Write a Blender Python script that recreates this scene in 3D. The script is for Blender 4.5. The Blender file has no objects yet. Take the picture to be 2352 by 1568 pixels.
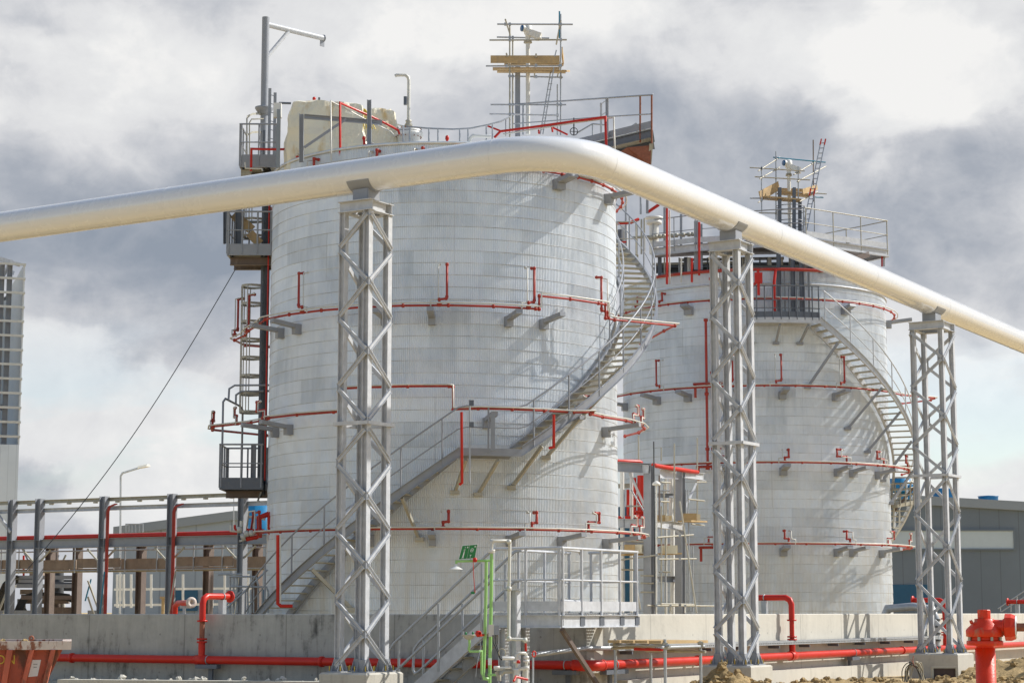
import bpy, math, random
from mathutils import Vector, Matrix
from math import radians as RAD, sin, cos, pi, atan2, sqrt
random.seed(7)
sc = bpy.context.scene
C = sc.collection
# ---------------------------------------------------------------- camera
EYE = 1.63
PITCH = RAD(7.73)
FD = 4574.0                      # focal length in pixels of a 2352 px wide frame
cam = bpy.data.objects.new('camera', bpy.data.cameras.new('camera'))
C.objects.link(cam); sc.camera = cam
cam.location = (0, 0, EYE)
cam.rotation_euler = (pi/2 + PITCH, 0, 0)
cam.data.sensor_width = 36; cam.data.lens = 70.0
cam.data.clip_start = .5; cam.data.clip_end = 6000
# ---------------------------------------------------------------- world and sun
SUN_AZ = Vector((.955, .297, 0)).normalized()
SUN_EL = RAD(40)
sunv = Vector((SUN_AZ.x*cos(SUN_EL), SUN_AZ.y*cos(SUN_EL), sin(SUN_EL)))
w = bpy.data.worlds.new("World"); sc.world = w; w.use_nodes = True
nt = w.node_tree; nt.nodes.clear()
def N(nt, t, **k):
    n = nt.nodes.new(t)
    for a, b in k.items():
        if a in ('operation','blend_type','data_type','sky_type','noise_dimensions','feature','wave_type','bands_direction','distance','normalize','color_mode','vector_type','interpolation','space','invert'):
            setattr(n, a, b)
        else:
            n.inputs[a.replace('_',' ') if a.replace('_',' ') in n.inputs else a].default_value = b
    return n
def MATH(nt, op, a, b=None, c=None, clamp=False):
    n = nt.nodes.new('ShaderNodeMath'); n.operation = op; n.use_clamp = clamp
    for i, v in enumerate((a, b, c)):
        if v is None: continue
        if isinstance(v, (int, float)): n.inputs[i].default_value = v
        else: nt.links.new(v, n.inputs[i])
    return n.outputs[0]
def VM(nt, op, a, b=None):
    n = nt.nodes.new('ShaderNodeVectorMath'); n.operation = op
    for i, v in enumerate((a, b)):
        if v is None: continue
        if isinstance(v, (tuple, list)): n.inputs[i].default_value = v
        else: nt.links.new(v, n.inputs[i])
    return n
def RAMP(nt, fac, stops, interp='LINEAR'):
    r = nt.nodes.new('ShaderNodeValToRGB'); r.color_ramp.interpolation = interp
    while len(r.color_ramp.elements) < len(stops): r.color_ramp.elements.new(.5)
    for e, (p, c) in zip(r.color_ramp.elements, stops):
        e.position = p; e.color = (c[0], c[1], c[2], 1) if not isinstance(c, (int, float)) else (c, c, c, 1)
    nt.links.new(fac, r.inputs[0]); return r.outputs[0]
def NOISE(nt, vec, scale, detail=4, rough=.55, dist=0.0):
    n = nt.nodes.new('ShaderNodeTexNoise'); n.inputs['Scale'].default_value = scale
    n.inputs['Detail'].default_value = detail; n.inputs['Roughness'].default_value = rough
    n.inputs['Distortion'].default_value = dist
    nt.links.new(vec, n.inputs['Vector']); return n.outputs['Fac']
tc = nt.nodes.new('ShaderNodeTexCoord')
sky = nt.nodes.new('ShaderNodeTexSky'); sky.sky_type = 'NISHITA'; sky.sun_disc = False
sky.sun_elevation = SUN_EL; sky.sun_rotation = atan2(SUN_AZ.x, SUN_AZ.y)
bg1 = nt.nodes.new('ShaderNodeBackground'); bg1.inputs[1].default_value = .15
nt.links.new(sky.outputs[0], bg1.inputs[0])
sep = nt.nodes.new('ShaderNodeSeparateXYZ'); nt.links.new(tc.outputs['Generated'], sep.inputs[0])
mp = nt.nodes.new('ShaderNodeMapping'); mp.inputs['Scale'].default_value = (1, 1, 1.25)
nt.links.new(tc.outputs['Generated'], mp.inputs[0])
n1 = NOISE(nt, mp.outputs[0], 4.3, 7, .52, .35)
n2 = NOISE(nt, mp.outputs[0], 10.0, 9, .60, .25)
mp2 = nt.nodes.new('ShaderNodeMapping'); mp2.inputs['Location'].default_value = (3.3, 1.7, .4); mp2.inputs['Scale'].default_value = (1,1,2.6)
nt.links.new(tc.outputs['Generated'], mp2.inputs[0])
n3 = NOISE(nt, mp2.outputs[0], 8.5, 6, .5, .3)
# cloud banks sit in fixed directions of the sky: (x/y, elevation) centre, widths, amount
azm = MATH(nt, 'DIVIDE', sep.outputs[0], MATH(nt, 'MAXIMUM', sep.outputs[1], .15))
el = MATH(nt, 'DIVIDE', sep.outputs[2], MATH(nt, 'MAXIMUM', sep.outputs[1], .15))
front = MATH(nt, 'GREATER_THAN', sep.outputs[1], .2)
wob = MATH(nt, 'MULTIPLY', MATH(nt, 'SUBTRACT', n1, .5), .16)
wob2 = MATH(nt, 'MULTIPLY', MATH(nt, 'SUBTRACT', n3, .5), .09)
azw = MATH(nt, 'ADD', azm, wob); elw = MATH(nt, 'ADD', el, wob2)
total = None
def skp(x, y):                    # photo direction -> (x/y, z/y)
    u = (x-1176)/FD; v = -(y-784)/FD
    wy = cos(PITCH)-sin(PITCH)*v; wz = sin(PITCH)+cos(PITCH)*v
    return u/wy, wz/wy
BANKS = [(220,180,420,180,.34),(300,580,560,130,-.46),(120,400,320,90,-.10),(400,950,520,240,.16),(1000,90,420,150,.26),
         (1560,230,190,120,-.14),(1980,130,450,150,.30),(2130,230,170,60,.16),(2150,480,420,160,-.32),(1500,300,380,110,-.16),(60,60,90,30,-.2),
         (2280,900,340,190,.22),(2260,810,70,30,-.2),(700,200,220,80,-.10),(1250,500,600,150,-.06),(350,1000,300,60,.12)]
for (x, y, sx, sy, amt) in BANKS:
    a0, e0 = skp(x, y)
    da = MATH(nt, 'MULTIPLY', MATH(nt, 'SUBTRACT', azw, a0), FD/sx)
    de = MATH(nt, 'MULTIPLY', MATH(nt, 'SUBTRACT', elw, e0), FD/sy)
    q = MATH(nt, 'ADD', MATH(nt, 'MULTIPLY', da, da), MATH(nt, 'MULTIPLY', de, de))
    g = MATH(nt, 'MULTIPLY', MATH(nt, 'EXPONENT', MATH(nt, 'MULTIPLY', q, -.8)), amt)
    total = g if total is None else MATH(nt, 'ADD', total, g)
n4 = NOISE(nt, mp.outputs[0], 34.0, 6, .62, .8)
nb = NOISE(nt, mp.outputs[0], 8.5, 8, .58, .2)
puff = MATH(nt, 'MULTIPLY', MATH(nt, 'SUBTRACT', .11, MATH(nt, 'ABSOLUTE', MATH(nt, 'SUBTRACT', nb, .5))), 1.4)
back = MATH(nt, 'MULTIPLY', MATH(nt, 'SUBTRACT', .25, sep.outputs[1]), 2.0, clamp=True)
up_ = MATH(nt, 'MULTIPLY', MATH(nt, 'SUBTRACT', sep.outputs[2], .38), 3.0, clamp=True)
away = MATH(nt, 'MAXIMUM', back, up_)
total = MATH(nt, 'ADD', MATH(nt, 'MULTIPLY', total, front), MATH(nt, 'MULTIPLY', away, -.22))
val = MATH(nt, 'ADD', MATH(nt, 'ADD', .555, MATH(nt, 'ADD', total, puff)), MATH(nt, 'MULTIPLY', MATH(nt, 'SUBTRACT', n2, .5), .75))
val = MATH(nt, 'ADD', val, MATH(nt, 'ADD', MATH(nt, 'MULTIPLY', MATH(nt, 'SUBTRACT', n1, .5), .45), MATH(nt, 'MULTIPLY', MATH(nt, 'SUBTRACT', n4, .5), .34)), clamp=True)
n5 = NOISE(nt, mp.outputs[0], 7.0, 10, .54, .15)
edge = MATH(nt, 'MULTIPLY', MATH(nt, 'SUBTRACT', MATH(nt, 'ADD', n5, MATH(nt, 'MULTIPLY', total, .30)), .52), 15.0, clamp=True)
edge = MATH(nt, 'MULTIPLY', edge, MATH(nt, 'SUBTRACT', 1.25, MATH(nt, 'MULTIPLY', n2, 1.1)))
val = MATH(nt, 'ADD', MATH(nt, 'SUBTRACT', val, .12), MATH(nt, 'MULTIPLY', edge, .36), clamp=True)
ccol = RAMP(nt, val, [(0, (.27,.31,.375)), (.25, (.37,.40,.455)), (.5, (.54,.555,.59)), (.68, (.69,.695,.71)), (.85, (.755,.76,.765)), (1, (.84,.835,.825))])
bg2 = nt.nodes.new('ShaderNodeBackground'); bg2.inputs[1].default_value = 1.0
nt.links.new(ccol, bg2.inputs[0])
low = MATH(nt, 'MULTIPLY', MATH(nt, 'SUBTRACT', .15, el), 12.0, clamp=True)
gap = MATH(nt, 'MULTIPLY', MATH(nt, 'MULTIPLY', MATH(nt, 'SUBTRACT', .53, n3), 8.0, clamp=True), low)
hi_ = MATH(nt, 'MULTIPLY', MATH(nt, 'SUBTRACT', el, .045), 30.0, clamp=True)
gap = MATH(nt, 'MULTIPLY', gap, MATH(nt, 'MULTIPLY', hi_, front))
away2 = MATH(nt, 'MULTIPLY', away, MATH(nt, 'MULTIPLY', MATH(nt, 'SUBTRACT', .72, n1), 6.0, clamp=True))
fac = MATH(nt, 'SUBTRACT', 1.0, MATH(nt, 'MAXIMUM', MATH(nt, 'MULTIPLY', gap, .85), MATH(nt, 'MULTIPLY', away2, .9)))
mx = nt.nodes.new('ShaderNodeMixShader'); out = nt.nodes.new('ShaderNodeOutputWorld')
nt.links.new(fac, mx.inputs[0]); nt.links.new(bg1.outputs[0], mx.inputs[1]); nt.links.new(bg2.outputs[0], mx.inputs[2])
nt.links.new(mx.outputs[0], out.inputs[0])
sl = bpy.data.lights.new('sun', 'SUN'); sl.energy = 5.0; sl.angle = RAD(.5); sl.color = (1, .965, .91)
so = bpy.data.objects.new('sun', sl); C.objects.link(so); so.location = (40, 0, 60)
so.rotation_euler = sunv.to_track_quat('Z', 'Y').to_euler()
sc.view_settings.view_transform = 'Standard'; sc.view_settings.look = 'None'
sc.view_settings.exposure = 0.1; sc.view_settings.gamma = 1.0
sc.render.engine = 'CYCLES'
sc.cycles.max_bounces = 8; sc.cycles.diffuse_bounces = 4
# ---------------------------------------------------------------- placing helpers
def P(x, y, Y):
    """point of the ray through photo position (x, y) (2352 px frame) at distance Y"""
    u = (x-1176)/FD; v = -(y-784)/FD
    wy = cos(PITCH)-sin(PITCH)*v; wz = sin(PITCH)+cos(PITCH)*v
    k = Y/wy
    return Vector((u*k, Y, EYE+wz*k))
def PZ(x, y, z):
    p = P(x, y, 1.0)
    return P(x, y, (z-EYE)/(p.z-EYE))
def XY(x, Y, z=0, y=1404):
    p = P(x, y, Y); return Vector((p.x, Y, z))
class Tank:
    def __init__(s, ang, D, R): s.c = Vector((D*sin(ang), D*cos(ang), 0)); s.D = D; s.R = R; s.a = ang
    def pt(s, phi, r, z):          # phi 0 faces the camera, grows to the right (degrees)
        t = RAD(phi)+(-s.a)
        return Vector((s.c.x+r*sin(t), s.c.y-r*cos(t), z))
    def on(s, x, y, r, far=False): # where the ray meets the upright cylinder of radius r -> (phi, z)
        p = P(x, y, 1.0); d = Vector((p.x, 1.0)); c = Vector((s.c.x, s.c.y))
        A = d.dot(d); B = -2*d.dot(c); Cc = c.dot(c)-r*r; disc = B*B-4*A*Cc
        if disc < 0: disc = 0
        t = (-B+(sqrt(disc) if far else -sqrt(disc)))/(2*A)
        q = d*t-c
        phi = math.degrees(atan2(q.x, -q.y)+s.a)
        return phi, EYE+(p.z-EYE)*t
T1 = Tank(RAD(-1.98), 58.5, 5.10)
T2 = Tank(RAD(6.98), 77.8, 5.10)
# ---------------------------------------------------------------- mesh builder
UP = Vector((0, 0, 1))
class MB:
    def __init__(s): s.v = []; s.f = []; s.sm = []
    def add(s, vs, fs, smooth=False):
        o = len(s.v); s.v += [Vector(a) for a in vs]
        for f in fs: s.f.append([i+o for i in f]); s.sm.append(smooth)
        return s
    def box(s, c, d, ax=None):
        """box centred c with full size d along axes ax (3 vectors)"""
        c = Vector(c); ax = ax or (Vector((1,0,0)), Vector((0,1,0)), UP)
        vs = []
        for i in (-.5, .5):
            for j in (-.5, .5):
                for k in (-.5, .5):
                    vs.append(c+ax[0]*d[0]*i+ax[1]*d[1]*j+ax[2]*d[2]*k)
        return s.add(vs, [(0,1,3,2),(4,6,7,5),(0,4,5,1),(2,3,7,6),(0,2,6,4),(1,5,7,3)])
    def frame(s, t, up=UP):
        t = t.normalized(); u = up
        if abs(t.dot(u)) > .98: u = Vector((0, 1, 0)) if abs(t.y) < .9 else Vector((1,0,0))
        n = t.cross(u).normalized(); return t, n, n.cross(t).normalized()
    def bar(s, a, b, wd, ht, up=UP):
        a = Vector(a); b = Vector(b); t, n, u = s.frame(b-a, up)
        return s.box((a+b)/2, ((b-a).length, wd, ht), (t, n, u))
    def prof(s, a, b, pts, up=UP, smooth=False):
        """extrude closed 2D profile pts [(n,u)] from a to b"""
        a = Vector(a); b = Vector(b); t, n, u = s.frame(b-a, up); k = len(pts)
        vs = [a+n*p+u*q for p, q in pts]+[b+n*p+u*q for p, q in pts]
        fs = [(i, (i+1) % k, k+(i+1) % k, k+i) for i in range(k)]
        return s.add(vs, fs+[list(range(k))[::-1], [k+i for i in range(k)]], smooth)
    def ibeam(s, a, b, h=.2, wd=.15, tw=.012, tf=.016, up=UP):
        x, y = wd/2, h/2; q = tw/2; r = y-tf
        return s.prof(a, b, [(-x,-y),(x,-y),(x,-r),(q,-r),(q,r),(x,r),(x,y),(-x,y),(-x,r),(-q,r),(-q,-r),(-x,-r)], up)
    def chan(s, a, b, h=.2, wd=.07, t=.01, up=UP, flip=1):
        y = h/2
        pts = [(0,-y),(wd,-y),(wd,-y+t),(t,-y+t),(t,y-t),(wd,y-t),(wd,y),(0,y)]
        return s.prof(a, b, [(flip*p, q) for p, q in pts], up)
    def angle(s, a, b, wd=.07, t=.008, up=UP, flip=1):
        return s.prof(a, b, [(0,0),(flip*wd,0),(flip*wd,t),(flip*t,t),(flip*t,wd),(0,wd)], up)
    def tube(s, pts, r, n=8, closed=False, caps=True, r2=None):
        pts = [Vector(p) for p in pts]; m = len(pts); rings = []
        prev = None
        for i, p in enumerate(pts):
            if closed: d0 = (p-pts[i-1]).normalized(); d1 = (pts[(i+1) % m]-p).normalized()
            else:
                d0 = (p-pts[i-1]).normalized() if i else (pts[1]-p).normalized()
                d1 = (pts[i+1]-p).normalized() if i < m-1 else d0
            t = (d0+d1)
            t = t.normalized() if t.length > 1e-6 else d1
            if prev is None:
                _, nn, uu = s.frame(t)
            else:
                nn = prev-t*prev.dot(t)
                nn = nn.normalized() if nn.length > 1e-6 else s.frame(t)[1]
            prev = nn; uu = nn.cross(t)
            ca = max(.35, d1.dot(t)); 
            # stretch the ring in the bend plane so mitred joints keep their width
            bd = (d1-d0); bd = bd.normalized() if bd.length > 1e-6 else None
            rr = r if r2 is None else r+(r2-r)*i/(m-1)
            ring = []
            for k in range(n):
                a = 2*pi*k/n; v = nn*cos(a)*rr+uu*sin(a)*rr
                if bd is not None: v = v+bd*v.dot(bd)*(1/ca-1)
                ring.append(p+v)
            rings.append(ring)
        vs = [v for rg in rings for v in rg]; fs = []
        last = m if closed else m-1
        for i in range(last):
            a = i*n; b = ((i+1) % m)*n
            for k in range(n): fs.append((a+k, a+(k+1) % n, b+(k+1) % n, b+k))
        s.add(vs, fs, True)
        if caps and not closed:
            s.add(rings[0], [list(range(n))[::-1]]); s.add(rings[-1], [list(range(n))])
        return s
    def sweep(s, pts, prof, closed=False, caps=True):
        """profile [(out, up)] along a path, 'out' stays horizontal (right of travel)"""
        pts = [Vector(p) for p in pts]; m = len(pts); k = len(prof); vs = []
        for i, p in enumerate(pts):
            if closed: a, b = pts[i-1], pts[(i+1) % m]
            else: a, b = pts[max(i-1, 0)], pts[min(i+1, m-1)]
            t = b-a; n = Vector((t.y, -t.x, 0)); n = n.normalized() if n.length > 1e-6 else Vector((1,0,0))
            for (q, u) in prof: vs.append(p+n*q+UP*u)
        fs = []
        for i in range(m if closed else m-1):
            a = i*k; b = ((i+1) % m)*k
            for j in range(k): fs.append((a+j, a+(j+1) % k, b+(j+1) % k, b+j))
        if caps and not closed: fs += [list(range(k))[::-1], [(m-1)*k+j for j in range(k)]]
        return s.add(vs, fs)
    def lathe(s, o, prof, ax=UP, n=24, smooth=True):
        """prof [(r, h)] turned about axis ax through o"""
        o = Vector(o); t, a1, a2 = s.frame(Vector(ax)); vs = []; k = len(prof)
        for (r, h) in prof:
            for i in range(n):
                q = 2*pi*i/n; vs.append(o+t*h+a1*r*cos(q)+a2*r*sin(q))
        fs = []
        for j in range(k-1):
            for i in range(n): fs.append((j*n+i, j*n+(i+1) % n, (j+1)*n+(i+1) % n, (j+1)*n+i))
        s.add(vs, fs, smooth)
        return s
    def cyl(s, a, b, r, n=16): 
        return s.tube([a, b], r, n)
    def build(s, name, mat, parent=None, label=None):
        me = bpy.data.meshes.new(name)
        off = Vector(parent['_o']) if parent is not None and '_o' in parent else Vector((0,0,0))
        me.from_pydata([v-off for v in s.v], [], s.f)
        me.polygons.foreach_set('use_smooth', s.sm)
        me.materials.append(mat); me.update()
        o = bpy.data.objects.new(name, me); C.objects.link(o)
        o['_o'] = off[:]
        if parent is not None: o.parent = parent
        if label: o['label'] = label
        return o
def split(self, name, mat, parent=None):
    """build every loose piece as an object of its own"""
    key = {}; par = list(range(len(self.v)))
    def find(a):
        while par[a] != a: par[a] = par[par[a]]; a = par[a]
        return a
    for i, v in enumerate(self.v):
        k = (round(v.x, 4), round(v.y, 4), round(v.z, 4))
        if k in key: par[find(i)] = find(key[k])
        else: key[k] = i
    for f in self.f:
        for a in f[1:]: par[find(a)] = find(f[0])
    grp = {}
    for f, sm in zip(self.f, self.sm): grp.setdefault(find(f[0]), []).append((f, sm))
    res = []
    for g in grp.values():
        m = MB(); ix = {}
        for f, sm in g:
            for a in f:
                if a not in ix: ix[a] = len(m.v); m.v.append(self.v[a])
            m.f.append([ix[a] for a in f]); m.sm.append(sm)
        res.append(m.build(name, mat, parent))
    return res
MB.split = split
def recalc(o):
    import bmesh
    bm = bmesh.new(); bm.from_mesh(o.data); bmesh.ops.recalc_face_normals(bm, faces=bm.faces); bm.to_mesh(o.data); bm.free()
def thing(name, label, cat, loc, group=None):
    o = bpy.data.objects.new(name, None); C.objects.link(o); o.location = loc; o['_o'] = Vector(loc)[:]
    o.empty_display_size = .2
    o['label'] = label; o['category'] = cat
    if group: o['group'] = group
    return o
def tag(o, label, cat, group=None):
    o['label'] = label; o['category'] = cat
    if group: o['group'] = group
    return o
def struct(o, kind='structure'):
    o['kind'] = kind; return o
def dup(root, loc, rot=0.0, label=None, scale=None):
    r = root.copy(); C.objects.link(r); r.location = loc; r.rotation_euler = (0, 0, rot)
    if label: r['label'] = label
    if scale: r.scale = (scale,)*3
    for ch in list(root.children):
        c = ch.copy(); C.objects.link(c); c.parent = r
        for g in ch.children:
            d = g.copy(); C.objects.link(d); d.parent = c
    return r
# ---------------------------------------------------------------- materials
def mat(name, col, rough=.5, metal=0.0, spec=.5, coat=0.0, var=.0, vscale=3.0, bump=0.0, bscale=20.0, dirt=None, rust=None):
    m = bpy.data.materials.new(name); m.use_nodes = True; t = m.node_tree; b = t.nodes['Principled BSDF']
    b.inputs['Base Color'].default_value = (*col, 1); b.inputs['Roughness'].default_value = rough
    b.inputs['Metallic'].default_value = metal; b.inputs['Specular IOR Level'].default_value = spec
    b.inputs['Coat Weight'].default_value = coat; b.inputs['Coat Roughness'].default_value = .12
    geo = t.nodes.new('ShaderNodeNewGeometry'); pos = geo.outputs['Position']
    cur = None
    if var > 0:
        n = NOISE(t, pos, vscale, 5, .6)
        cur = RAMP(t, n, [(.3, tuple(c*(1-var) for c in col)), (.7, tuple(min(1, c*(1+var*.6)) for c in col))])
    if dirt:                       # (colour, scale, threshold, softness) weathering with its own shape
        dc, ds, th, sf = dirt
        mpn = t.nodes.new('ShaderNodeMapping'); mpn.inputs['Scale'].default_value = (1, 1, .35); t.links.new(pos, mpn.inputs[0])
        n = NOISE(t, mpn.outputs[0], ds, 7, .65)
        f = MATH(t, 'MULTIPLY', MATH(t, 'SUBTRACT', n, th), 1/sf, clamp=True)
        mxn = t.nodes.new('ShaderNodeMix'); mxn.data_type = 'RGBA'
        t.links.new(f, mxn.inputs[0])
        if cur is not None: t.links.new(cur, mxn.inputs[6])
        else: mxn.inputs[6].default_value = (*col, 1)
        mxn.inputs[7].default_value = (*dc, 1); cur = mxn.outputs[2]
    if cur is not None: t.links.new(cur, b.inputs['Base Color'])
    if var > 0 or dirt:
        n = NOISE(t, pos, vscale*2.3, 4, .6)
        t.links.new(RAMP(t, n, [(.3, max(.03, rough-.09)), (.7, min(1, rough+.1))]), b.inputs['Roughness'])
    if bump > 0:
        n = NOISE(t, pos, bscale, 5, .6); bn = t.nodes.new('ShaderNodeBump')
        bn.inputs['Strength'].default_value = 1.0; bn.inputs['Distance'].default_value = bump
        t.links.new(n, bn.inputs['Height']); t.links.new(bn.outputs[0], b.inputs['Normal'])
    return m
M = {}
M['white'] = mat('white_pipe_paint', (.74,.745,.74), .24, coat=1.0, var=.02, vscale=1.5, dirt=((.66,.64,.59), 3.0, .66, .35), bump=.0008, bscale=2.0)
M['steel'] = mat('grey_steel_paint', (.29,.305,.33), .42, spec=.45, var=.08, vscale=4, dirt=((.30,.29,.26), 5, .58, .25))
M['steel_l'] = mat('pale_steel_paint', (.53,.545,.565), .42, var=.16, vscale=7, dirt=((.40,.38,.33), 5, .6, .25))
M['steel_d'] = mat('slate_steel_paint', (.12,.135,.16), .45, var=.10, vscale=4, dirt=((.20,.18,.15), 5, .58, .25))
M['galv'] = mat('galvanised_steel', (.40,.42,.44), .42, metal=.35, var=.14, vscale=9, dirt=((.34,.33,.30), 6, .56, .2))
M['tan_steel'] = mat('weathered_galvanised', (.42,.40,.33), .5, metal=.2, var=.12, vscale=7, dirt=((.33,.28,.18), 5, .52, .2))
M['red'] = mat('fire_red_paint', (.54,.022,.010), .38, spec=.35, var=.12, vscale=3, dirt=((.30,.04,.025), 5, .64, .2))
M['red_ring'] = mat('faded_red_pipe', (.40,.050,.035), .5, spec=.3, var=.15, vscale=3, dirt=((.36,.15,.11), 4, .56, .2))
M['red_hyd'] = mat('orange_red_paint', (.72,.040,.008), .42, spec=.35, coat=.05, var=.10, vscale=6, dirt=((.45,.17,.09), 11, .56, .15), bump=.003, bscale=45)
M['rust'] = mat('rusted_pipe', (.28,.10,.055), .7, var=.3, vscale=12)
M['white_trim'] = mat('white_enamel', (.74,.73,.68), .4, var=.06, vscale=5)
M['trace'] = mat('cream_trace_pipe', (.60,.585,.52), .45, metal=.1, var=.1, vscale=6)
M['tarp'] = mat('cream_tarpaulin', (.76,.71,.55), .45, var=.08, vscale=1.3, dirt=((.60,.43,.19), 1.1, .54, .12), bump=.05, bscale=1.6)
M['wood'] = mat('scaffold_board', (.50,.35,.17), .75, var=.25, vscale=3.0, dirt=((.36,.26,.16), 6, .5, .3), bump=.003, bscale=30)
M['wood_d'] = mat('weathered_board', (.33,.255,.19), .8, var=.22, vscale=2.0, dirt=((.21,.165,.13), 4, .5, .3), bump=.003, bscale=30)
M['ply'] = mat('brown_film_plywood', (.055,.030,.026), .45, var=.3, vscale=8, dirt=((.20,.14,.11), 9, .62, .1))
M['black'] = mat('black_rubber', (.018,.018,.020), .45, var=.2, vscale=10)
M['dark'] = mat('dark_steel', (.06,.065,.07), .5, var=.2, vscale=6)
M['brown'] = mat('primer_brown_steel', (.17,.13,.11), .65, var=.15, vscale=3, dirt=((.30,.25,.20), 3, .55, .2))
M['blue'] = mat('blue_paint', (.015,.20,.42), .4, var=.05)
M['blue_d'] = mat('blue_cladding', (.010,.09,.17), .45, var=.06)
M['teal'] = mat('blue_scaffold_tube', (.03,.22,.33), .45, var=.15, vscale=8)
M['green'] = mat('green_pipe_paint', (.30,.55,.17), .38, coat=.2, var=.12, vscale=9, dirt=((.42,.50,.28), 7, .62, .2))
M['sign'] = mat('green_sign', (.010,.20,.055), .35)
M['sign_w'] = mat('white_sign_marks', (.80,.82,.80), .5)
M['wh'] = mat('grey_blue_sheeting', (.155,.185,.21), .5, var=.05, vscale=.6)
M['wh_l'] = mat('pale_sheeting', (.27,.30,.32), .5, var=.04, vscale=.6)
M['pale'] = mat('white_translucent_sheet', (.50,.56,.57), .4, var=.03)
M['yellow'] = mat('yellow_paint', (.75,.55,.06), .45, var=.1)
M['brass'] = mat('brass_bolts', (.50,.38,.10), .35, metal=.8)
M['hose'] = mat('pale_cable', (.45,.40,.28), .6, var=.2, vscale=9)
M['glass'] = mat('blue_lens', (.01,.10,.25), .2, coat=.5)
M['skip'] = mat('skip_red_paint', (.50,.115,.060), .6, var=.3, vscale=3, dirt=((.15,.055,.03), 4.5, .52, .10), bump=.004, bscale=14)
M['skip_w'] = mat('skip_rim_paint', (.62,.53,.46), .6, var=.15, vscale=4, dirt=((.24,.09,.045), 9, .52, .07), bump=.003, bscale=20)
def concrete(name, col, seam=2.4, dirt=.5, ang=0.0, org=(0,0,0)):
    m = bpy.data.materials.new(name); m.use_nodes = True; t = m.node_tree; b = t.nodes['Principled BSDF']
    b.inputs['Roughness'].default_value = .88; b.inputs['Specular IOR Level'].default_value = .25
    geo = t.nodes.new('ShaderNodeNewGeometry'); pos = geo.outputs['Position']
    n1 = NOISE(t, pos, 1.1, 7, .62); n2 = NOISE(t, pos, 6.0, 6, .7)
    mpn = t.nodes.new('ShaderNodeMapping'); mpn.inputs['Scale'].default_value = (3.2, 3.2, .5); t.links.new(pos, mpn.inputs[0])
    n3 = NOISE(t, mpn.outputs[0], 1.6, 6, .65, .6)
    v = MATH(t, 'ADD', MATH(t, 'MULTIPLY', n1, .45), MATH(t, 'ADD', MATH(t, 'MULTIPLY', n2, .2), MATH(t, 'MULTIPLY', n3, .35)))
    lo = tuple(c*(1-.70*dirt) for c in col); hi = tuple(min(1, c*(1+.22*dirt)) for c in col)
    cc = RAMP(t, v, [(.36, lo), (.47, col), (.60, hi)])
    # dark trowel marks and drips
    st = MATH(t, 'MULTIPLY', MATH(t, 'SUBTRACT', NOISE(t, mpn.outputs[0], 3.1, 8, .7, 1.2), .60), 9.0, clamp=True)
    # formwork seams along the wall
    dirv = (cos(ang), sin(ang), 0)
    d = VM(t, 'DOT_PRODUCT', VM(t, 'SUBTRACT', pos, org).outputs[0], dirv).outputs['Value']
    fr = MATH(t, 'FRACT', MATH(t, 'DIVIDE', d, seam))
    sm = MATH(t, 'LESS_THAN', MATH(t, 'ABSOLUTE', MATH(t, 'SUBTRACT', fr, .5)), .0055)
    sz = t.nodes.new('ShaderNodeSeparateXYZ'); t.links.new(pos, sz.inputs[0])
    ua = MATH(t, 'MULTIPLY', MATH(t, 'SUBTRACT', MATH(t, 'FRACT', MATH(t, 'DIVIDE', d, seam/2)), .5), seam/2)
    ub = MATH(t, 'MULTIPLY', MATH(t, 'SUBTRACT', MATH(t, 'FRACT', MATH(t, 'DIVIDE', sz.outputs[2], .78)), .5), .78)
    th_ = MATH(t, 'LESS_THAN', MATH(t, 'ADD', MATH(t, 'MULTIPLY', ua, ua), MATH(t, 'MULTIPLY', ub, ub)), .0005)
    mk = MATH(t, 'MAXIMUM', MATH(t, 'MULTIPLY', st, .75*dirt), MATH(t, 'MULTIPLY', MATH(t, 'MAXIMUM', sm, th_), .42))
    mxn = t.nodes.new('ShaderNodeMix'); mxn.data_type = 'RGBA'; t.links.new(mk, mxn.inputs[0]); t.links.new(cc, mxn.inputs[6])
    mxn.inputs[7].default_value = (*[c*.33 for c in col], 1)
    t.links.new(mxn.outputs[2], b.inputs['Base Color'])
    bn = t.nodes.new('ShaderNodeBump'); bn.inputs['Distance'].default_value = .006; bn.inputs['Strength'].default_value = .8
    t.links.new(NOISE(t, pos, 14, 6, .7), bn.inputs['Height']); t.links.new(bn.outputs[0], b.inputs['Normal'])
    return m
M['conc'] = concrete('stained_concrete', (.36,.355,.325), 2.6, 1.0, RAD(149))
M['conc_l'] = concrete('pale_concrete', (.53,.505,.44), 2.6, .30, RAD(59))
M['conc_b'] = concrete('foundation_concrete', (.50,.475,.41), 30, .35, 0)
from mathutils import noise as mnoise
# ================================================================= GROUND
def soil_mat(name, base, seedv=0):
    m = bpy.data.materials.new(name); m.use_nodes = True; t = m.node_tree; b = t.nodes['Principled BSDF']
    b.inputs['Roughness'].default_value = .95; b.inputs['Specular IOR Level'].default_value = .15
    pos = t.nodes.new('ShaderNodeNewGeometry').outputs['Position']
    v = MATH(t, 'ADD', MATH(t, 'MULTIPLY', NOISE(t, pos, .7, 8, .65), .5), MATH(t, 'MULTIPLY', NOISE(t, pos, 9, 6, .7), .5))
    t.links.new(RAMP(t, v, [(.36, tuple(c*.55 for c in base)), (.5, base), (.64, tuple(min(1, c*1.35) for c in base))]), b.inputs['Base Color'])
    bn = t.nodes.new('ShaderNodeBump'); bn.inputs['Distance'].default_value = .05; bn.inputs['Strength'].default_value = 1
    t.links.new(NOISE(t, pos, 7, 8, .7), bn.inputs['Height']); t.links.new(bn.outputs[0], b.inputs['Normal'])
    return m
M['soil'] = soil_mat('sandy_soil', (.52, .395, .21))
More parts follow.
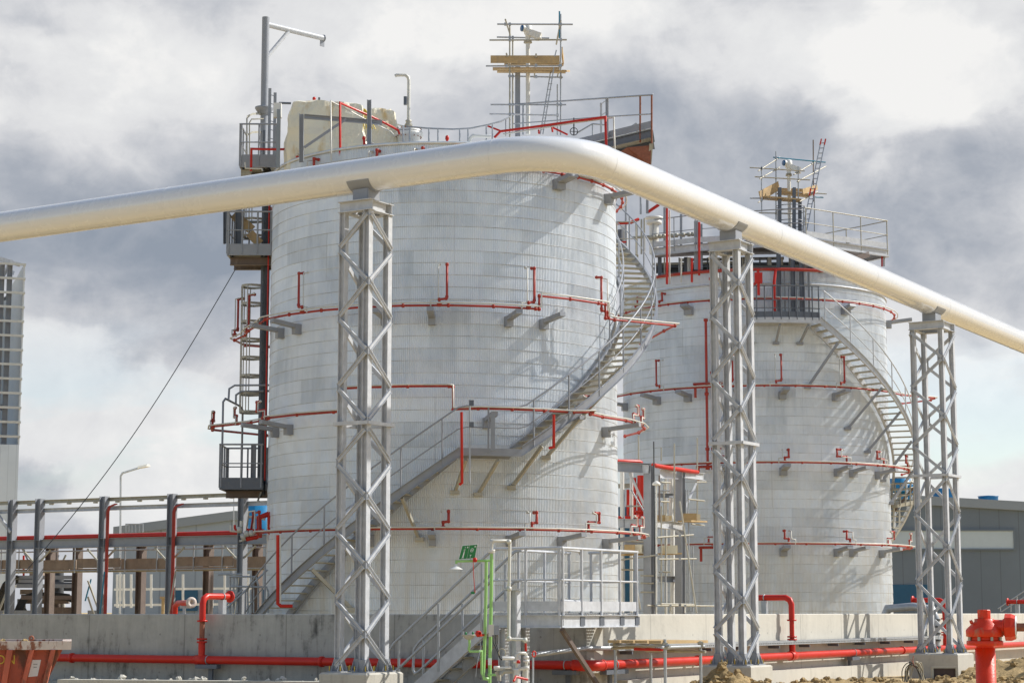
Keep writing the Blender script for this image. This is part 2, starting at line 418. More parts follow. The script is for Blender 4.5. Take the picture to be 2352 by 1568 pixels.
M['clod'] = soil_mat('clay_clods', (.40, .29, .145))
def gh(x, y):
    return .05*mnoise.noise(Vector((x*.35, y*.35, 0)))+.02*mnoise.noise(Vector((x*1.7, y*1.7, 3)))
g = MB(); nx, ny = 120, 110
for j in range(ny+1):
    for i in range(nx+1):
        x = -30+66*i/nx; y = 2+76*j/ny
        edge = min(1, min(i, nx-i, j, ny-j)/6)
        g.v.append(Vector((x, y, (gh(x, y)+.03)*edge)))
for j in range(ny):
    for i in range(nx):
        a = j*(nx+1)+i; g.f.append([a, a+1, a+nx+2, a+nx+1]); g.sm.append(True)
# skirt of the same sheet out to the horizon
ring = [(-30,2),(36,2),(36,78),(-30,78)]; far = [(-3000,-3000),(3000,-3000),(3000,4500),(-3000,4500)]
o_ = len(g.v); g.v += [Vector((a, b, 0)) for a, b in ring]+[Vector((a, b, 0)) for a, b in far]
for k in range(4): g.f.append([o_+k, o_+4+k, o_+4+(k+1) % 4, o_+(k+1) % 4]); g.sm.append(False)
struct(g.build('ground', M['soil']))
def heap(cx, cy, sx, sy, h, label, seed=0, rot=0.0):
    b = MB(); n = 46
    for j in range(n+1):
        for i in range(n+1):
            u = -1+2*i/n; v = -1+2*j/n; rr = sqrt(u*u+v*v)
            q = Vector((u*sx*2.2+seed*9, v*sy*2.2, seed))
            k = max(0, 1-rr)**.8
            z = h*k*(1+.35*mnoise.noise(q*1.3))+.16*min(1,k*3)*(abs(mnoise.noise(q*3.1))+.6*abs(mnoise.noise(q*7.3)))*min(1, h*2)
            x = u*sx*cos(rot)-v*sy*sin(rot); y = u*sx*sin(rot)+v*sy*cos(rot)
            b.v.append(Vector((cx+x, cy+y, -.06+z)))
    for j in range(n):
        for i in range(n):
            a = j*(n+1)+i; b.f.append([a, a+1, a+n+2, a+n+1]); b.sm.append(True)
    # clods lying on it
    rnd = random.Random(seed+5)
    for k in range(150):
        u = rnd.uniform(-.9, .9); v = rnd.uniform(-.9, .9)
        if u*u+v*v > .9: continue
        i = int((u+1)/2*n); j = int((v+1)/2*n); p = b.v[j*(n+1)+i]; r = rnd.uniform(.03, .10)
        clod(b, p+UP*r*.3, r, rnd)
    return tag(b.build('soil_heap', M['clod']), label, 'soil heap', 'heaps of dug soil')
def clod(b, p, r, rnd):
    vs = []; fs = []
    for a in range(4):
        for c in range(6):
            th = pi*(a+.5)/4; ph = 2*pi*c/6+a*.4; q = r*rnd.uniform(.7, 1.2)
            vs.append(p+Vector((q*sin(th)*cos(ph), q*sin(th)*sin(ph), .75*q*cos(th))))
    for a in range(3):
        for c in range(6): fs.append((a*6+c, a*6+(c+1) % 6, a*6+6+(c+1) % 6, a*6+6+c))
    fs += [(5,4,3,2,1,0), (18,19,20,21,22,23)]
    b.add(vs, fs, False)
p = P(1662, 1545, 36.6); heap(p.x, 36.6, 1.0, .85, .62, 'tall brown heap of clods in front of the middle lattice support', 1)
p = P(1760, 1560, 37.0); heap(p.x, 37.2, .9, .8, .33, 'low heap of clods beside the middle concrete foundation', 6)
p = P(1945, 1560, 44.0); heap(p.x, 43.6, 2.3, 1.6, .24, 'long low bank of clods before the sunlit wall', 2)
p = P(2352, 1530, 50.0); heap(p.x+.6, 49.6, 2.9, 2.2, .62, 'pale soil bank behind the red hydrant at the right edge', 3)
p = P(2255, 1560, 45.5); heap(p.x, 45.6, 1.8, 1.1, .24, 'low soil bank at the foot of the right lattice support', 4)
# ================================================================= BUND WALLS
TH = RAD(30)
WL = Vector((-cos(TH), sin(TH), 0)); WR = Vector((sin(TH), cos(TH), 0))
CW = XY(1347, 37.0)              # outer corner of the bund
def bund(a, d, L, nrm, m, label, t=.30, z=1.59, z0=-.2):
    b = MB(); q = a+d*L; e = .018
    pr = [(a, 0), (q, 0)]
    def pp(s, k, zz): return (a if s == 0 else q)-nrm*k+UP*zz
    prof = [(0, z0), (0, z-e), (e, z), (t-e, z), (t, z-e), (t, z0)]
    vs = [pp(0, k, zz) for k, zz in prof]+[pp(1, k, zz) for k, zz in prof]; n = len(prof)
    b.add(vs, [(i, (i+1) % n, n+(i+1) % n, n+i) for i in range(n)]+[list(range(n))[::-1], [n+i for i in range(n)]])
    o = b.build('bund_wall', m); recalc(o); return tag(o, label, 'wall', 'low concrete walls round the tanks')
NL = Vector((-sin(TH), -cos(TH), 0)); NR = Vector((cos(TH), -sin(TH), 0))
M['conc'].node_tree
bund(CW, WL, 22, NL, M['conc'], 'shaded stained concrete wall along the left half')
GAPT = 20.1
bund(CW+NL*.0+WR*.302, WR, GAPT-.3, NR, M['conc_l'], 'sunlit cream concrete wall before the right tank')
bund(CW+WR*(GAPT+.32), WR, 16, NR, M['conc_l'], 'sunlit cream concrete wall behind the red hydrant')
# footing ledge of the sunlit wall and its dark step
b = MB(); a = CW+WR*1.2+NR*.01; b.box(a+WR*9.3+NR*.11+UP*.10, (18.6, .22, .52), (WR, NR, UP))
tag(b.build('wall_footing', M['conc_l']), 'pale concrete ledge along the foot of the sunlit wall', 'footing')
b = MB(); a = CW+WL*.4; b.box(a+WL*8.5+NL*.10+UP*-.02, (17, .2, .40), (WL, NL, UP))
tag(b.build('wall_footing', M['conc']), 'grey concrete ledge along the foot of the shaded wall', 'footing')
# pipe dropping over the wall end
b = MB(); q = CW+WR*(GAPT-.55)
t = thing('overflow_pipe', 'fat pale grey bent pipe draped over the sunlit wall at its gap', 'pipe', q)
pth = [q-NR*1.3+UP*1.3, q-NR*1.1+UP*1.72, q-NR*.4+UP*1.78, q+NR*.12+UP*1.70, q+NR*.22+UP*1.45, q+NR*.22+UP*.45]
b.tube(pth, .11, 10); b.build('conduit', M['galv'], t)
for k in range(6):
    b = MB(); b.tube([q+NR*.22+UP*(.5+.18*k), q+NR*.22+UP*(.55+.18*k)], .135, 10); b.build('clamp', M['dark'], t)
# pale kerb and hatch cover along the lower edge
b = MB(); a = P(140, 1562, 38.9); c = P(745, 1563, 37.6); a.z = c.z = .30
a2 = a-UP*.17; c2_ = c-UP*.17; b.bar(a2, c2_, .3, .44); tag(b.build('kerb_beam', M['conc_b']), 'long pale beam lying low in front of the shaded wall', 'kerb')
b = MB(); b.bar(a+Vector((.1,.72,-.17)), c+Vector((.1,.72,-.17)), 1.1, .36); struct(b.build('path', M['conc_b']))
b = MB()
for i in range(26):
    u = i/25; q = a.lerp(c, u); 
    rnd = random.Random(i)
    clod(b, Vector((q.x+rnd.uniform(-.2,.2), q.y+rnd.uniform(.35,.8), rnd.uniform(.27,.37))), rnd.uniform(.04,.10), rnd)
tag(b.build('rubble', M['conc_b']), 'loose rubble between the pale beam and the shaded wall', 'rubble'); b = None
bpy.data.objects['rubble']['kind'] = 'stuff'
t = thing('chamber_cover', 'pale rounded concrete cover under the green shower post', 'cover', XY(1140, 33.2, .2))
b = MB(); c0 = P(918, 1560, 33.6); c1 = P(1318, 1563, 33.0); c0.z = c1.z = .28
b.prof(c0, c1, [(-.45,-.06),(-.38,-.0),(.38,0),(.45,-.06),(.45,-.3),(-.45,-.3)]); b.build('slab', M['conc_b'], t)
b = MB(); b.tube([P(1180,1563,32.6), P(1185,1553,32.7), P(1212,1560,32.8)], .02, 8); b.build('lifting_handle', M['red'], t)
# ================================================================= LATTICE SUPPORTS
THT = RAD(31.2)
LD = Vector((-cos(THT), sin(THT), 0)); RD = Vector((sin(THT), cos(THT), 0))
def chanpts(h, w_, t=.008): return [(-h/2,0),(h/2,0),(h/2,w_),(h/2-t,w_),(h/2-t,t),(-h/2+t,t),(-h/2+t,w_),(-h/2,w_)]
def tower(cpos, a, b_, z0, z1, zm, nu, nl, startF, label, block, pipe_d, legw=.12, ped=.22):
    c = Vector((cpos.x, cpos.y, 0)); t = thing('lattice_support', label, 'pipe support', c+UP*z0, 'lattice supports under the white overhead pipe')
    co = {'F': c-LD*a/2-RD*b_/2, 'L': c+LD*a/2-RD*b_/2, 'R': c-LD*a/2+RD*b_/2, 'B': c+LD*a/2+RD*b_/2}
    for k, q in co.items():
        m = MB(); m.ibeam(q+UP*(z0+.02), q+UP*(z1-.20), legw, legw, .01, .012, up=LD); m.build('leg', M['steel_l'], t)
    for k, q in co.items():
        m = MB(); m.box(q+UP*(z0+.012), (.30, .30, .022), (LD, RD, UP))
        for s in (-1, 1):
            for ax, ot in ((LD, RD), (RD, LD)):
                o = q+ot*s*(legw/2+.001)+UP*(z0+.024)
                m.add([o-ax*.14+ax*0, o+ax*.14, o+ax*.06+UP*.2, o-ax*.06+UP*.2, o-ax*.14+ot*s*.01, o+ax*.14+ot*s*.01, o+ax*.06+UP*.2+ot*s*.01, o-ax*.06+UP*.2+ot*s*.01],
                      [(0,1,2,3),(7,6,5,4),(0,4,5,1),(1,5,6,2),(2,6,7,3),(3,7,4,0)])
        bp = m.build('base_plate', M['steel'], t)
        m = MB()
        for i in (-1, 1):
            for j in (-1, 1): m.tube([q+LD*.115*i+RD*.115*j+UP*(z0+.02), q+LD*.115*i+RD*.115*j+UP*(z0+.11)], .012, 6)
        m.split('anchor_bolt', M['brass'], bp)
    faces = [('F','L',-RD), ('F','R',-LD), ('R','B',RD), ('L','B',LD)]
    off = legw/2+.004
    def run(p, q, nrm, za, zb, n, start):
        P0 = co[p]+nrm*off; Q0 = co[q]+nrm*off; e = (Q0-P0).normalized(); s = start; h = (za-zb)/n
        for i in range(n):
            A, B = (P0, Q0) if s == 0 else (Q0, P0); sg = 1 if s == 0 else -1
            m = MB(); m.prof(A-e*sg*.02+UP*(za-h*i-.035), B+e*sg*.02+UP*(za-h*(i+1)+.035), chanpts(.075, .035), up=nrm)
            m.build('brace', M['steel_l'], t); s = 1-s
            if i: g_ = MB(); g_.box(A-nrm*.0018+UP*(za-h*i)+e*sg*.012, (.15, .003, .16), (e, nrm, UP)); g_.build('gusset_plate', M['steel'], t)
    su = 0 if startF else 1
    for (p, q, nrm) in faces:
        s0 = su if p == 'F' else 1-su
        run(p, q, nrm, z1-.24, zm+.03, nu, s0)
        s1 = (s0+nu) % 2
        run(p, q, nrm, zm-.09, z0+.06, nl, s1)
    m = MB(); o2 = legw/2+.03
    for (p, q, nrm) in faces:
        e = (co[q]-co[p]).normalized()
        A = co[p]+nrm*(off+.03)-e*(off+.03)+UP*zm; B = co[q]+nrm*(off+.03)+e*(off+.03)+UP*zm
        d = (B-A).normalized()
        m.prof(A+d*.0, B-d*.0, [(-.03,-.035),(.03,-.035),(.03,.03),(-.03,.03)] if nrm.dot(RD) else [(-.03,-.033),(.03,-.033),(.03,.028),(-.03,.028)])
    m.build('middle_frame', M['steel_l'], t)
    m = MB()
    for (p, q, nrm) in faces:
        e = (co[q]-co[p]).normalized(); k = .0 if abs(nrm.dot(RD)) > .5 else .002
        ex = .09 if k == 0 else -.062
        m.ibeam(co[p]-e*ex+UP*(z1-.1), co[q]+e*ex+UP*(z1-.1), .2-k*2, .15, .012, .014)
    m.build('cap_frame', M['steel_l'], t)
    # pedestal and curved saddle under the pipe
    pr = .305; top = z1+ped
    m = MB(); m.box(c+UP*(z1+ped/2-.02), (a*.62, .02, ped+.06), (pipe_d, pipe_d.cross(UP), UP))
    sd = pipe_d.cross(UP)
    for s in (-1, 1): m.box(c+pipe_d*s*a*.31+UP*(z1+ped/2+.0), (.014, .34, ped+.02), (pipe_d, sd, UP))
    for s in (-1, 1): m.box(c+sd*s*.165+UP*(z1+ped/2+.005), (a*.62-.02, .014, ped+.03), (pipe_d, sd, UP))
    m.build('pedestal', M['steel'], t)
    m = MB(); n = 16; vs = []
    for s in (-.5, .5):
        for r in (pr+.004, pr+.018):
            for i in range(n+1):
                an = RAD(-62+124*i/n); vs.append(c+pipe_d*(a*.9*s)+sd*r*sin(an)+UP*(top+pr-r*cos(an)))
    k = n+1; fs = []
    for i in range(n):
        fs += [(i, i+1, 2*k+i+1, 2*k+i), (k+i, 3*k+i, 3*k+i+1, k+i+1), (i, k+i, k+i+1, i+1), (2*k+i, 2*k+i+1, 3*k+i+1, 3*k+i)]
    fs += [(0, 2*k, 3*k, k), (n, k+n, 3*k+n, 2*k+n)]
    m.add(vs, fs); m.build('saddle', M['steel'], t)
    # foundation block (its own thing)
    bx, by, zb = block; m = MB(); ce = .03
    for (dz, gx) in ((0, 0),):
        xa, ya = bx/2, by/2; vs = []
        for (ex, z) in ((0, -.3), (0, z0-ce), (ce, z0)):
            for (i, j) in ((-1,-1),(1,-1),(1,1),(-1,1)):
                vs.append(c+LD*i*(xa-ex)+RD*j*(ya-ex)+UP*z)
        m.add(vs, [(0,1,5,4),(1,2,6,5),(2,3,7,6),(3,0,4,7),(4,5,9,8),(5,6,10,9),(6,7,11,10),(7,4,8,11),(8,9,10,11)])
    f = m.build('concrete_foundation', M['conc_b']); recalc(f)
    return tag(f, block_lbl, 'foundation', 'concrete blocks under the lattice supports')
pc1 = P(916/1.0884, 437.8/1.0884, 35.0); ZP = pc1.z
PRAD = .305
pc0 = PZ(0, 568/1.0884, ZP)
pr1 = PZ(2000/1.0884, 617.6/1.0884, ZP); pr2 = PZ(2560/1.0884, 856.5/1.0884, ZP)
dl = (pc0-pc1).normalized(); dr = (pr2-pr1).normalized()
# corner of the two runs
den = dl.x*dr.y-dl.y*dr.x; dd = pr1-pc1
s_ = (dd.x*dr.y-dd.y*dr.x)/den; K = pc1+dl*s_
print('pipe z', ZP, 'angles', math.degrees(atan2(dl.y, -dl.x)), math.degrees(atan2(dr.x, dr.y)), 'corner', K)
ZC = ZP-PRAD-.215
def onpipe(x):                    # point of the right run above photo column x
    best = None
    for i in range(6000):
        q = K+dr*i*.01; px = 1176+FD*q.x/(q.y*cos(PITCH)+(q.z-EYE)*sin(PITCH))
        if px >= x: return q
q2 = onpipe(1826/1.0884); q3 = onpipe(2328/1.0884)
print('T2', q2, 'T3', q3)
block_lbl = 'concrete block carrying the left lattice support'
tower(pc1, .53, .60, .60, ZC, 4.90, 6, 7, True, 'tall grey lattice support in front of the shaded wall, nearest of three', (1.0, 1.1, .2), dl)
block_lbl = 'concrete block carrying the middle lattice support, half lit'
tower(q2, .50, .57, .62, ZC, 4.88, 6, 7, False, 'grey lattice support between the two tanks, middle of three', (1.03, 1.0, .2), dr)
block_lbl = 'concrete block carrying the right lattice support beside the hydrant'
tower(q3, .73, .80, .62, ZC, 5.0, 5, 5, False, 'wide grey lattice support before the blue grey warehouse, farthest of three', (1.25, 1.2, .2), dr)
# ================================================================= OVERHEAD PIPE
t = thing('overhead_pipe', 'big glossy white pipe crossing the sky on lattice supports with one bend', 'pipe', K)
Rb = 1.3; th = math.acos(max(-1, min(1, -dl.dot(dr)))); tl = Rb*math.tan(th/2)
A = K+dl*tl; B = K+dr*tl
m = MB(); m.tube([pc1+dl*26, A], PRAD, 40, caps=True); m.build('straight_run', M['white'], t)
m = MB(); m.tube([B, B+dr*45], PRAD, 40); m.build('straight_run', M['white'], t)
nrm = (dr-(-dl)*(dr.dot(-dl))).normalized(); cen = A+nrm*Rb; arc = []
for i in range(25):
    an = th*i/24; arc.append(cen+(-nrm)*Rb*cos(an)+(-dl)*Rb*sin(an))
m = MB(); m.tube(arc, PRAD, 40, caps=False); m.build('bend', M['white'], t)
m = MB()
for q, d in ((A, dl), (B, dr), (pc1+dl*4.6, dl), (pc1+dl*10.5, dl), (B+dr*7.6, dr), (B+dr*13.5, dr), (B+dr*19, dr), (B+dr*26, dr)):
    m.lathe(q, [(PRAD-.004,-.012),(PRAD+.0035,-.006),(PRAD+.0035,.006),(PRAD-.004,.012)], d, 40)
m.split('weld_seam', M['white'], t)
# ================================================================= TANKS
def cladding():
    m = bpy.data.materials.new('ribbed_aluminium_cladding'); m.use_nodes = True; t = m.node_tree; b = t.nodes['Principled BSDF']
    b.inputs['Metallic'].default_value = .22; b.inputs['Specular IOR Level'].default_value = .5
    o = t.nodes.new('ShaderNodeTexCoord').outputs['Object']; s = t.nodes.new('ShaderNodeSeparateXYZ'); t.links.new(o, s.inputs[0])
    an = MATH(t, 'ARCTAN2', s.outputs[1], s.outputs[0]); arc = MATH(t, 'MULTIPLY', an, 5.1)
    row = MATH(t, 'FLOOR', MATH(t, 'DIVIDE', s.outputs[2], 2.676)); 
    off = MATH(t, 'MULTIPLY', MATH(t, 'FRACT', MATH(t, 'MULTIPLY', row, .37)), 1.0)
    colf = MATH(t, 'ADD', MATH(t, 'DIVIDE', arc, 1.9), off); colm = MATH(t, 'FLOOR', colf)
    cb = t.nodes.new('ShaderNodeCombineXYZ'); t.links.new(colm, cb.inputs[0]); t.links.new(row, cb.inputs[1])
    wn = t.nodes.new('ShaderNodeTexWhiteNoise'); wn.noise_dimensions = '2D'; t.links.new(cb.outputs[0], wn.inputs['Vector'])
    row2 = MATH(t, 'FLOOR', MATH(t, 'DIVIDE', s.outputs[2], .669)); col2 = MATH(t, 'FLOOR', MATH(t, 'ADD', MATH(t, 'DIVIDE', arc, 1.9), MATH(t, 'MULTIPLY', row2, .41)))
    cb2 = t.nodes.new('ShaderNodeCombineXYZ'); t.links.new(col2, cb2.inputs[0]); t.links.new(row2, cb2.inputs[1])
    wn2 = t.nodes.new('ShaderNodeTexWhiteNoise'); wn2.noise_dimensions = '2D'; t.links.new(cb2.outputs[0], wn2.inputs['Vector'])
    big = NOISE(t, o, .55, 6, .6, .4); mpn = t.nodes.new('ShaderNodeMapping'); mpn.inputs['Scale'].default_value = (2.4, 2.4, .28)
    t.links.new(o, mpn.inputs[0]); st = NOISE(t, mpn.outputs[0], 1.5, 7, .68, .5)
    v = MATH(t, 'ADD', MATH(t, 'MULTIPLY', wn2.outputs['Value'], .13), MATH(t, 'ADD', MATH(t, 'MULTIPLY', big, .5), MATH(t, 'MULTIPLY', st, .4)))
    base = RAMP(t, v, [(.38, (.54,.575,.60)), (.5, (.69,.73,.76)), (.62, (.80,.84,.87))])
    # streaky weathering with warm ground bounce painted into the colour, stronger on lower courses
    lowm = MATH(t, 'SUBTRACT', 1.0, MATH(t, 'DIVIDE', s.outputs[2], 8.0), clamp=True)
    dm = MATH(t, 'MULTIPLY', MATH(t, 'ADD', lowm, .12), MATH(t, 'MULTIPLY', MATH(t, 'SUBTRACT', st, .40), 5.0, clamp=True), clamp=True)
    mxn = t.nodes.new('ShaderNodeMix'); mxn.data_type = 'RGBA'; t.links.new(MATH(t, 'MULTIPLY', dm, .55), mxn.inputs[0])
    t.links.new(base, mxn.inputs[6]); mxn.inputs[7].default_value = (.47,.425,.335,1)
    # vertical laps between sheets
    fr = MATH(t, 'FRACT', colf); lap = MATH(t, 'LESS_THAN', MATH(t, 'ABSOLUTE', MATH(t, 'SUBTRACT', fr, .5)), .007)
    mx2 = t.nodes.new('ShaderNodeMix'); mx2.data_type = 'RGBA'; t.links.new(MATH(t, 'MULTIPLY', lap, MATH(t, 'MULTIPLY', MATH(t, 'SUBTRACT', st, .38), 1.1, clamp=True)), mx2.inputs[0])
    t.links.new(mxn.outputs[2], mx2.inputs[6]); mx2.inputs[7].default_value = (.20,.20,.20,1)
    t.links.new(mx2.outputs[2], b.inputs['Base Color'])
    t.links.new(RAMP(t, st, [(.3, .28), (.7, .50)]), b.inputs['Roughness'])
    bn = t.nodes.new('ShaderNodeBump'); bn.inputs['Distance'].default_value = .06; bn.inputs['Strength'].default_value = .8
    t.links.new(NOISE(t, o, 1.3, 4, .5), bn.inputs['Height']); t.links.new(bn.outputs[0], b.inputs['Normal'])
    return m
M['clad'] = cladding()
M['band'] = mat('cladding_band_metal', (.60,.62,.64), .5, metal=.25, var=.5, vscale=1.4)
def tank(T, label, ztop, ribs=600, z0=0.0):
    t = thing('storage_tank', label, 'storage tank', T.c, 'two round storage tanks')
    m = MB(); n = ribs*3; prof = []; z = z0; hc = .3345; k = 0
    while z < ztop-.05:
        zz = min(z+hc, ztop); prof += [(.012, z+.001), (.000, zz)]; z = zz
    ca = [(cos(2*pi*i/n), sin(2*pi*i/n)) for i in range(n)]
    rib = [.009, .009, -.006]
    vs = []
    for (dr_, z) in prof:
        for i in range(n):
            r = T.R+dr_+rib[i % 3]; vs.append((T.c.x+r*ca[i][0], T.c.y+r*ca[i][1], z))
    fs = []
    for j in range(len(prof)-1):
        for i in range(n): fs.append((j*n+i, j*n+(i+1) % n, (j+1)*n+(i+1) % n, (j+1)*n+i))
    m.add(vs, fs, False); m.build('shell', M['clad'], t)
    m = MB(); z = z0+hc
    while z < ztop-.1:
        m.lathe(T.c+UP*z, [(T.R+.006,-.009),(T.R+.017,-.006),(T.R+.017,.006),(T.R+.006,.009)], UP, 120); z += hc
    m.build('cladding_bands', M['band'], t)
    m = MB(); m.lathe(T.c+UP*ztop, [(T.R+.03,-.02),(T.R+.05,-.018),(T.R+.05,.05),(T.R-.05,.07),(T.R*.5,.18),(.4,.30),(.001,.31)], UP, 160)
    m.build('roof', M['clad'], t)
    m = MB(); m.lathe(T.c+UP*(ztop-.48), [(T.R+.02,-.03),(T.R+.06,-.03),(T.R+.06,.03),(T.R+.02,.03)], UP, 160)
    m.build('top_angle_ring', M['steel_l'], t)
    return t
Z1 = 14.35; Z2 = 14.05
tk1 = tank(T1, 'large round tank in ribbed silvery cladding behind the left lattice support', Z1)
tk2 = tank(T2, 'round clad tank farther back on the right, in front of the warehouse', Z2)
# ---------------------------------------------------------------- sprinkler rings
def ring(T, z, label, pts, nozzles, brackets, trace=-1, rp=.031, grp='red water spray rings round the tanks', bw=.18):
    """pts: list of (phi, r, dz)"""
    t = thing('water_spray_ring', label, 'water spray ring', T.c+UP*z, grp)
    path = [T.pt(a, r, z+dz) for a, r, dz in pts]
    m = MB(); m.tube(path, rp, 8, closed=False); pipe = m.build('ring_pipe', M['red_ring'], t)
    m = MB(); m.tube([T.pt(a, r+.13, z+dz+.035*trace*-1) for a, r, dz in pts], .021, 6); m.build('trace_pipe', M['trace'], t)
    m = MB()
    for q, (a, r, dz) in zip(path, pts): m.lathe(q, [(0.001,-.055),(.035,-.05),(.056,0),(.035,.05),(.001,.055)], UP, 8)
    m.split('fitting', M['red_ring'], pipe)
    for (a, r, kind, sd) in nozzles:
        base = T.pt(a, r, z); out = (T.pt(a, r+1, z)-base); tg = Vector((out.y, -out.x, 0))*-sd
        m = MB(); mt = MB()
        if kind == 'tall':
            pp = [base, base+UP*.16, base+UP*.19+tg*.18-out*.06, base+UP*.24+tg*.20-out*.06, base+UP*1.12+tg*.20-out*.06, base+UP*1.14+tg*.20-out*.22]
        elif kind == 'S':
            pp = [base, base+UP*.24, base+UP*.25-tg*.42, base+UP*.50-tg*.42, base+UP*.50-tg*.26]
        else:
            pp = [base, base+UP*.17, base+UP*.19+tg*.14, base+UP*.46+tg*.14, base+UP*.46+tg*.14-out*.16]
        m.tube(pp, .034 if kind == 'tall' else .038, 7)
        for q in pp[1:]: m.lathe(q, [(.001,-.05),(.048,-.03),(.048,.03),(.001,.05)], UP, 7)
        m.lathe(base, [(.001,-.03),(.07,-.03),(.07,.05),(.03,.09)], UP, 8)
        nz = m.build('nozzle_riser', M['red_ring'], t)
        q2_ = [q-tg*.24*sd*0+tg*(-.23 if kind != 'S' else .16)+out*.05-UP*.03 for q in pp[:-1]]+[pp[-1]+tg*(-.2 if kind != 'S' else .1)+out*.02]
        mt.tube(q2_, .018, 6); mt.lathe(q2_[-1], [(.001,-.04),(.035,-.02),(.035,.02),(.001,.04)], UP, 6); mt.build('drain_riser', M['trace'], t)
    for (a, r0, r1) in brackets:
        m = MB(); A_ = T.pt(a, T.R+.02, z-.16); B_ = T.pt(a, r1, z-.10)
        o_ = (B_-A_).normalized()
        m.prof(T.pt(a, T.R+.222, z-.20), B_-UP*.01, [(-bw/2,-.055),(bw/2,-.055),(bw/2,.055),(-bw/2,.055)])
        m.prof(T.pt(a, T.R+.012, z-.33), T.pt(a, T.R+.22, z-.33), [(-bw/2-.005,-.10),(bw/2+.005,-.10),(bw/2+.005,.19),(-bw/2-.005,.19)])
        m.build('bracket', M['steel'], t)
    return t
def arcpts(a0, a1, r, dz=0, step=11.25):
    n = max(1, int(abs(a1-a0)/step+.5)); return [(a0+(a1-a0)*i/n, r, dz) for i in range(n+1)]
R1 = T1.R; RR = R1+.80
def phi_at(T, x, y, r): return T.on(x, y, r)[0]
ptsC = arcpts(-75, 112, RR)
g = 'red water spray rings round the tanks'
ring(T1, 3.80, 'lowest red spray ring on the near tank, crossing the spiral stair',
     [(-99, R1+.5, .0), (-80, R1+.5, .0), (-74, R1+.5, .62), (-69, R1+.45, .62), (-68.5, R1+.45, .0)]+arcpts(-60, 112, RR),
     [(phi_at(T1, 1018, 1200, RR), RR, 'short', 1), (phi_at(T1, 1222, 1200, RR), RR, 'short', 1), (phi_at(T1, 1352, 1210, RR), RR, 'S', -1), (64, RR, 'S', -1), (72, RR, 'S', -1)],
     [(phi_at(T1, 825, 1230, RR), 0, RR+.15), (phi_at(T1, 990, 1235, RR), 0, RR+.15), (phi_at(T1, 1195, 1235, RR), 0, RR+.15), (phi_at(T1, 1330, 1240, RR), 0, RR+.2), (62, 0, RR+.3)])
phl = phi_at(T1, 1040, 930, RR)
ring(T1, 6.95, 'middle red spray ring on the near tank, stepping up over the stair landing',
     [(-128, R1+.7, 0), (-112, R1+.7, 0), (-93, R1+1.72, .0), (-84, R1+1.6, .0), (-70, RR-.1, 0), (-60, RR-.2, 0)]+arcpts(-55, -30, RR)+[(-28, RR, 0), (-27, RR, .62)]+arcpts(-20, phl-1, RR, .62, 12)+[(phl, RR, .60), (phl+.1, RR, .0)]+arcpts(phl+6, 34, RR+.35, 0, 10)+[(37, RR+.75, 0), (40, RR+.3, 0)]+arcpts(48, 110, RR, 0, 12),
     [(-58, RR, 'S', 1), (-76, RR+.2, 'S', 1), (-88, R1+1.65, 'S', 1), (phi_at(T1, 1345, 950, RR+.4), RR+.1, 'S', -1), (66, RR, 'S', -1), (75, RR, 'S', -1)],
     [(-66, 0, RR+.3), (-56, 0, RR+.2), (phi_at(T1, 1132, 950, RR), 0, RR+.2), (phi_at(T1, 1318, 960, RR), 0, RR+.35), (62, 0, RR+.35)])
ph0 = phi_at(T1, 1238, 700, RR); ph1 = phi_at(T1, 1390, 680, RR)
_q = PZ(1550, 748, 9.74)-T1.c; PFR = sqrt(_q.x**2+_q.y**2); PFA = math.degrees(atan2(_q.x, -_q.y)+T1.a); print('corner', PFA, PFR)
ring(T1, 9.74, 'upper red spray ring on the near tank, running out round the stair',
     [(-122, R1+.7, 0), (-104, R1+1.1, -.12), (-93, R1+1.12, -.12), (-88, R1+.75, -.05), (-80, RR-.15, -.02), (-66, RR-.2, 0)]+arcpts(-58, ph0-1, RR)+[(ph0, RR, 0), (ph0+.1, RR, .36)]+arcpts(ph0+10, ph1-3, RR, .36, 12)+[(ph1, RR, .36), (ph1+.1, RR, -.02), (ph1+3, RR+.1, -.04), (PFA, PFR, .0), (PFA+7, PFR-.45, -.02), (98, R1+.9, -.1)],
     [(phi_at(T1, 688, 700, RR)+1, RR, 'tall', -1), (phi_at(T1, 1018, 690, RR)-1, RR, 'tall', 1), (phi_at(T1, 1222, 690, RR)-1, RR, 'tall', 1), (ph1+1, RR, 'tall', -1), (-92, R1+1.1, 'tall', -1), (-84, R1+.7, 'tall', -1)],
     [(-63, 0, RR+.2), (-52, 0, RR+.15), (phi_at(T1, 865, 720, RR), 0, RR+.1), (phi_at(T1, 988, 715, RR), 0, RR+.1), (phi_at(T1, 1190, 715, RR), 0, RR+.1), (phi_at(T1, 1283, 690, RR), 0, RR+.2)], trace=-1.6)
ring(T1, 13.72, 'thin red spray ring just below the rim of the near tank', arcpts(-100, 100, R1+.22, 0, 7),
     [(-45, R1+.2, 'short', 1), (-22, R1+.2, 'short', 1), (-8, R1+.2, 'short', 1), (2, R1+.2, 'short', 1)],
     [(phi_at(T1, 1300, 410, R1+.4), 0, R1+.75), (phi_at(T1, 1413, 445, R1+.3), 0, R1+.85)], bw=.30)
R2_ = T2.R; RQ = R2_+.75
def p2(x, y): return phi_at(T2, x, y, RQ)
ring(T2, 4.05, 'lowest red spray ring on the far tank', arcpts(-60, 106, RQ),
     [(p2(x, 1260), RQ, k, -1) for x, k in ((1628,'S'), (1812,'short'), (1953,'short'), (2040,'S'), (2090,'S'))],
     [(p2(1662, 1285), 0, RQ+.1), (p2(1808, 1285), 0, RQ+.1), (p2(1950, 1285), 0, RQ+.1), (p2(1990, 1285), 0, RQ+.1), (p2(2065, 1285), 0, RQ+.1)], bw=.24)
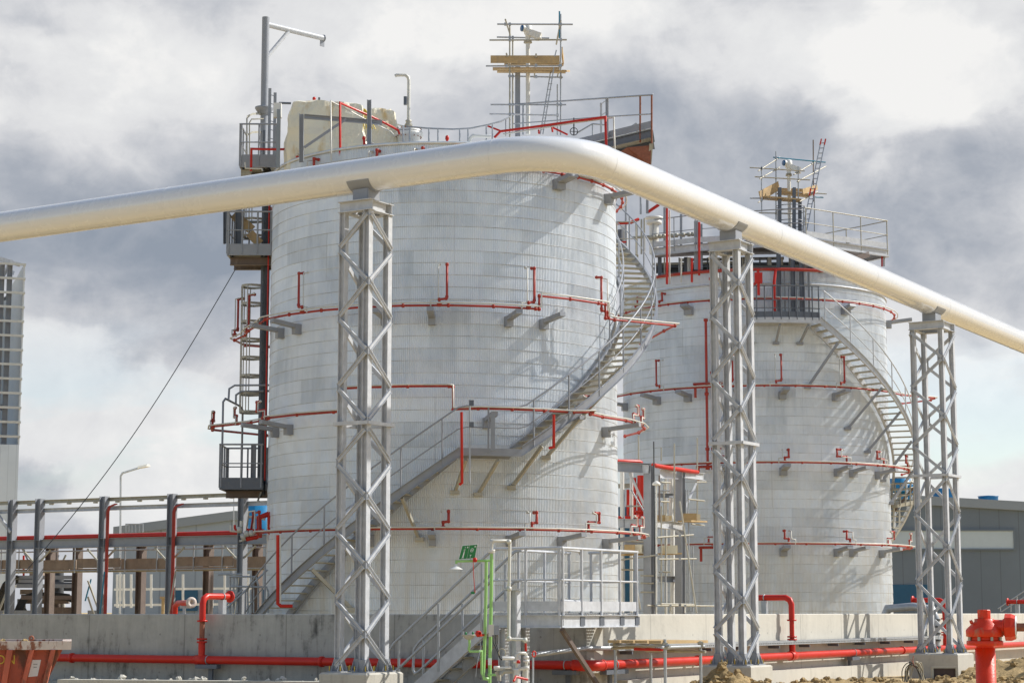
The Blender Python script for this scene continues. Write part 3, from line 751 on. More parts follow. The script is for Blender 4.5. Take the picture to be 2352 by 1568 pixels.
ring(T2, 6.95, 'third red spray ring down on the far tank, passing inside the stair', arcpts(-60, 104, RQ),
     [(p2(x, 1060), RQ, k, 1) for x, k in ((1672,'S'), (1803,'short'), (1945,'S'), (2030,'S'), (2085,'S'))],
     [(p2(1662, 1085), 0, RQ+.1), (p2(1808, 1085), 0, RQ+.1), (p2(1950, 1090), 0, RQ+.1), (p2(1990, 1090), 0, RQ+.1), (p2(2055, 1095), 0, RQ+.1)], bw=.24)
ring(T2, 9.72, 'second red spray ring down on the far tank, with tall nozzle risers', arcpts(-85, 70, RQ)+[(84, RQ+1.0, 0), (90, RQ+.9, 0), (102, RQ, 0)],
     [(-74, RQ, 'tall', -1), (p2(1515, 890), RQ, 'tall', -1), (p2(1670, 880), RQ, 'tall', 1), (p2(1783, 880), RQ, 'tall', 1), (p2(1932, 890), RQ, 'tall', 1)],
     [(-72, 0, RQ+.1), (p2(1480, 920), 0, RQ+.1), (p2(1560, 915), 0, RQ+.1), (p2(1692, 910), 0, RQ+.1), (p2(1806, 905), 0, RQ+.1), (p2(1945, 910), 0, RQ+.1)], bw=.24)
ring(T2, 12.95, 'red spray ring close under the rim of the far tank', arcpts(-80, 100, R2_+.35, 0, 9),
     [(-55, R2_+.3, 'short', 1), (-40, R2_+.3, 'short', 1)],
     [(p2(1562, 668), 0, R2_+.5), (p2(1970, 690), 0, R2_+.5), (88, 0, R2_+1.0)], bw=.30)
# thicker red header over the rim of the far tank
t = thing('water_header', 'thick red header pipe along the rim of the far tank with a drop leg', 'pipe', T2.pt(0, R2_+.4, 14))
m = MB(); r_ = R2_+.55
m.tube([T2.pt(a, r_, 14.0) for a in range(-44, 62, 6)], .058, 10); m.build('header_pipe', M['red_ring'], t)
ph = p2(1742, 640); m = MB(); m.tube([T2.pt(ph, r_, 14.0), T2.pt(ph, r_, 13.6), T2.pt(ph-3, r_-.05, 13.3), T2.pt(ph-3, r_-.05, 12.4)], .055, 10); m.build('drop_leg', M['red'], t)
ph = p2(1778, 640); m = MB(); m.tube([T2.pt(ph+1, r_, 14.0), T2.pt(ph, r_+.2, 13.5), T2.pt(ph, r_+.2, 12.35)], .055, 10); m.build('drop_leg', M['red'], t)
m = MB(); ph = p2(1741, 660); m.box(T2.pt(ph, r_+.75, 13.55), (.27, .2, .38)); m.box(T2.pt(ph, r_+.75, 13.15), (.09,.09,.45)); m.build('valve_box', M['red'], t)
# two red risers running down the far tank
t = thing('fire_risers', 'pair of red vertical pipes down the face of the far tank', 'pipe', T2.pt(-24, R2_+.5, 0))
for (x, ya, yb, r) in ((1621, 735, 1075, .05), (1632, 640, 1075, .034)):
    ph, za = T2.on(x, ya, R2_+.45); zb = T2.on(x, yb, R2_+.45)[1]; m = MB()
    m.tube([T2.pt(ph, R2_+.45, za), T2.pt(ph, R2_+.45, zb)], r, 9)
    for z in (za, (za+zb)/2, zb+.7, zb): m.lathe(T2.pt(ph, R2_+.45, z), [(r,-.05),(r+.03,-.05),(r+.03,.05),(r,.05)], UP, 9)
    m.build('riser', M['red_ring'], t)
for (x0, x1, y) in ((1597, 1660, 882), (1604, 1650, 1072), (1610, 1652, 1257)):
    ph0_, z = T2.on(x0, y, R2_+.5); ph1_ = T2.on(x1, y, R2_+.5)[0]; m = MB()
    m.tube([T2.pt(ph0_, R2_+.5, z-.5), T2.pt(ph0_, R2_+.5, z), T2.pt((ph0_+ph1_)/2, R2_+.52, z), T2.pt(ph1_, R2_+.5, z)], .05, 9)
    m.lathe(T2.pt(ph0_, R2_+.5, z), [(.05,-.04),(.085,-.04),(.085,.04),(.05,.04)], UP, 9)
    m.build('branch', M['red_ring'], t)
# ================================================================= STAIRS, RAILS, PLATFORMS
def rail(parent, pts, h=1.1, step=1.25, mat_=None, r=.021, mid=(.55,), posts=True, pr=None, drop=.12, ends=True):
    """handrail over floor points; posts, top rail and mid rails become parts"""
    mat_ = mat_ or M['galv']; pts = [Vector(p) for p in pts]
    m = MB(); m.tube([p+UP*h for p in pts], r, 7); m.build('handrail', mat_, parent)
    for q in mid:
        m = MB(); m.tube([p+UP*q for p in pts], r*.72, 6); m.build('mid_rail', mat_, parent)
    if posts:
        L = [0]
        for a, b in zip(pts, pts[1:]): L.append(L[-1]+(b-a).length)
        n = max(1, int(L[-1]/step+.5))
        for i in range(n+1):
            if not ends and i in (0, n): continue
            s = min(max(L[-1]*i/n, .045), L[-1]-.045)
            for k in range(len(pts)-1):
                if s <= L[k+1]+1e-6:
                    u = (s-L[k])/max(1e-6, L[k+1]-L[k]); p = pts[k].lerp(pts[k+1], u); break
            m = MB(); m.tube([p-UP*drop, p+UP*(h-.01)], pr or r, 6); m.build('rail_post', mat_, parent)
def spiral(T, label, ri, ro, segs, rails, mat_s, loc):
    """segs: list of ('S', ph0, z0, ph1, z1) flights and ('L', ph0, ph1, z) landings"""
    t = thing('spiral_staircase', label, 'staircase', loc, 'spiral stairs up the tanks')
    nt_ = 0
    for s in segs:
        if s[0] == 'S':
            _, a0, z0, a1, z1 = s; n = max(6, int(abs(a1-a0)/3))
            def zz(a): return z0+(z1-z0)*(a-a0)/(a1-a0)
            for r, off in ((ri, 0), (ro, 0)):
                pts = [T.pt(a0+(a1-a0)*i/n, r, zz(a0+(a1-a0)*i/n)) for i in range(n+1)]
                sg = 1 if r == ro else -1
                m = MB(); m.sweep(pts, [(0,-.20),(.008*1,-.20),(.008,.07),(0,.07)])
                m.sweep([p+UP*.0 for p in pts], [(.009,-.20),(.07 if sg*(a1-a0) > 0 else -.07,-.20),(.07 if sg*(a1-a0) > 0 else -.07,-.188),(.009,-.188)])
                m.sweep([p+UP*.0 for p in pts], [(.009,.058),(.07 if sg*(a1-a0) > 0 else -.07,.058),(.07 if sg*(a1-a0) > 0 else -.07,.07),(.009,.07)])
                m.build('stringer', mat_s, t)
            k = int(abs(z1-z0)/.198)
            for i in range(k):
                a = a0+(a1-a0)*(i+.5)/k; z = zz(a); o = T.pt(a, (ri+ro)/2, z-.03)
                rd = (T.pt(a, ro, 0)-T.pt(a, ri, 0)).normalized(); tg = Vector((-rd.y, rd.x, 0))
                m = MB(); m.prof(o-rd*((ro-ri)/2-.02), o+rd*((ro-ri)/2-.02), [(-.125,-.035),(.125,-.035),(.125,.0),(-.125,.0)])
                m.build('tread', M['tan_steel'], t)
        else:
            _, a0, a1, z = s; n = 8
            A = [T.pt(a0+(a1-a0)*i/n, ri, z) for i in range(n+1)]; B = [T.pt(a0+(a1-a0)*i/n, ro, z) for i in range(n+1)]
            m = MB(); vs = A+B+[p-UP*.035 for p in A+B]; k = n+1; fs = []
            for i in range(n): fs += [(i, i+1, k+i+1, k+i), (2*k+i, 3*k+i, 3*k+i+1, 2*k+i+1), (i, 2*k+i, 2*k+i+1, i+1), (k+i, k+i+1, 3*k+i+1, 3*k+i)]
            m.add(vs, fs+[(0, k, 3*k, 2*k), (n, 2*k+n, 3*k+n, k+n)]); m.build('landing', M['tan_steel'], t)
            m = MB(); m.sweep(B, [(0,-.20),(.012,-.20),(.012,.0),(0,.0)]); m.sweep(A, [(0,-.20),(.012,-.20),(.012,.0),(0,.0)]); m.build('landing_frame', mat_s, t)
            m = MB(); m.sweep([T.pt(a0+(a1-a0)*i/n, ri+.04, z+.01) for i in range(n+1)], [(0,0),(.006,0),(.006,.16),(0,.16)]); m.build('toe_plate', M['steel_l'], t)
    for (pts, hh) in rails:
        rail(t, pts, h=hh, step=1.35, mat_=mat_s, r=.024)
    return t
def sp_pts(T, a0, z0, a1, z1, r, n=26): return [T.pt(a0+(a1-a0)*i/n, r, z0+(z1-z0)*i/n) for i in range(n+1)]
ro1 = 6.27; ri1 = 5.33
flo = (-62, 5.86-.0754*65.9); up_ = (134, 5.92+.0725*(134-19.4))
t = spiral(T1, 'spiral stair winding up the near tank past a landing and round its right side', ri1, ro1,
       [('S', -62, 5.86-.0754*65.9, 3.9, 5.86), ('L', 3.9, 19.4, 5.90), ('S', 19.4, 5.92, 134, up_[1])],
       [(sp_pts(T1, -60, 5.86-.0754*63.9, 3.5, 5.84, ro1)+sp_pts(T1, 5.5, 5.9, 18.5, 5.9, ro1, 4)+sp_pts(T1, 20.5, 5.96, 133, up_[1], ro1, 40), 1.12), (sp_pts(T1, 62, 9.1, 133, up_[1], ri1, 30), 1.12)],
       M['steel'], T1.pt(-62, 5.7, 0))
# raking struts from the stair to the shell, with their foot plates
def struts(T, par, items, ro, m_):
    for (a, z, dz, da) in items:
        m = MB(); A = T.pt(a, ro-.06, z-.2); B = T.pt(a+da, T.R+.05, z-dz)
        m.bar(A, B, .07, .09); m.box(B, (.24, .24, .10)); m.build('strut', m_, par)
struts(T1, t, [(-34, 2.95, 1.25, 6), (-10, 4.8, 1.25, 3), (5.5, 5.8, 1.0, -2), (13.5, 5.8, 1.05, -3), (25, 6.2, 1.25, -4), (37, 7.1, 1.3, -4), (52, 8.3, 1.3, -4), (67, 9.3, 1.2, -4), (82, 10.3, 1.2, -4)], ro1, M['tan_steel'])
ro2 = 6.15; ri2 = 5.30
zz2 = lambda a: 12.12-.0775*(a-23.2)
t = spiral(T2, 'spiral stair running down the right side of the far tank from a high landing', ri2, ro2,
       [('L', -1.5, 23.2, 12.16), ('S', 23.2, 12.12, 150, zz2(150))],
       [(sp_pts(T2, 24.5, zz2(24.5), 148, zz2(148), ro2, 44), 1.15)], M['steel_l'], T2.pt(23, 5.7, 0))
struts(T2, t, [(-6, 12.1, .75, 5), (9, 12.1, .75, 0), (19, 12.1, .75, 0), (30, 11.5, 1.75, -8), (50, 10.0, 1.7, -9), (62, 9.2, 1.7, -9), (74, 8.2, 1.7, -8), (86, 7.3, 1.6, -8)], ro2, M['steel'])
# high landing railing of the far tank is a dense balcony
t = thing('balcony', 'dark railed balcony at the head of the stair on the far tank', 'balcony', T2.pt(11, ro2, 12.1))
pts = [T2.pt(-1.5+24.5*i/8, ro2, 12.2) for i in range(9)]
rail(t, pts, h=1.12, step=.30, mat_=M['steel_d'], r=.024, mid=(.6,.3))
m = MB(); m.sweep([p+UP*.0 for p in pts], [(-.035,-.02),(-.02,-.02),(-.02,.18),(-.035,.18)]); m.build('toe_plate', M['steel_d'], t)
# cable risers and cabinets behind it
t = thing('cable_ladders', 'vertical grey cable ladders rising behind the balcony of the far tank', 'cable ladder', T2.pt(8, 5.3, 12))
for x in (1790, 1803, 1822, 1842, 1858):
    a = T2.on(x, 690, 5.28)[0]; wv = .05 if x in (1803, 1858) else .16
    m = MB(); m.prof(T2.pt(a, 5.26, 12.3), T2.pt(a, 5.26, 14.0 if wv < .1 else 14.9), chanpts(wv, .06), up=(T2.pt(a, 9, 0)-T2.pt(a, 5, 0)).normalized())
    m.build('riser_channel', M['steel_d'] if wv > .1 else M['galv'], t)
# ================================================================= LADDER SIDE OF THE NEAR TANK
LX = T1.pt(-91, 5.33, 0)
t = thing('caged_ladder', 'tall caged ladder on the left edge of the near tank', 'ladder', LX)
lo, hi = 5.2, 15.9
rd = Vector((-1, 0, 0)); tg = Vector((0, 1, 0))
for s in (-1, 1):
    m = MB(); m.box(LX+tg*s*.21+rd*.06+UP*(lo+hi)/2, (.06, .012, hi-lo)); m.build('stile', M['steel_d'], t)
m = MB()
for i in range(int((hi-lo)/.3)): m.tube([LX+rd*.06+tg*-.2+UP*(lo+.15+.3*i), LX+rd*.06+tg*.2+UP*(lo+.15+.3*i)], .010, 5)
m.build('rungs', M['steel_d'], t)
def cage(z0, z1, nh, par):
    for i in range(nh):
        z = z0+(z1-z0)*i/(nh-1); m = MB()
        pts = [LX+rd*.08+tg*-.22+UP*z]+[LX+rd*(.34+.34*sin(RAD(a)))+tg*(.34*-cos(RAD(a)))+UP*z for a in range(0, 181, 15)]+[LX+rd*.08+tg*.22+UP*z]
        m.sweep(pts, [(0,-.035),(.012,-.035),(.012,.035),(0,.035)]); m.build('cage_hoop', M['tan_steel'], par)
    for a in (20, 55, 90, 125, 160):
        o = LX+rd*(.34+.333*sin(RAD(a)))-tg*.333*cos(RAD(a))
        m = MB(); m.box(o+UP*(z0+z1)/2, (.025, .045, z1-z0+.04)); m.build('cage_strap', M['tan_steel'], par)
cage(7.45, 11.2, 8, t); cage(12.7, 13.7, 3, t)
# black cable bundle beside the ladder
t = thing('cable_riser', 'black bundle of cables strapped up the left edge of the near tank', 'cable bundle', T1.pt(-86, 5.25, 0))
m = MB()
for i in range(7): m.tube([T1.pt(-86-i*.9, 5.22+.03*(i % 2), 5.0+.12*(i % 3)), T1.pt(-86.5-i*.9, 5.22+.03*(i % 2), 10), T1.pt(-86-i*.9, 5.22+.03*(i % 2), 15.0)], .03, 6)
m.build('cables', M['black'], t)
m = MB(); 
m.tube([T1.pt(-83.5, 5.20, 5.4), T1.pt(-84, 5.20, 14.3)], .022, 6); m.build('red_conduit', M['red'], t)
m = MB(); m.box(T1.pt(-90, 5.25, 9.9), (.11, .30, 9.8)); m.build('tray', M['dark'], t)
m = MB(); m.tube([T1.pt(-88, 5.3, 5.1), T1.pt(-89, 5.4, 4.85), T1.pt(-84, 5.35, 4.8)], .03, 6); m.build('tail', M['galv'], t)
def plat(name, label, x0, x1, y0, y1, z, h=.2, toe=.14, m_=None, skip=(), step=.7, railh=1.1, grp=None, top=None):
    t = thing(name, label, 'platform', (x0, y0, z), grp)
    m_ = m_ or M['steel']; c = [Vector((x0,y0,z)), Vector((x1,y0,z)), Vector((x1,y1,z)), Vector((x0,y1,z))]
    m = MB(); m.box(((x0+x1)/2, (y0+y1)/2, z-.02), (x1-x0-.04, y1-y0-.04, .03)); m.build('deck', M['tan_steel'], t)
    m = MB()
    for i in range(4): 
        a, b = c[i], c[(i+1) % 4]; d = (b-a).normalized()
        m.chan(a-UP*h/2+d*(.004 if i % 2 else 0), b-UP*h/2-d*(.004 if i % 2 else 0), h, .06, .008, flip=-1)
    m.build('edge_frame', m_, t)
    m = MB()
    for i in range(4):
        if i in skip: continue
        a, b = c[i], c[(i+1) % 4]; d = (b-a).normalized(); m.bar(a+UP*toe/2+d*.005, b+UP*toe/2-d*.005, .006, toe)
    m.build('toe_plate', m_, t)
    for i in range(4):
        if i in skip: continue
        rail(t, [c[i], c[(i+1) % 4]], h=railh, step=step, mat_=M['steel'], drop=.15, r=.027)
    return t
# lower, middle and top ladder platforms
zA = P(550, 1108, 57.6).z
tA = plat('ladder_platform', 'lowest dark railed platform at the foot of the caged ladder', XY(500, 57.7).x, XY(603, 58).x, 57.5, 58.9, zA, skip=(1,), step=.55, m_=M['steel_d'], grp='ladder platforms on the near tank')
m = MB(); x0 = XY(503, 57.6).x; x1 = XY(538, 57.6).x
m.tube([Vector((x0, 57.6, zA)), Vector((x0, 57.6, zA+2.35)), Vector((x0+.05, 57.7, zA+2.45)), Vector((x1-.05, 58.5, zA+2.3)), Vector((x1, 58.6, zA+2.2)), Vector((x1, 58.6, zA))], .032, 7); m.build('gate_hoop', M['steel'], tA)
m = MB(); m.tube([Vector((x0+.14, 57.7, zA+2.4)), Vector((x0+.14, 57.8, zA+2.75)), Vector((x0+.3, 57.8, zA+2.85)), Vector((x1+.9, 57.9, zA+2.87))], .03, 6)
m.tube([Vector((x0+.3, 58.1, zA+2.3)), Vector((x0+.3, 58.1, zA+2.6)), Vector((x0+.45, 58.1, zA+2.7)), Vector((x1+.9, 58.1, zA+2.72))], .03, 6); m.split('guard_hoop', M['steel'], tA)
m = MB(); m.ibeam(Vector((XY(575, 58).x, 58.1, zA-.05)), Vector((XY(575, 58).x, 58.1, zA+1.15)), .14, .14, up=Vector((1,0,0))); m.build('stub_post', M['steel'], tA)
m = MB(); m.ibeam(Vector((XY(500,57.7).x+.1, 58.2, zA-.31)), Vector((LX.x+.3, 58.2, zA-.31)), .2, .14); m.build('support_beam', M['brown'], tA)
zB = P(550, 572, 57.6).z
tB = plat('ladder_platform', 'middle ladder platform with a tan board leaning in it, just under the white pipe', XY(507, 57.7).x, XY(617, 58).x, 57.5, 59.0, zB, skip=(1,), step=.5, m_=M['steel'], grp='ladder platforms on the near tank')
m = MB(); m.ibeam(Vector((XY(511,57.7).x, 57.9, zB-.32)), Vector((LX.x+.35, 57.9, zB-.32)), .22, .16); m.ibeam(Vector((XY(511,57.7).x, 58.7, zB-.32)), Vector((LX.x+.35, 58.7, zB-.32)), .22, .16); m.split('support_beam', M['brown'], tB)
for x in (520, 548):
    m = MB(); m.ibeam(P(x, 560, 58.0), P(x, 478, 58.0), .17, .17, up=Vector((1,0,0))); m.build('hanger_post', M['steel_d'], tB)
m = MB(); m.bar(P(537, 492, 58.2), P(578, 528, 58.1), .05, .28, up=Vector((.6,.1,.8))); m.bar(P(573, 535, 58.0), P(597, 560, 58.0), .05, .26, up=Vector((.6,.1,.8)))
tag(m.build('loose_boards', M['wood']), 'tan boards leaning inside the middle ladder platform', 'board')
zC = P(560, 374, 57.6).z
tC = plat('ladder_platform', 'top ladder platform beside the hoist post above the white pipe', XY(535, 57.7).x, XY(628, 58).x, 57.3, 58.8, zC, skip=(1, 2), step=.75, m_=M['steel'], grp='ladder platforms on the near tank', toe=.18)
m = MB(); m.box((XY(547,57.6).x, 57.7, zC-.32), (.3, .3, .2)); m.box((XY(553,57.6).x, 57.8, zC-.55), (.12, .12, .35)); m.build('bracket', M['tan_steel'], tC)
m = MB(); m.tube([P(567, 385, 57.7), P(567, 272, 57.7), P(575, 264, 57.8), P(590, 260, 58.3), P(604, 261, 58.5)], .022, 6)
m.tube([P(573, 380, 57.9), P(573, 282, 57.9), P(578, 274, 57.9), P(605, 273, 58.2)], .02, 6)
for y in (262, 304): m.sweep([P(567, y+6, 57.6), P(580, y, 57.9), P(604, y-1, 58.4)], [(0,-.03),(.01,-.03),(.01,.03),(0,.03)])
m.build('cage_hoops', M['tan_steel'], tC)
m = MB()
for x, y0, y1 in ((620, 203, 382), (632, 213, 382)): m.box((P(x, y0, 57.9).x, 57.9, (P(x,y0,57.9).z+P(x,y1,57.9).z)/2), (.09, .03, P(x,y0,57.9).z-P(x,y1,57.9).z))
for i in range(8): m.tube([P(621, 218+20*i, 57.9), P(631, 221+20*i, 57.9)], .012, 5)
tag(m.build('short_ladder', M['steel']), 'short grey ladder standing by the hoist post', 'ladder')
# hoist post with its arm
t = thing('davit_crane', 'grey swan necked hoist post above the near tank, highest thing in view', 'davit', Vector((P(610, 380, 58.4).x, 58.4, P(610, 380, 58.4).z)))
A = P(610, 385, 58.4); top = P(610.5, 44, 58.4); A.x = top.x
m = MB(); m.tube([Vector((top.x, 58.4, A.z-.8)), top+UP*.05], .112, 16); m.build('post', M['steel'], t)
E = P(743, 93, 59.9); E.z = top.z-.17; E = top-UP*.14+(E-top+UP*.14)
m = MB(); S0 = top-UP*.16; m.tube([S0, Vector((E.x, E.y, S0.z))], .085, 14); m.build('arm', M['steel_l'], t)
d = (Vector((E.x, E.y, S0.z))-S0).normalized()
m = MB(); m.tube([S0+d*.9, Vector((top.x, top.y, top.z-1.15))+d*.08], .06, 10); m.build('brace', M['steel_l'], t)
m = MB(); q = Vector((E.x, E.y, S0.z)); m.lathe(q, [(.001,-.01),(.11,-.01),(.11,.02),(.001,.02)], d, 16); m.box(q-d*.05-UP*.17, (.16, .02, .2), (d, d.cross(UP), UP)); m.build('hook_plate', M['steel'], t)
m = MB(); m.lathe(Vector((top.x, top.y, P(610,262,58.4).z)), [(.113,-.02),(.16,-.02),(.28,.16),(.28,.20),(.113,.20)], UP, 16); m.build('collar', M['steel'], t)
# ================================================================= TOP OF THE NEAR TANK
def c1(x, y, Y): return P(459.4+x*.2519, y*.2519, Y)
def c2(x, y, Y): return P(1047.4+x*.2519, y*.2519, Y)
def wrapped(name, label, c, dims, seed, yaw, n=11):
    m = MB(); rnd = random.Random(seed); cs, sn = cos(yaw), sin(yaw)
    for fi, (ax, sg) in enumerate(((0,1),(0,-1),(1,1),(1,-1),(2,1))):
        base = len(m.v)
        for i in range(n+1):
            for j in range(n+1):
                u, v = -1+2*i/n, -1+2*j/n
                q = [0, 0, 0]; q[ax] = sg; o = [k for k in range(3) if k != ax]; q[o[0]] = u; q[o[1]] = v
                q = Vector(q); L = (abs(q.x)**6+abs(q.y)**6+max(0,q.z)**6)**(1/6); 
                if L > 0: k = .35+.65/max(L, .9)
                q = q*k
                nn = mnoise.noise(q*2.3+Vector((seed, 0, 0)))*.10+(1-abs(mnoise.noise(Vector((q.x*1.3+q.z*.9, q.y*1.3, q.z*.5+seed))))*3)*.06
                q = q*(1+nn-.04); q = Vector((q.x*dims[0]/2*(1-.10*max(0, q.z)), q.y*dims[1]/2, q.z*dims[2]/2))
                m.v.append(Vector((c.x+q.x*cs-q.y*sn, c.y+q.x*sn+q.y*cs, c.z+q.z)))
        for i in range(n):
            for j in range(n):
                a = base+i*(n+1)+j; m.f.append([a, a+1, a+n+2, a+n+1]); m.sm.append(False)
    o = m.build(name, M['tarp'])
    import bmesh
    bm = bmesh.new(); bm.from_mesh(o.data); bmesh.ops.remove_doubles(bm, verts=bm.verts, dist=.012); bmesh.ops.recalc_face_normals(bm, faces=bm.faces)
    bm.to_mesh(o.data); bm.free()
    return tag(o, label, 'wrapped equipment')
q = c1(1150, 1200, 56.4); wrapped('wrapped_unit', 'large machine wrapped in cream tarpaulin on the near tank roof', Vector((q.x, 56.6, q.z-.36)), (2.35, 1.7, 2.35), 3, .12)
q = c1(1610, 1200, 56.6); wrapped('wrapped_unit', 'smaller cream wrapped bundle at the right of the larger one', Vector((q.x, 56.9, q.z-.25)), (1.1, 1.0, 1.85), 8, .3)
m = MB()
for i in range(5): m.tube([c1(1495+i*4, 990+i*3, 56.0-.02*i), c1(1480+18*i, 1090, 55.98), c1(1500+25*i, 1180, 56.0)], .016, 5)
tag(m.build('lashing_rope', M['yellow']), 'yellow lashing rope knotted on the cream tarpaulin', 'rope')
t = thing('wrap_frame', 'grey steel goal frame with a diagonal, in front of the cream tarpaulin', 'steel frame', c1(925, 1420, 54.6))
for x, ya, yb in ((925, 1042, 1480), (1543, 912, 1420)):
    m = MB(); m.ibeam(c1(x, yb, 54.6), c1(x, ya, 54.6), .12, .12, up=Vector((1,0,0))); m.build('post', M['steel'], t)
m = MB(); m.ibeam(c1(950, 1062, 54.6), c1(1660, 1120, 54.9), .12, .1); m.build('beam', M['steel'], t)
m = MB(); m.bar(c1(950, 1345, 54.6), c1(1335, 1085, 54.72), .05, .07); m.build('diagonal', M['steel'], t)
t = thing('pale_column', 'pale blue grey column rising beside the left edge of the tarpaulin', 'column', c1(716, 1500, 56))
m = MB(); m.box((c1(716,1200,56).x, 56, (c1(716,1000,56).z+c1(716,1530,56).z)/2), (.10, .10, c1(716,1000,56).z-c1(716,1530,56).z)); m.build('shaft', M['wh_l'], t)
m = MB(); m.box(c1(708, 1010, 56.2), (.22, .2, .42)); m.build('head_box', M['white_trim'], t)
t = thing('spray_mast', 'red and grey pair of upright pipes with sloping arms before the tarpaulin', 'pipe', c1(1277, 1450, 54.2))
m = MB(); m.tube([c1(1277, 1450, 54.2), c1(1277, 938, 54.2), c1(1520, 1045, 55.0), c1(1690, 1125, 55.4), c1(1808, 1188, 55.8), c1(1818, 1225, 55.8)], .034, 8); m.build('red_pipe', M['red'], t)
m = MB(); m.tube([c1(1197, 1465, 54.1), c1(1192, 922, 54.1), c1(1500, 1085, 54.9), c1(1740, 1200, 55.4), c1(1770, 1235, 55.8)], .022, 6); m.build('grey_pipe', M['trace'], t)
t = thing('spray_branch', 'red pipe arching from the ladder platform to the tank rim', 'pipe', c1(465, 1560, 56.8))
m = MB(); m.tube([c1(465, 1560, 56.6), c1(468, 1358, 56.6), c1(640, 1362, 56.4), c1(825, 1362, 56.2), c1(825, 1400, 56.1), c1(905, 1440, 55.6), c1(918, 1500, 55.4)], .036, 8); m.build('red_pipe', M['red'], t)
m = MB(); m.tube([c1(410, 1480, 56.5), c1(415, 1535, 56.5), c1(565, 1540, 56.5), c1(570, 1560, 56.5)], .022, 6); m.tube([c1(840, 1335, 56.1), c1(835, 1370, 56.1), c1(930, 1415, 55.5), c1(937, 1500, 55.3)], .022, 6); m.build('grey_pipe', M['trace'], t)
m = MB(); m.tube([c1(1495, 1260, 55.0), c1(1498, 1320, 55.0), c1(1588, 1350, 54.4), c1(1588, 1400, 54.2)], .036, 8); m.lathe(c1(1495, 1258, 55.0), [(.001,.05),(.05,.03),(.05,-.04),(.02,-.07)], UP, 8); m.build('red_outlet', M['red'], t)
m = MB(); m.tube([c1(1520, 1232, 55.0), c1(1522, 1285, 55.0), c1(1608, 1320, 54.4), c1(1612, 1395, 54.2)], .022, 6); m.build('grey_outlet', M['trace'], t)
m = MB(); m.lathe(c1(2253, 1300, 55.2), [(.035,-.1),(.03,.05),(.055,.1),(.05,.18),(.001,.22)], UP, 8); m.tube([c1(2215, 1325, 55.2), c1(2252, 1290, 55.2)], .03, 6)
tag(m.build('spray_nozzle', M['red']), 'small red nozzle standing alone on the near tank rim', 'nozzle')
# black junction boxes and red stand near the tarpaulin head
t = thing('small_valve_stand', 'little red valve on a dark stand above the tarpaulin', 'valve', c1(1040, 960, 57.6))
m = MB(); m.lathe(c1(1040, 930, 57.4), [(.03,-.15),(.03,.05),(.05,.07),(.05,.13),(.001,.16)], UP, 8); m.build('valve', M['red'], t)
m = MB(); m.tube([c1(970, 930, 57.7), c1(1085, 935, 57.7), c1(1087, 890, 57.7)], .035, 6); m.tube([c1(720, 940, 57.8), c1(830, 943, 57.8)], .035, 6); m.build('stand', M['steel_d'], t)
# vent
t = thing('roof_vent', 'white roof vent with bolted flange and hooked pipe on the near tank', 'vent', c1(1900, 1300, 56.5))
o = c1(1900, 1300, 56.6)
m = MB(); m.lathe(o, [(.32,-.4),(.32,.16),(.42,.16),(.42,.23)], UP, 28); m.build('drum', M['white_trim'], t)
m = MB(); m.lathe(o+UP*.23, [(.42,0),(.42,.05),(.001,.05)], UP, 28); m.lathe(o+UP*.30, [(.40,0),(.40,.05),(.20,.10),(.10,.15)], UP, 28); m.build('flange_cover', M['white_trim'], t)
m = MB()
for i in range(18):
    a = 2*pi*i/18; m.tube([o+Vector((.375*cos(a), .375*sin(a), .13)), o+Vector((.375*cos(a), .375*sin(a), .40))], .016, 5)
m.split('flange_bolt', M['rust'], t)
zt = c1(1905, 700, 56.6).z
m = MB(); m.tube([o+UP*.44, Vector((o.x, o.y, zt-.12)), Vector((o.x-.02, o.y, zt-.02)), Vector((o.x-.10, o.y, zt+.05)), Vector((o.x-.36, o.y-.05, zt+.03)), Vector((o.x-.40, o.y-.05, zt+.0))], .047, 12); m.build('hooked_pipe', M['trace'], t)
m = MB(); m.box(Vector((o.x-.10, o.y, c1(1870, 920, 56.6).z)), (.09, .12, .24)); m.build('control_box', M['steel_d'], t)
m = MB(); m.lathe(o+UP*.44, [(.06,0),(.10,.02),(.12,.08),(.07,.16),(.09,.18),(.09,.22),(.055,.22)], UP, 16); m.build('neck', M['tan_steel'], t)
# rim railing between the vent and the scaffold
t = thing('rim_railing', 'kinked grey railing along the near tank rim between vent and scaffold', 'railing', P(1030, 325, 56))
pts = [P(898, 322, 57.2), P(925, 326, 56.6), P(985, 332, 55.4), P(1040, 334, 54.8), P(1080, 332, 54.6), P(1120, 322, 54.6), P(1150, 313, 54.8), P(1172, 303, 55.0)]
m = MB(); m.tube([P(898, 281, 57.2), P(925, 290, 56.6), P(985, 295, 55.4), P(1040, 297, 54.8), P(1080, 295, 54.6), P(1120, 287, 54.6), P(1150, 279, 54.8), P(1172, 268, 55.0)], .024, 7); m.build('handrail', M['galv'], t)
for x, yt, yb in ((926, 290, 328), (941, 292, 328), (985, 295, 330), (1006, 297, 330), (1056, 296, 332), (1075, 295, 332), (1117, 288, 322), (1131, 285, 322), (1162, 273, 312)):
    m = MB(); m.tube([P(x, yt, 55.2), P(x, yb, 55.2)], .022, 6); m.build('rail_post', M['galv'], t)
m = MB(); m.tube([P(1078, 330, 55), P(1080, 318, 55), P(1086, 312, 55), P(1128, 314, 55)], .05, 10); tag(m.build('elbow_pipe', M['white_trim']), 'short white elbow pipe behind the rim railing', 'pipe')
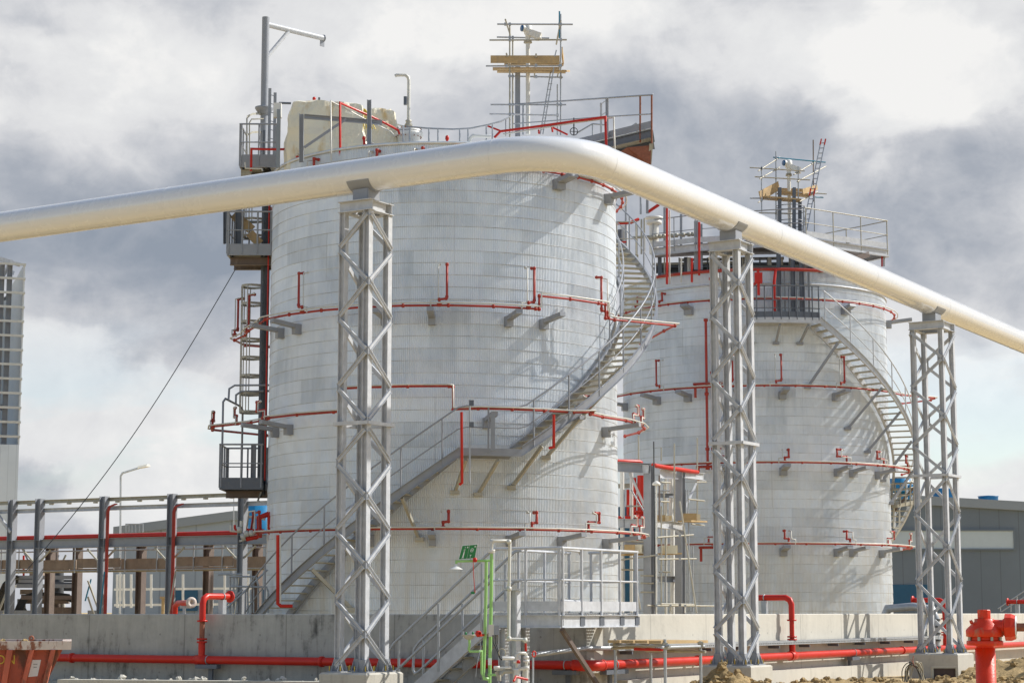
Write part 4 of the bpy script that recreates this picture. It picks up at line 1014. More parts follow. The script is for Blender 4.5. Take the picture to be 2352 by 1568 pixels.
# walkway with red tipped railing on the right of the roof
t = thing('roof_walkway', 'roof walkway with tall railing jutting right over the near tank, rusty panel below', 'walkway', P(1400, 320, 56))
zW = P(1400, 318, 55.4).z
def W(x, Y): p = XY(x, Y); 
def on_zx(x, Y, z): p = P(x, 300, Y); return Vector((p.x, Y, z))
a = on_zx(1320, 56.4, zW); b = on_zx(1495, 54.2, zW); c = on_zx(1499, 55.6, zW); d = on_zx(1330, 57.8, zW)
m = MB(); m.add([a, b, c, d, a-UP*.04, b-UP*.04, c-UP*.04, d-UP*.04], [(0,1,2,3),(7,6,5,4),(0,4,5,1),(1,5,6,2),(2,6,7,3),(3,7,4,0)]); m.build('deck', M['tan_steel'], t)
m = MB(); m.chan(a-UP*.16, b-UP*.16, .22, .06, .01); m.chan(b-UP*.16, c-UP*.16, .22, .06, .01); m.chan(d-UP*.16, c-UP*.16, .22, .06, .01); m.build('edge_frame', M['steel_d'], t)
m = MB(); m.bar(a+UP*.11, b+UP*.11, .01, .2); m.build('toe_plate', M['steel'], t)
m = MB(); m.tube([c2(495, 955, 56.5), c2(1290, 900, 55.4), c2(1788, 865, 54.2), c2(1792, 860, 55.6)], .025, 7); m.build('handrail', M['galv'], t)
m = MB(); m.tube([c2(520, 1130, 56.5), c2(1290, 1070, 55.4), c2(1785, 1040, 54.2)], .019, 6); m.build('mid_rail', M['galv'], t)
for x, yt, yb, Y, mm in ((612, 950, 1230, 56.3, 'galv'), (1385, 900, 1260, 55.3, 'steel'), (1372, 902, 1260, 55.4, 'steel'), (1680, 875, 1300, 54.5, 'rust'), (1785, 868, 1310, 54.2, 'rust')):
    m = MB(); m.tube([c2(x, yb, Y), c2(x, yt, Y)], .028, 7); m.build('rail_post', M[mm], t)
m = MB(); m.bar(c2(1322, 1250, 55.9), c2(1322, 940, 55.9), .06, .05, up=Vector((0,1,0))); m.tube([c2(1322, 950, 55.9), c2(1372, 915, 55.4)], .015, 5); m.tube([c2(1322, 1055, 55.9), c2(1372, 1020, 55.4)], .015, 5); m.build('ladder_stiles', M['steel_l'], t)
m = MB(); m.add([c2(1470, 1400, 54.3), c2(1560, 1345, 54.3), c2(1780, 1325, 54.2), c2(1775, 1500, 54.2), c2(1740, 1530, 54.4), c2(1470, 1400, 54.36), c2(1560, 1345, 54.36), c2(1780, 1325, 54.26), c2(1775, 1500, 54.26), c2(1740, 1530, 54.46)],
      [(0,1,2,3,4),(9,8,7,6,5),(0,5,6,1),(1,6,7,2),(2,7,8,3),(3,8,9,4),(4,9,5,0)]); m.build('side_panel', M['rust'], t)
m = MB(); m.bar(c2(1780, 1310, 54.2), c2(1765, 1500, 54.3), .10, .06, up=Vector((0,1,0))); m.build('panel_post', M['tan_steel'], t)
m = MB(); m.tube([c2(350, 1255, 55.0), c2(405, 1198, 55.0), c2(700, 1160, 54.6), c2(1085, 1105, 54.2), c2(1362, 1068, 53.6), c2(1370, 1350, 53.5)], .036, 8)
tag(m.build('spray_pipe', M['red']), 'red pipe rising along the roof walkway then dropping behind the white pipe', 'pipe')
m = MB(); m.tube([c2(430, 1225, 54.9), c2(1085, 1120, 54.2), c2(1438, 1072, 53.6), c2(1448, 1370, 53.5)], .022, 6)
tag(m.build('trace_pipe', M['trace']), 'thin cream pipe following the red pipe by the roof walkway', 'pipe')
m = MB()
for (A_, B_) in (((875,1160),(880,1200)), ((875,1160),(1015,1228)), ((290,1150),(420,1200)), ((755,1190),(757,1215))): m.tube([c2(*A_, 55.4), c2(*B_, 55.2)], .03, 6)
tag(m.build('red_branches', M['red']), 'short red pipe ends among the valves under the scaffold', 'pipe')
t = thing('stair_head_railing', 'low kinked railing at the stair head behind the walkway', 'railing', c2(1300, 1250, 57))
m = MB(); m.tube([c2(1100, 1215, 57), c2(1245, 1130, 57), c2(1360, 1140, 57)], .024, 6); m.tube([c2(1410, 1205, 57), c2(1500, 1200, 57), c2(1590, 1160, 57), c2(1645, 1125, 57)], .024, 6); m.tube([c2(1590, 1160, 57), c2(1760, 1190, 57)], .024, 6); m.build('handrail', M['galv'], t)
for x, yt in ((1245, 1130), (1600, 1160), (1650, 1130), (1545, 1185)):
    m = MB(); m.tube([c2(x, yt, 57), c2(x, 1240, 57)], .02, 6); m.build('rail_post', M['galv'], t)
m = MB(); o = c2(1075, 1200, 55.6)
for i in range(16):
    pass
m.tube([o+Vector((.11*cos(2*pi*i/16), 0, .11*sin(2*pi*i/16))) for i in range(16)], .012, 6, closed=True); m.tube([o-Vector((.1,0,0)), o+Vector((.1,0,0))], .01, 5); m.tube([o-UP*.1, o+UP*.4], .02, 6)
tag(m.build('handwheel_valve', M['dark']), 'dark valve handwheel on a stem beside the roof walkway', 'valve')
# --------------------------------------------------------------- scaffolds with the level gauges
def scaffold(name, label, tubes, boards, f, loc, grp, ladder=None):
    t = thing(name, label, 'scaffold', loc, grp)
    for (x0, y0, Y0, x1, y1, Y1, *mm) in tubes:
        m = MB(); m.tube([f(x0, y0, Y0), f(x1, y1, Y1)], .025, 7)
        m.build('tube', M[mm[0] if mm else 'tan_steel'], t)
    for (x0, y0, Y0, x1, y1, Y1, w_, h_) in boards:
        m = MB(); m.bar(f(x0, y0, Y0), f(x1, y1, Y1), w_, h_); m.build('board', M['wood'], t)
    m = MB(); k = 0
    for (x0, y0, Y0, x1, y1, Y1, *mm) in tubes:
        for (u0, v0, U0, u1, v1, U1, *q) in tubes:
            if abs(x0-x1) < abs(y0-y1) and abs(u0-u1) > abs(v0-v1) and min(u0,u1) < x0 < max(u0,u1):
                s = (x0-u0)/(u1-u0); yy = v0+(v1-v0)*s
                if min(y0,y1) < yy < max(y0,y1) and k < 30: m.box(f(x0, yy, Y0-.03), (.065, .09, .075)); k += 1
    if k: m.split('coupler', M['galv'], t)
    return t
G = 'tube scaffolds round the level gauges'
sc1 = scaffold('scaffold_tower', 'tall tube scaffold with boards and a blue tipped standard on the near tank', [
    (490,210,56.4,490,1250,56.4),(517,340,57.6,517,1200,57.6),(955,130,56.4,955,1230,56.4,'galv'),(943,105,56.5,943,350,56.5,'teal'),(925,770,57.6,925,1230,57.6,'galv'),
    (375,222,56.35,1065,224,56.35,'galv'),(372,340,57.6,850,350,57.6,'galv'),(305,367,56.35,1010,364,56.35,'tan_steel'),(272,603,56.35,970,600,56.35,'galv'),(475,695,57.6,975,707,57.6,'galv'),
    (315,955,56.35,1005,956,56.35,'galv'),(305,1040,56.35,930,1052,56.35,'steel_l'),(450,180,55.8,495,320,57.8),(955,190,55.8,915,405,57.8),(460,490,55.8,492,620,57.8),(730,495,55.9,714,708,57.9),(948,570,55.8,925,705,57.8)],
    [(315,542,56.2,945,542,56.2,.04,.22),(335,630,56.5,935,628,56.5,.22,.04),(375,650,56.9,1000,655,56.9,.22,.05),(440,592,57.3,980,590,57.3,.22,.04),(975,650,55.9,1005,650,57.4,.22,.05),(965,455,56.6,978,560,57.2,.04,.2)], c2, c2(720, 1240, 57), G)
m = MB()
for i in range(11): m.tube([c2(893-9*i, 660+52*i, 56.2), c2(868-9*i, 662+52*i, 56.9)], .013, 5)
for Y, dx in ((56.2, 12), (56.9, -12)): m.bar(c2(880+dx, 620, Y), c2(780+dx, 1225, Y), .03, .07, up=Vector((0,1,0)))
m.bar(c2(915, 460, 56.2), c2(900, 520, 56.2), .03, .08, up=Vector((0,1,0)))
tag(m.build('scaffold_ladder', M['galv']), 'aluminium ladder leaning up inside the near tank scaffold', 'ladder')
m = MB(); m.ibeam(c2(562, 1240, 57.0), c2(562, 612, 57.0), .14, .15, up=Vector((0,1,0))); tag(m.build('gauge_column', M['steel']), 'grey steel column under the boards of the near tank scaffold', 'column')
def gauge(label, o, ybot, k=1.0):
    t = thing('level_gauge', label, 'gauge', Vector((o.x, o.y, ybot)), 'level gauges on the tank roofs')
    m = MB(); m.tube([Vector((o.x, o.y, ybot)), o-UP*.32*k], .062*k, 12); m.build('stem', M['white_trim'], t)
    m = MB(); m.lathe(o-UP*.36*k, [(.06,0),(.125,0),(.125,.03),(.06,.03),(.06,.05),(.115,.05),(.115,.08),(.06,.08)], UP, 14); m.build('flange', M['tan_steel'], t)
    m = MB(); m.lathe(o-UP*.28*k, [(.07*k,0),(.075*k,.15*k),(.11*k,.2*k),(.12*k,.28*k),(.12*k,.42*k),(.06*k,.47*k),(.001,.47*k)], UP, 16); m.build('housing', M['white_trim'], t)
    m = MB(); d = Vector((-1,-.55,.0)).normalized(); m.lathe(o+UP*.06*k, [(.07*k,.03),(.10*k,.13*k),(.10*k,.19*k)], d, 16); m.build('cover_ring', M['white_trim'], t)
    m = MB(); m.lathe(o+UP*.06*k, [(.095*k,.19*k),(.09*k,.215*k),(.001,.22*k)], d, 16); m.build('blue_cap', M['glass'], t)
    m = MB(); m.prof(o+Vector((.05,0,-.05)), o+Vector((.38*k,-.05,-.18*k)), [(-.10,-.09),(.10,-.09),(.10,.09),(-.10,.09)]); m.lathe(o+Vector((.30*k,-.05,-.30*k)), [(.001,0),(.12,.02),(.09,.12)], UP, 12); m.build('side_box', M['white_trim'], t)
    return t
gauge('white level gauge with a blue round cap inside the near tank scaffold', c2(655, 285, 57.0), c2(655, 1225, 57.0).z)
def c3(x, y, Y): return P(1653.8+x*.22855, 303.2+y*.22855, Y)
scaffold('scaffold_tower', 'smaller tube scaffold with orange boards and a blue rail on the far tank', [
    (562,195,75,562,880,75,'galv'),(418,345,74,418,800,74,'galv'),(937,80,75.6,940,700,75.6,'brown'),(787,345,74.6,787,700,74.6,'galv'),(950,640,75.2,950,1000,75.2,'galv'),
    (300,357,74,850,392,74.5),(350,450,74,905,482,74.5),(535,255,75,1060,305,75.6,'teal'),(385,392,73.8,600,255,75.2),(400,470,73.8,600,355,75.2),(740,430,74.4,960,300,75.7),(775,500,74.4,1065,345,76.2,'tan_steel'),
    (300,665,74,600,670,74.3,'galv'),(910,612,75.6,1070,622,75.8),(960,655,75.6,1038,658,75.8,'teal'),(385,708,73.8,600,575,75.2),(800,700,74.4,980,600,76),(390,812,74,740,820,74.4,'tan_steel')],
    [(400,640,73.9,590,540,75.0,.04,.33),(430,660,74.2,800,690,74.4,.5,.05),(600,610,74.8,900,640,75.2,.5,.05),(600,580,75.4,890,590,75.6,.4,.05),(830,600,74.6,975,555,75.8,.04,.2),(582,500,75.0,584,600,75.2,.04,.2)], c3, c3(650, 900, 75), G)
gauge('white level gauge with a blue round cap inside the far tank scaffold', c3(690, 335, 75), 14.2, 1.15)
for x, ya, yb, Y in ((600,560,1000,74.2),(745,560,1050,74.2),(803,690,1100,74.6)):
    m = MB(); m.ibeam(c3(x, yb, Y), c3(x, ya, Y), .15, .12, up=Vector((0,1,0))); tag(m.build('gauge_column', M['steel_d']), {600:'left dark column under the far tank scaffold',745:'middle dark column under the far tank scaffold',803:'short right dark column under the far tank scaffold'}[x], 'column', 'columns under the far tank scaffold')
t = thing('long_ladder', 'long aluminium ladder with red stile ends leaning on the far tank scaffold', 'ladder', c3(850, 980, 74.5))
for (x0, x1) in ((1060, 872), (1017, 828)):
    m = MB(); m.bar(c3(x0, 78, 74.6), c3(x1, 985, 73.6), .03, .10, up=Vector((0,1,0))); s = m.build('stile', M['galv'], t)
    m = MB(); m.bar(c3(x0+1, 72, 74.5), c3(x0-11, 128, 74.5), .045, .12, up=Vector((0,1,0))); m.bar(c3(x0-106, 570, 74.0), c3(x0-119, 640, 73.95), .045, .12, up=Vector((0,1,0))); m.build('red_end', M['red'], s)
m = MB()
for i in range(17): m.tube([c3(1058-10.6*i, 110+51*i, 74.55-.055*i), c3(1016-10.6*i, 112+51*i, 74.55-.055*i)], .018, 5)
m.build('rungs', M['galv'], t)
# cage hoops round the gauge base
t = thing('gauge_cage', 'round hooped guard at the foot of the far level gauge', 'guard', c3(700, 900, 74.4))
for y in (750, 800, 900, 935):
    o = c3(705, y, 74.6); m = MB(); m.tube([o+Vector((.55*cos(RAD(a)), .45*sin(RAD(a)), 0)) for a in range(0, 360, 24)], .018, 5, closed=True); m.build('hoop', M['steel'], t)
# --------------------------------------------------------------- raised walkway on the far tank
ZW2 = 15.25
def gz(x, Y, z=ZW2): 
    p = P(x, 560, Y); return Vector((p.x, Y, z))
t = thing('raised_walkway', 'long raised walkway with pale railing across the top of the far tank', 'walkway', gz(1700, 73))
near = [gz(1498, 74.2), gz(1600, 73.2), gz(1850, 71.9), gz(2040, 74.4)]
farp = [gz(1500, 76), gz(1610, 75.5), gz(1790, 75.2), gz(1925, 77.0)]
m = MB(); vs = near+farp+[p-UP*.04 for p in near+farp]; fs = []
for i in range(3): fs += [(i, i+1, 4+i+1, 4+i), (8+i, 12+i, 12+i+1, 8+i+1)]
m.add(vs, fs); m.build('deck', M['brown'], t)
m = MB()
for a, b in zip(near, near[1:]): m.ibeam(a-UP*.16, b-UP*.16, .26, .12)
m.ibeam(near[-1]-UP*.16, farp[-1]-UP*.16, .26, .12)
m.build('edge_beam', M['steel_l'], t)
m = MB()
for a, b in zip(near, near[1:]): d = (b-a).normalized(); m.bar(a+UP*.14+d*.01, b+UP*.14-d*.01, .012, .2)
m.build('toe_plate', M['steel_l'], t)
rail(t, near[1:3], step=1.0, mat_=M['steel'], drop=.2); rail(t, near[2:], step=1.3, mat_=M['tan_steel'], drop=.2); rail(t, [near[0], near[1]], step=1.0, mat_=M['steel'], drop=.2)
rail(t, [near[-1], gz(1853, 77.8)], step=2.2, mat_=M['tan_steel'], drop=.1)
m = MB(); m.bar(near[2].lerp(near[3], .75)-UP*.3, T2.pt(28, 5.2, 14.1), .12, .2); m.bar(near[2].lerp(near[3], .25)-UP*.3, T2.pt(20, 5.0, 14.1), .12, .2); m.split('knee_brace', M['brown'], t)
for i, x in enumerate((1515, 1575, 1640, 1705, 1765, 1830, 1890)):
    m = MB(); m.ibeam(gz(x, 74.6, 14.1), gz(x, 74.6, 14.98), .16, .14, up=Vector((0,1,0))); m.build('stub_leg', M['steel_d'], t)
t_ = thing('lower_landing', 'small railed landing low on the stair at the right edge of the far tank', 'landing', P(2070, 1160, 77.5))
m = MB(); m.bar(P(2042, 1163, 76.8), P(2098, 1150, 77.8), .8, .12); m.build('floor', M['tan_steel'], t_)
m = MB()
for y in (1108, 1122, 1136): m.tube([P(2040, y+4, 76.6), P(2075, y+2, 76.3), P(2100, y-4, 77.6)], .03, 6)
m.split('guard_rail', M['tan_steel'], t_)
for x in (2043, 2056, 2068, 2080, 2091, 2099): m = MB(); m.tube([P(x, 1160, 76.6), P(x, 1108, 76.6)], .026, 6); m.build('rail_post', M['tan_steel'], t_)
m = MB(); m.bar(P(2098, 1120, 77.0), P(2052, 1175, 77.0), .09, .12, up=Vector((0,1,0))); m.build('knee_brace', M['brown'], t_)
m = MB(); m.tube([P(2053, 1165, 76.9), P(2053, 1212, 76.9), P(2066, 1212, 76.9), P(2066, 1170, 76.9)], .035, 7); m.build('drop_pipe', M['trace'], t_)
# what stands and runs under and behind it
t = thing('roof_pipework', 'dark tangle of pipes and beams under the raised walkway of the far tank', 'pipework', gz(1700, 75, 14.4))
rnd = random.Random(4)
for i, (x0, x1, z, Y, r, mm) in enumerate(((1500,1900,14.62,75.4,.13,'dark'),(1505,1890,14.9,76,.10,'dark'),(1520,1850,14.4,75.2,.08,'steel_d'),(1560,1800,14.98,75.2,.06,'galv'),(1500,1700,14.75,74.8,.05,'tan_steel'),(1700,1900,14.55,74.4,.07,'steel'),(1500,1930,14.35,77,.28,'dark'))):
    m = MB(); m.tube([gz(x0, Y, z), gz(x1, Y-.4, z)], r, 8); m.build('pipe_run', M[mm], t)
for i in range(13):
    x = 1530+30*i+rnd.uniform(-8, 8); m = MB(); m.tube([gz(x, 74.5, 14.05), gz(x, 74.5, 14.95)], rnd.choice((.03,.05,.08)), 7); m.build('stub', M[rnd.choice(('galv','steel_d','white_trim','tan_steel'))], t)
for x in (1728, 1745, 1768, 1800, 1835):
    m = MB(); m.box(gz(x, 73.6, 14.2), (.32, .3, .22)); m.build('box', M[rnd.choice(('trace','steel_l'))], t)
# posts, red uprights and fittings above the walkway left of the scaffold
t = thing('roof_manifold', 'row of upright posts, red pipes and flanged valves on the raised walkway', 'pipework', gz(1560, 75))
def c4(x, y, Y): return P(1359.8+x*.22274, 441+y*.22274, Y)
for (x, ya, yb, Y, r, mm) in ((350,0,660,74,.045,'galv'),(502,40,230,74,.04,'galv'),(572,80,220,74,.06,'steel'),(750,160,600,74.5,.055,'steel'),(920,230,570,75,.055,'steel'),(1075,300,800,73.5,.085,'steel'),(460,330,640,73,.04,'tan_steel'),(510,280,640,73,.035,'tan_steel'),(540,270,640,73,.035,'tan_steel'),(870,500,580,75,.08,'white_trim'),(640,330,640,74.4,.18,'white_trim'),(330,350,650,74.6,.14,'white_trim'),(290,390,650,74.4,.10,'steel_d'),(1130,330,800,73.5,.05,'steel')):
    m = MB(); m.tube([c4(x, yb, Y), c4(x, ya, Y)], r, 9); m.build('post', M[mm], t)
m = MB(); m.lathe(c4(640, 330, 74.4), [(.19,-.05),(.30,0),(.30,.10),(.26,.12),(.26,.16),(.34,.2),(.34,.26),(.001,.27)], UP, 16); m.build('vent_head', M['white_trim'], t)
for (x, ya, yb, Y) in ((773,160,950,72.2),(1105,310,860,72.2),(1030,680,930,72.3)):
    m = MB(); m.tube([c4(x, yb, Y), c4(x, ya, Y)], .045, 7); m.build('red_upright', M['red'], t)
for (x, ya, yb, Y) in ((800,190,950,72.3),(920,680,930,72.3)):
    m = MB(); m.tube([c4(x, yb, Y), c4(x, ya, Y)], .03, 6); m.build('grey_upright', M['trace'], t)
m = MB(); m.tube([c4(240, 325, 73.6), c4(400, 315, 73.6), c4(480, 280, 73.8)], .06, 8); m.tube([c4(580, 205, 74), c4(690, 130, 74)], .06, 8); m.tube([c4(240, 520, 73.6), c4(355, 515, 73.6)], .035, 7); m.split('red_header', M['red'], t)
m = MB()
for i, x in enumerate((600, 630, 660, 700, 740, 830, 870, 940, 1000, 1040)):
    m.lathe(c4(x, 470-i*4, 74.2), [(.001,-.08),(.085,-.06),(.085,.06),(.001,.08)], Vector((1,0,.03)), 8)
m.tube([c4(420, 470, 74.2), c4(1070, 430, 74.2)], .05, 8); m.split('flanged_valve', M['tan_steel'], t)
# bridge deck between the stair head and the far tank
t = thing('link_bridge', 'small steel bridge deck at the top of the spiral stair', 'walkway', c4(360, 690, 66))
m = MB()
for (y, h) in ((665, .12), (712, .2)): m.ibeam(c4(243, y, 62.8), c4(478, y, 62.6), h, .1)
m.split('deck_beam', M['tan_steel'], t)
rail(t, [c4(243, 655, 62.9), c4(470, 655, 62.8)], step=1.0, mat_=M['tan_steel'], drop=.1)
# slim masts seen over the far tank
t = thing('signal_mast', 'thin red and grey rods at the right end of the raised walkway', 'mast', gz(2032, 74.6, 14.6))
for x, mm in ((2026, 'red'), (2031, 'galv')):
    m = MB(); m.tube([P(x, 612, 74.6), P(x, 582, 74.6)], .035, 6); m.build('rod', M[mm], t)
# ================================================================= FIRE MAIN ALONG THE WALLS
ZF = .664; RF = .083
FC = CW+(NL+NR).normalized()*.32; FC.z = ZF
fl = FC+WL*22; fr_ = FC+WR*34
t = thing('fire_main', 'thick glossy red fire main running low along both concrete walls', 'pipe', FC-UP*.6)
m = MB(); m.tube([fl, FC+WL*.28], RF, 16); m.build('left_run', M['red'], t)
m = MB(); m.tube([FC+WR*.30, fr_], RF, 16); m.build('right_run', M['red'], t)
m = MB(); m.tube([FC+WL*.34, FC+WL*.18, FC+WL*.07+WR*.02, FC+WR*.08+WL*.01, FC+WR*.20, FC+WR*.36], RF+.018, 16); m.build('elbow', M['red'], t)
def colr(par, q, d, r=RF, w=.035, ex=.022, mm='red', nm='coupling'):
    m = MB(); m.lathe(q, [(r-.002,-w),(r+ex,-w),(r+ex,w),(r-.002,w)], d, 16); return m.build(nm, M[mm], par)
for q, d in ((FC+WL*.36, WL), (FC+WR*.40, WR), (FC+WL*1.5, WL), (FC+WL*6, WL), (FC+WL*12.5, WL), (FC+WR*4.6, WR), (FC+WR*9.5, WR), (FC+WR*17, WR)): colr(t, q, d)
def onrun(x, d):
    for i in range(9000):
        q = FC+d*i*.005; px = 1176+FD*q.x/(q.y*cos(PITCH)+(q.z-EYE)*sin(PITCH))
        if (d is WR and px >= x) or (d is WL and px <= x): return q
def bracket(par, q, d, nn, L=.8):
    m = MB(); m.box(q-UP*(RF+.05), (L, .14, .08), (d, nn, UP)); m.box(q-UP*(RF+.30)-nn*.1, (.10, .05, .42), (d, nn, UP)); m.build('support_bracket', M['steel_d'], par)
    m = MB(); m.lathe(q, [(RF+.002,-.008),(RF+.012,-.008),(RF+.012,.008),(RF+.002,.008)], d, 16); m.build('u_bolt', M['galv'], par)
bracket(t, onrun(478, WL), WL, NL, .55); bracket(t, FC+WR*.9, WR, NR, .9); bracket(t, onrun(1960, WR), WR, NR, .5); bracket(t, onrun(1300, WL), WL, NL, .5)
def riser(x, d, inn, label, over=.9, ztop=1.95, yflip=1):
    q = onrun(x, d); t = thing('fire_riser', label, 'pipe', q, 'red branch pipes climbing over the walls')
    r = .058
    m = MB(); m.tube([q+UP*.06, q+UP*.36], r+.012, 14); m.lathe(q, [(RF-.01,-.15),(RF+.016,-.15),(RF+.016,.15),(RF-.01,.15)], d, 16); m.build('tee', M['red'], t)
    m = MB(); m.tube([q+UP*.36, q+UP*(ztop-.46-q.z)], r-.004, 14); m.build('upright', M['rust'] if d is WL else M['red'], t)
    m = MB(); top = Vector((q.x, q.y, ztop)); m.tube([top-UP*.5, top-UP*.15, top-UP*.05+inn*.04, top+inn*.14, top+inn*over], r+.008, 14); m.build('elbow', M['red'], t)
    for z in (.36, .42, ztop-.5-q.z): 
        m = MB(); m.lathe(q+UP*z, [(r,-.018),(r+.05,-.018),(r+.05,.018),(r,.018)], UP, 16); m.build('flange', M['red'], t)
    m = MB(); e = top+inn*over; m.lathe(e, [(r,-.03),(r+.065,-.03),(r+.065,.0),(.03,.001),(.03,-.02)], inn, 18); m.build('end_flange', M['red'], t)
    m = MB(); s = top+inn*(over*.72); m.box(s-UP*.24, (.12, .12, .34), (d, inn, UP)); m.lathe(s, [(r+.009,-.01),(r+.02,-.01),(r+.02,.01),(r+.009,.01)], inn, 14); m.build('stand', M['galv'], t)
riser(463, WL, -NL, 'rust stained red riser climbing over the shaded wall to a flange')
riser(1820, WR, -NR, 'red riser bent over the sunlit wall left of the tall lattice shadows')
riser(2172, WR, -NR, 'red riser behind the right lattice support')
riser(2400, WR, -NR, 'red flanged branch poking in at the right edge above the wall', over=1.15)
t = thing('inlet_elbow', 'small red elbow behind the shaded wall, its open flange facing the camera', 'pipe', P(400, 1405, 42.5))
m = MB(); m.tube([P(401, 1440, 42.5), P(402, 1392, 42.5), P(408, 1385, 42.4), P(438, 1383, 41.8)], .058, 12); m.build('elbow', M['red'], t)
e = P(440, 1383, 41.75); d = (e-P(415,1385,42.3)).normalized(); m = MB(); m.lathe(e, [(.058,-.03),(.115,-.03),(.115,0),(.04,.001),(.04,-.05),(.001,-.05)], (Vector((.5,-.85,0))).normalized(), 20); m.build('flange', M['skip_w'], t)
m = MB(); m.box(P(425, 1393, 42.2), (.22,.05,.06)); m.box(P(423, 1400, 42.2), (.06,.06,.3)); m.build('stand', M['galv'], t)
# ================================================================= CABLE TRAY ON THE SUNLIT WALL
t = thing('cable_tray', 'perforated galvanised cable tray fixed along the sunlit wall', 'cable tray', CW+WR*1+NR*.1+UP*.9)
a = CW+WR*.7+NR*.04+UP*.93; L = 19.2
m = MB(); m.box(a+WR*L/2+NR*.13, (L, .26, .006), (WR, NR, UP)); m.box(a+WR*L/2+NR*.262+UP*.03, (L, .006, .085), (WR, NR, UP)); m.box(a+WR*L/2+NR*-.0+UP*.03, (L, .006, .085), (WR, NR, UP)); m.build('tray', M['galv'], t)
m = MB()
for i in range(190): m.box(a+WR*(.06+.1*i)+NR*.2665+UP*.024, (.06, .003, .016), (WR, NR, UP))
m.build('slots', M['dark'], t)
for i in range(11): m = MB(); m.box(a+WR*(.6+1.8*i)+NR*.12-UP*.06, (.04, .26, .06), (WR, NR, UP)); m.build('bracket', M['steel_d'], t)
m = MB(); m.tube([P(1217, 1504, 35.6), P(1350, 1488, 37.0), a+WR*.1+NR*.13+UP*.03], .045, 10); tag(m.build('conduit', M['galv']), 'long grey conduit rising to the cable tray under the entry platform', 'conduit')
# ================================================================= ENTRY PLATFORM AND STAIR OVER THE WALL
def d3(x, y, Y): return P(973.9+x*.23845, 1194.4+y*.23845, Y)
CP = Vector((XY(1290, 34.6).x, 34.6, 1.63)); 
LPl = 1.42; LPr = 2.95
t = thing('entry_platform', 'grey railed platform stepping over the wall corner with its stair', 'platform', CP)
A_ = CP+WL*LPl; B_ = CP+WR*LPr; W_ = 1.35
# deck grating strips along WR, open so that the sun prints it on the wall
m = MB()
for i in range(int(LPl/.045)): p = CP+WL*(.03+i*.045)-UP*.02; m.bar(p+WR*.02, p+WR*(LPr-.02), .006, .03)
for i in range(int(LPr/.09)): p = CP+WR*(.03+i*.09)-UP*.0215; m.bar(p+WL*.02, p+WL*(LPl-.02), .006, .018)
m.build('grating', M['galv'], t)
m = MB(); D_ = CP+WL*LPl+WR*LPr
for a, b, k in ((A_, CP, 0), (CP, B_, .003), (B_, D_, 0), (D_, A_, .003)): dd_ = (b-a).normalized(); m.chan(a-UP*(.16+k)+dd_*.004, b-UP*(.16+k)-dd_*.004, .22-k*2, .06, .01)
m.build('edge_frame', M['steel_l'], t)
m = MB(); m.bar(A_+WL*-.02+UP*.10, CP+WL*.01+UP*.10, .008, .17); m.bar(CP+WR*.004+UP*.10, B_+UP*.10, .008, .17); m.build('toe_plate', M['steel_l'], t)
for pts, st in (([A_, CP], .72), ([CP, B_], .74), ([D_-WL*.4, B_], 1.0), ([CP+WL*LPl+WR*.95, CP+WL*LPl+WR*LPr], .95)):
    rail(t, pts, h=1.1, step=st, mat_=M['steel_l'], r=.026, drop=.22)
m = MB()
for k in (.25, .5, .77, .98):
    q = CP+WR*LPr*k; m.box(q-UP*.16+NR*.01, (.16, .03, .15), (WR, NR, UP))
m.split('post_shoe', M['steel_d'], t)
m = MB(); c0 = CP+WL*.35+WR*.55+UP*.0; m.tube([c0, c0+UP*1.05, c0+WR*.1+UP*1.1, c0+WR*.75+UP*1.08, c0+WR*.85+UP*1.0, c0+WR*.85+UP*.25, c0+WR*.75+UP*.18, c0+WR*.1+UP*.2], .026, 7); m.build('gate', M['steel_l'], t)
for k, dk in ((.25, 1),):
    m = MB(); q = CP+WR*LPr*k*.5-UP*.3; m.bar(q+WL*.2, q+WL*-.05+WR*1.1-UP*1.15, .07, .07); m.build('raker', M['brown'], t)
for (q) in (A_+WR*.25+WL*-.12, A_+WR*1.2):
    m = MB(); m.ibeam(Vector((q.x, q.y, -.1)), Vector((q.x, q.y, 1.34)), .14, .14, up=WL); m.build('support_column', M['steel_l'], t)
# stair going down along the shaded wall
SA = A_+WR*.12; slope = .78; n = 8; run = .255; SW = .82
bot = SA+WL*2.35-UP*1.83
t2 = thing('entry_stair', 'straight grey stair climbing to the entry platform in front of the shaded wall', 'staircase', bot)
for off in (0, SW):
    a = SA+WR*off-UP*.05; b = a+WL*2.35-UP*1.83
    m = MB(); m.chan(a-UP*.06, b-UP*.06, .24, .07, .01, flip=1 if off == 0 else -1); m.build('stringer', M['steel_l'], t2)
for i in range(8):
    q = SA+WL*(.22+.265*i)-UP*(.20+.205*i); m = MB(); m.bar(q+WR*.03, q+WR*(SW-.03), .25, .035); m.build('tread', M['tan_steel'], t2)
for off in (0, SW):
    a = SA+WR*off; b = a+WL*2.1-UP*1.64
    for h in (1.08, .55):
        m = MB(); pts = [a+UP*h+WL*-.1+UP*.02, a+UP*h+WL*.05, b+UP*h]
        if h > 1: pts += [b+UP*(h-.12)+WL*.10, b+UP*(h-.50)+WL*.12, b+UP*(h-.57)+WL*.08, b+UP*(.55)]
        m.tube(pts, .026, 7); m.build('handrail' if h > 1 else 'mid_rail', M['galv'], t2)
    for k in (.12, .55, .95):
        q = a.lerp(b, k); m = MB(); m.tube([q-UP*.15, q+UP*1.05], .026, 7); m.build('rail_post', M['galv'], t2)
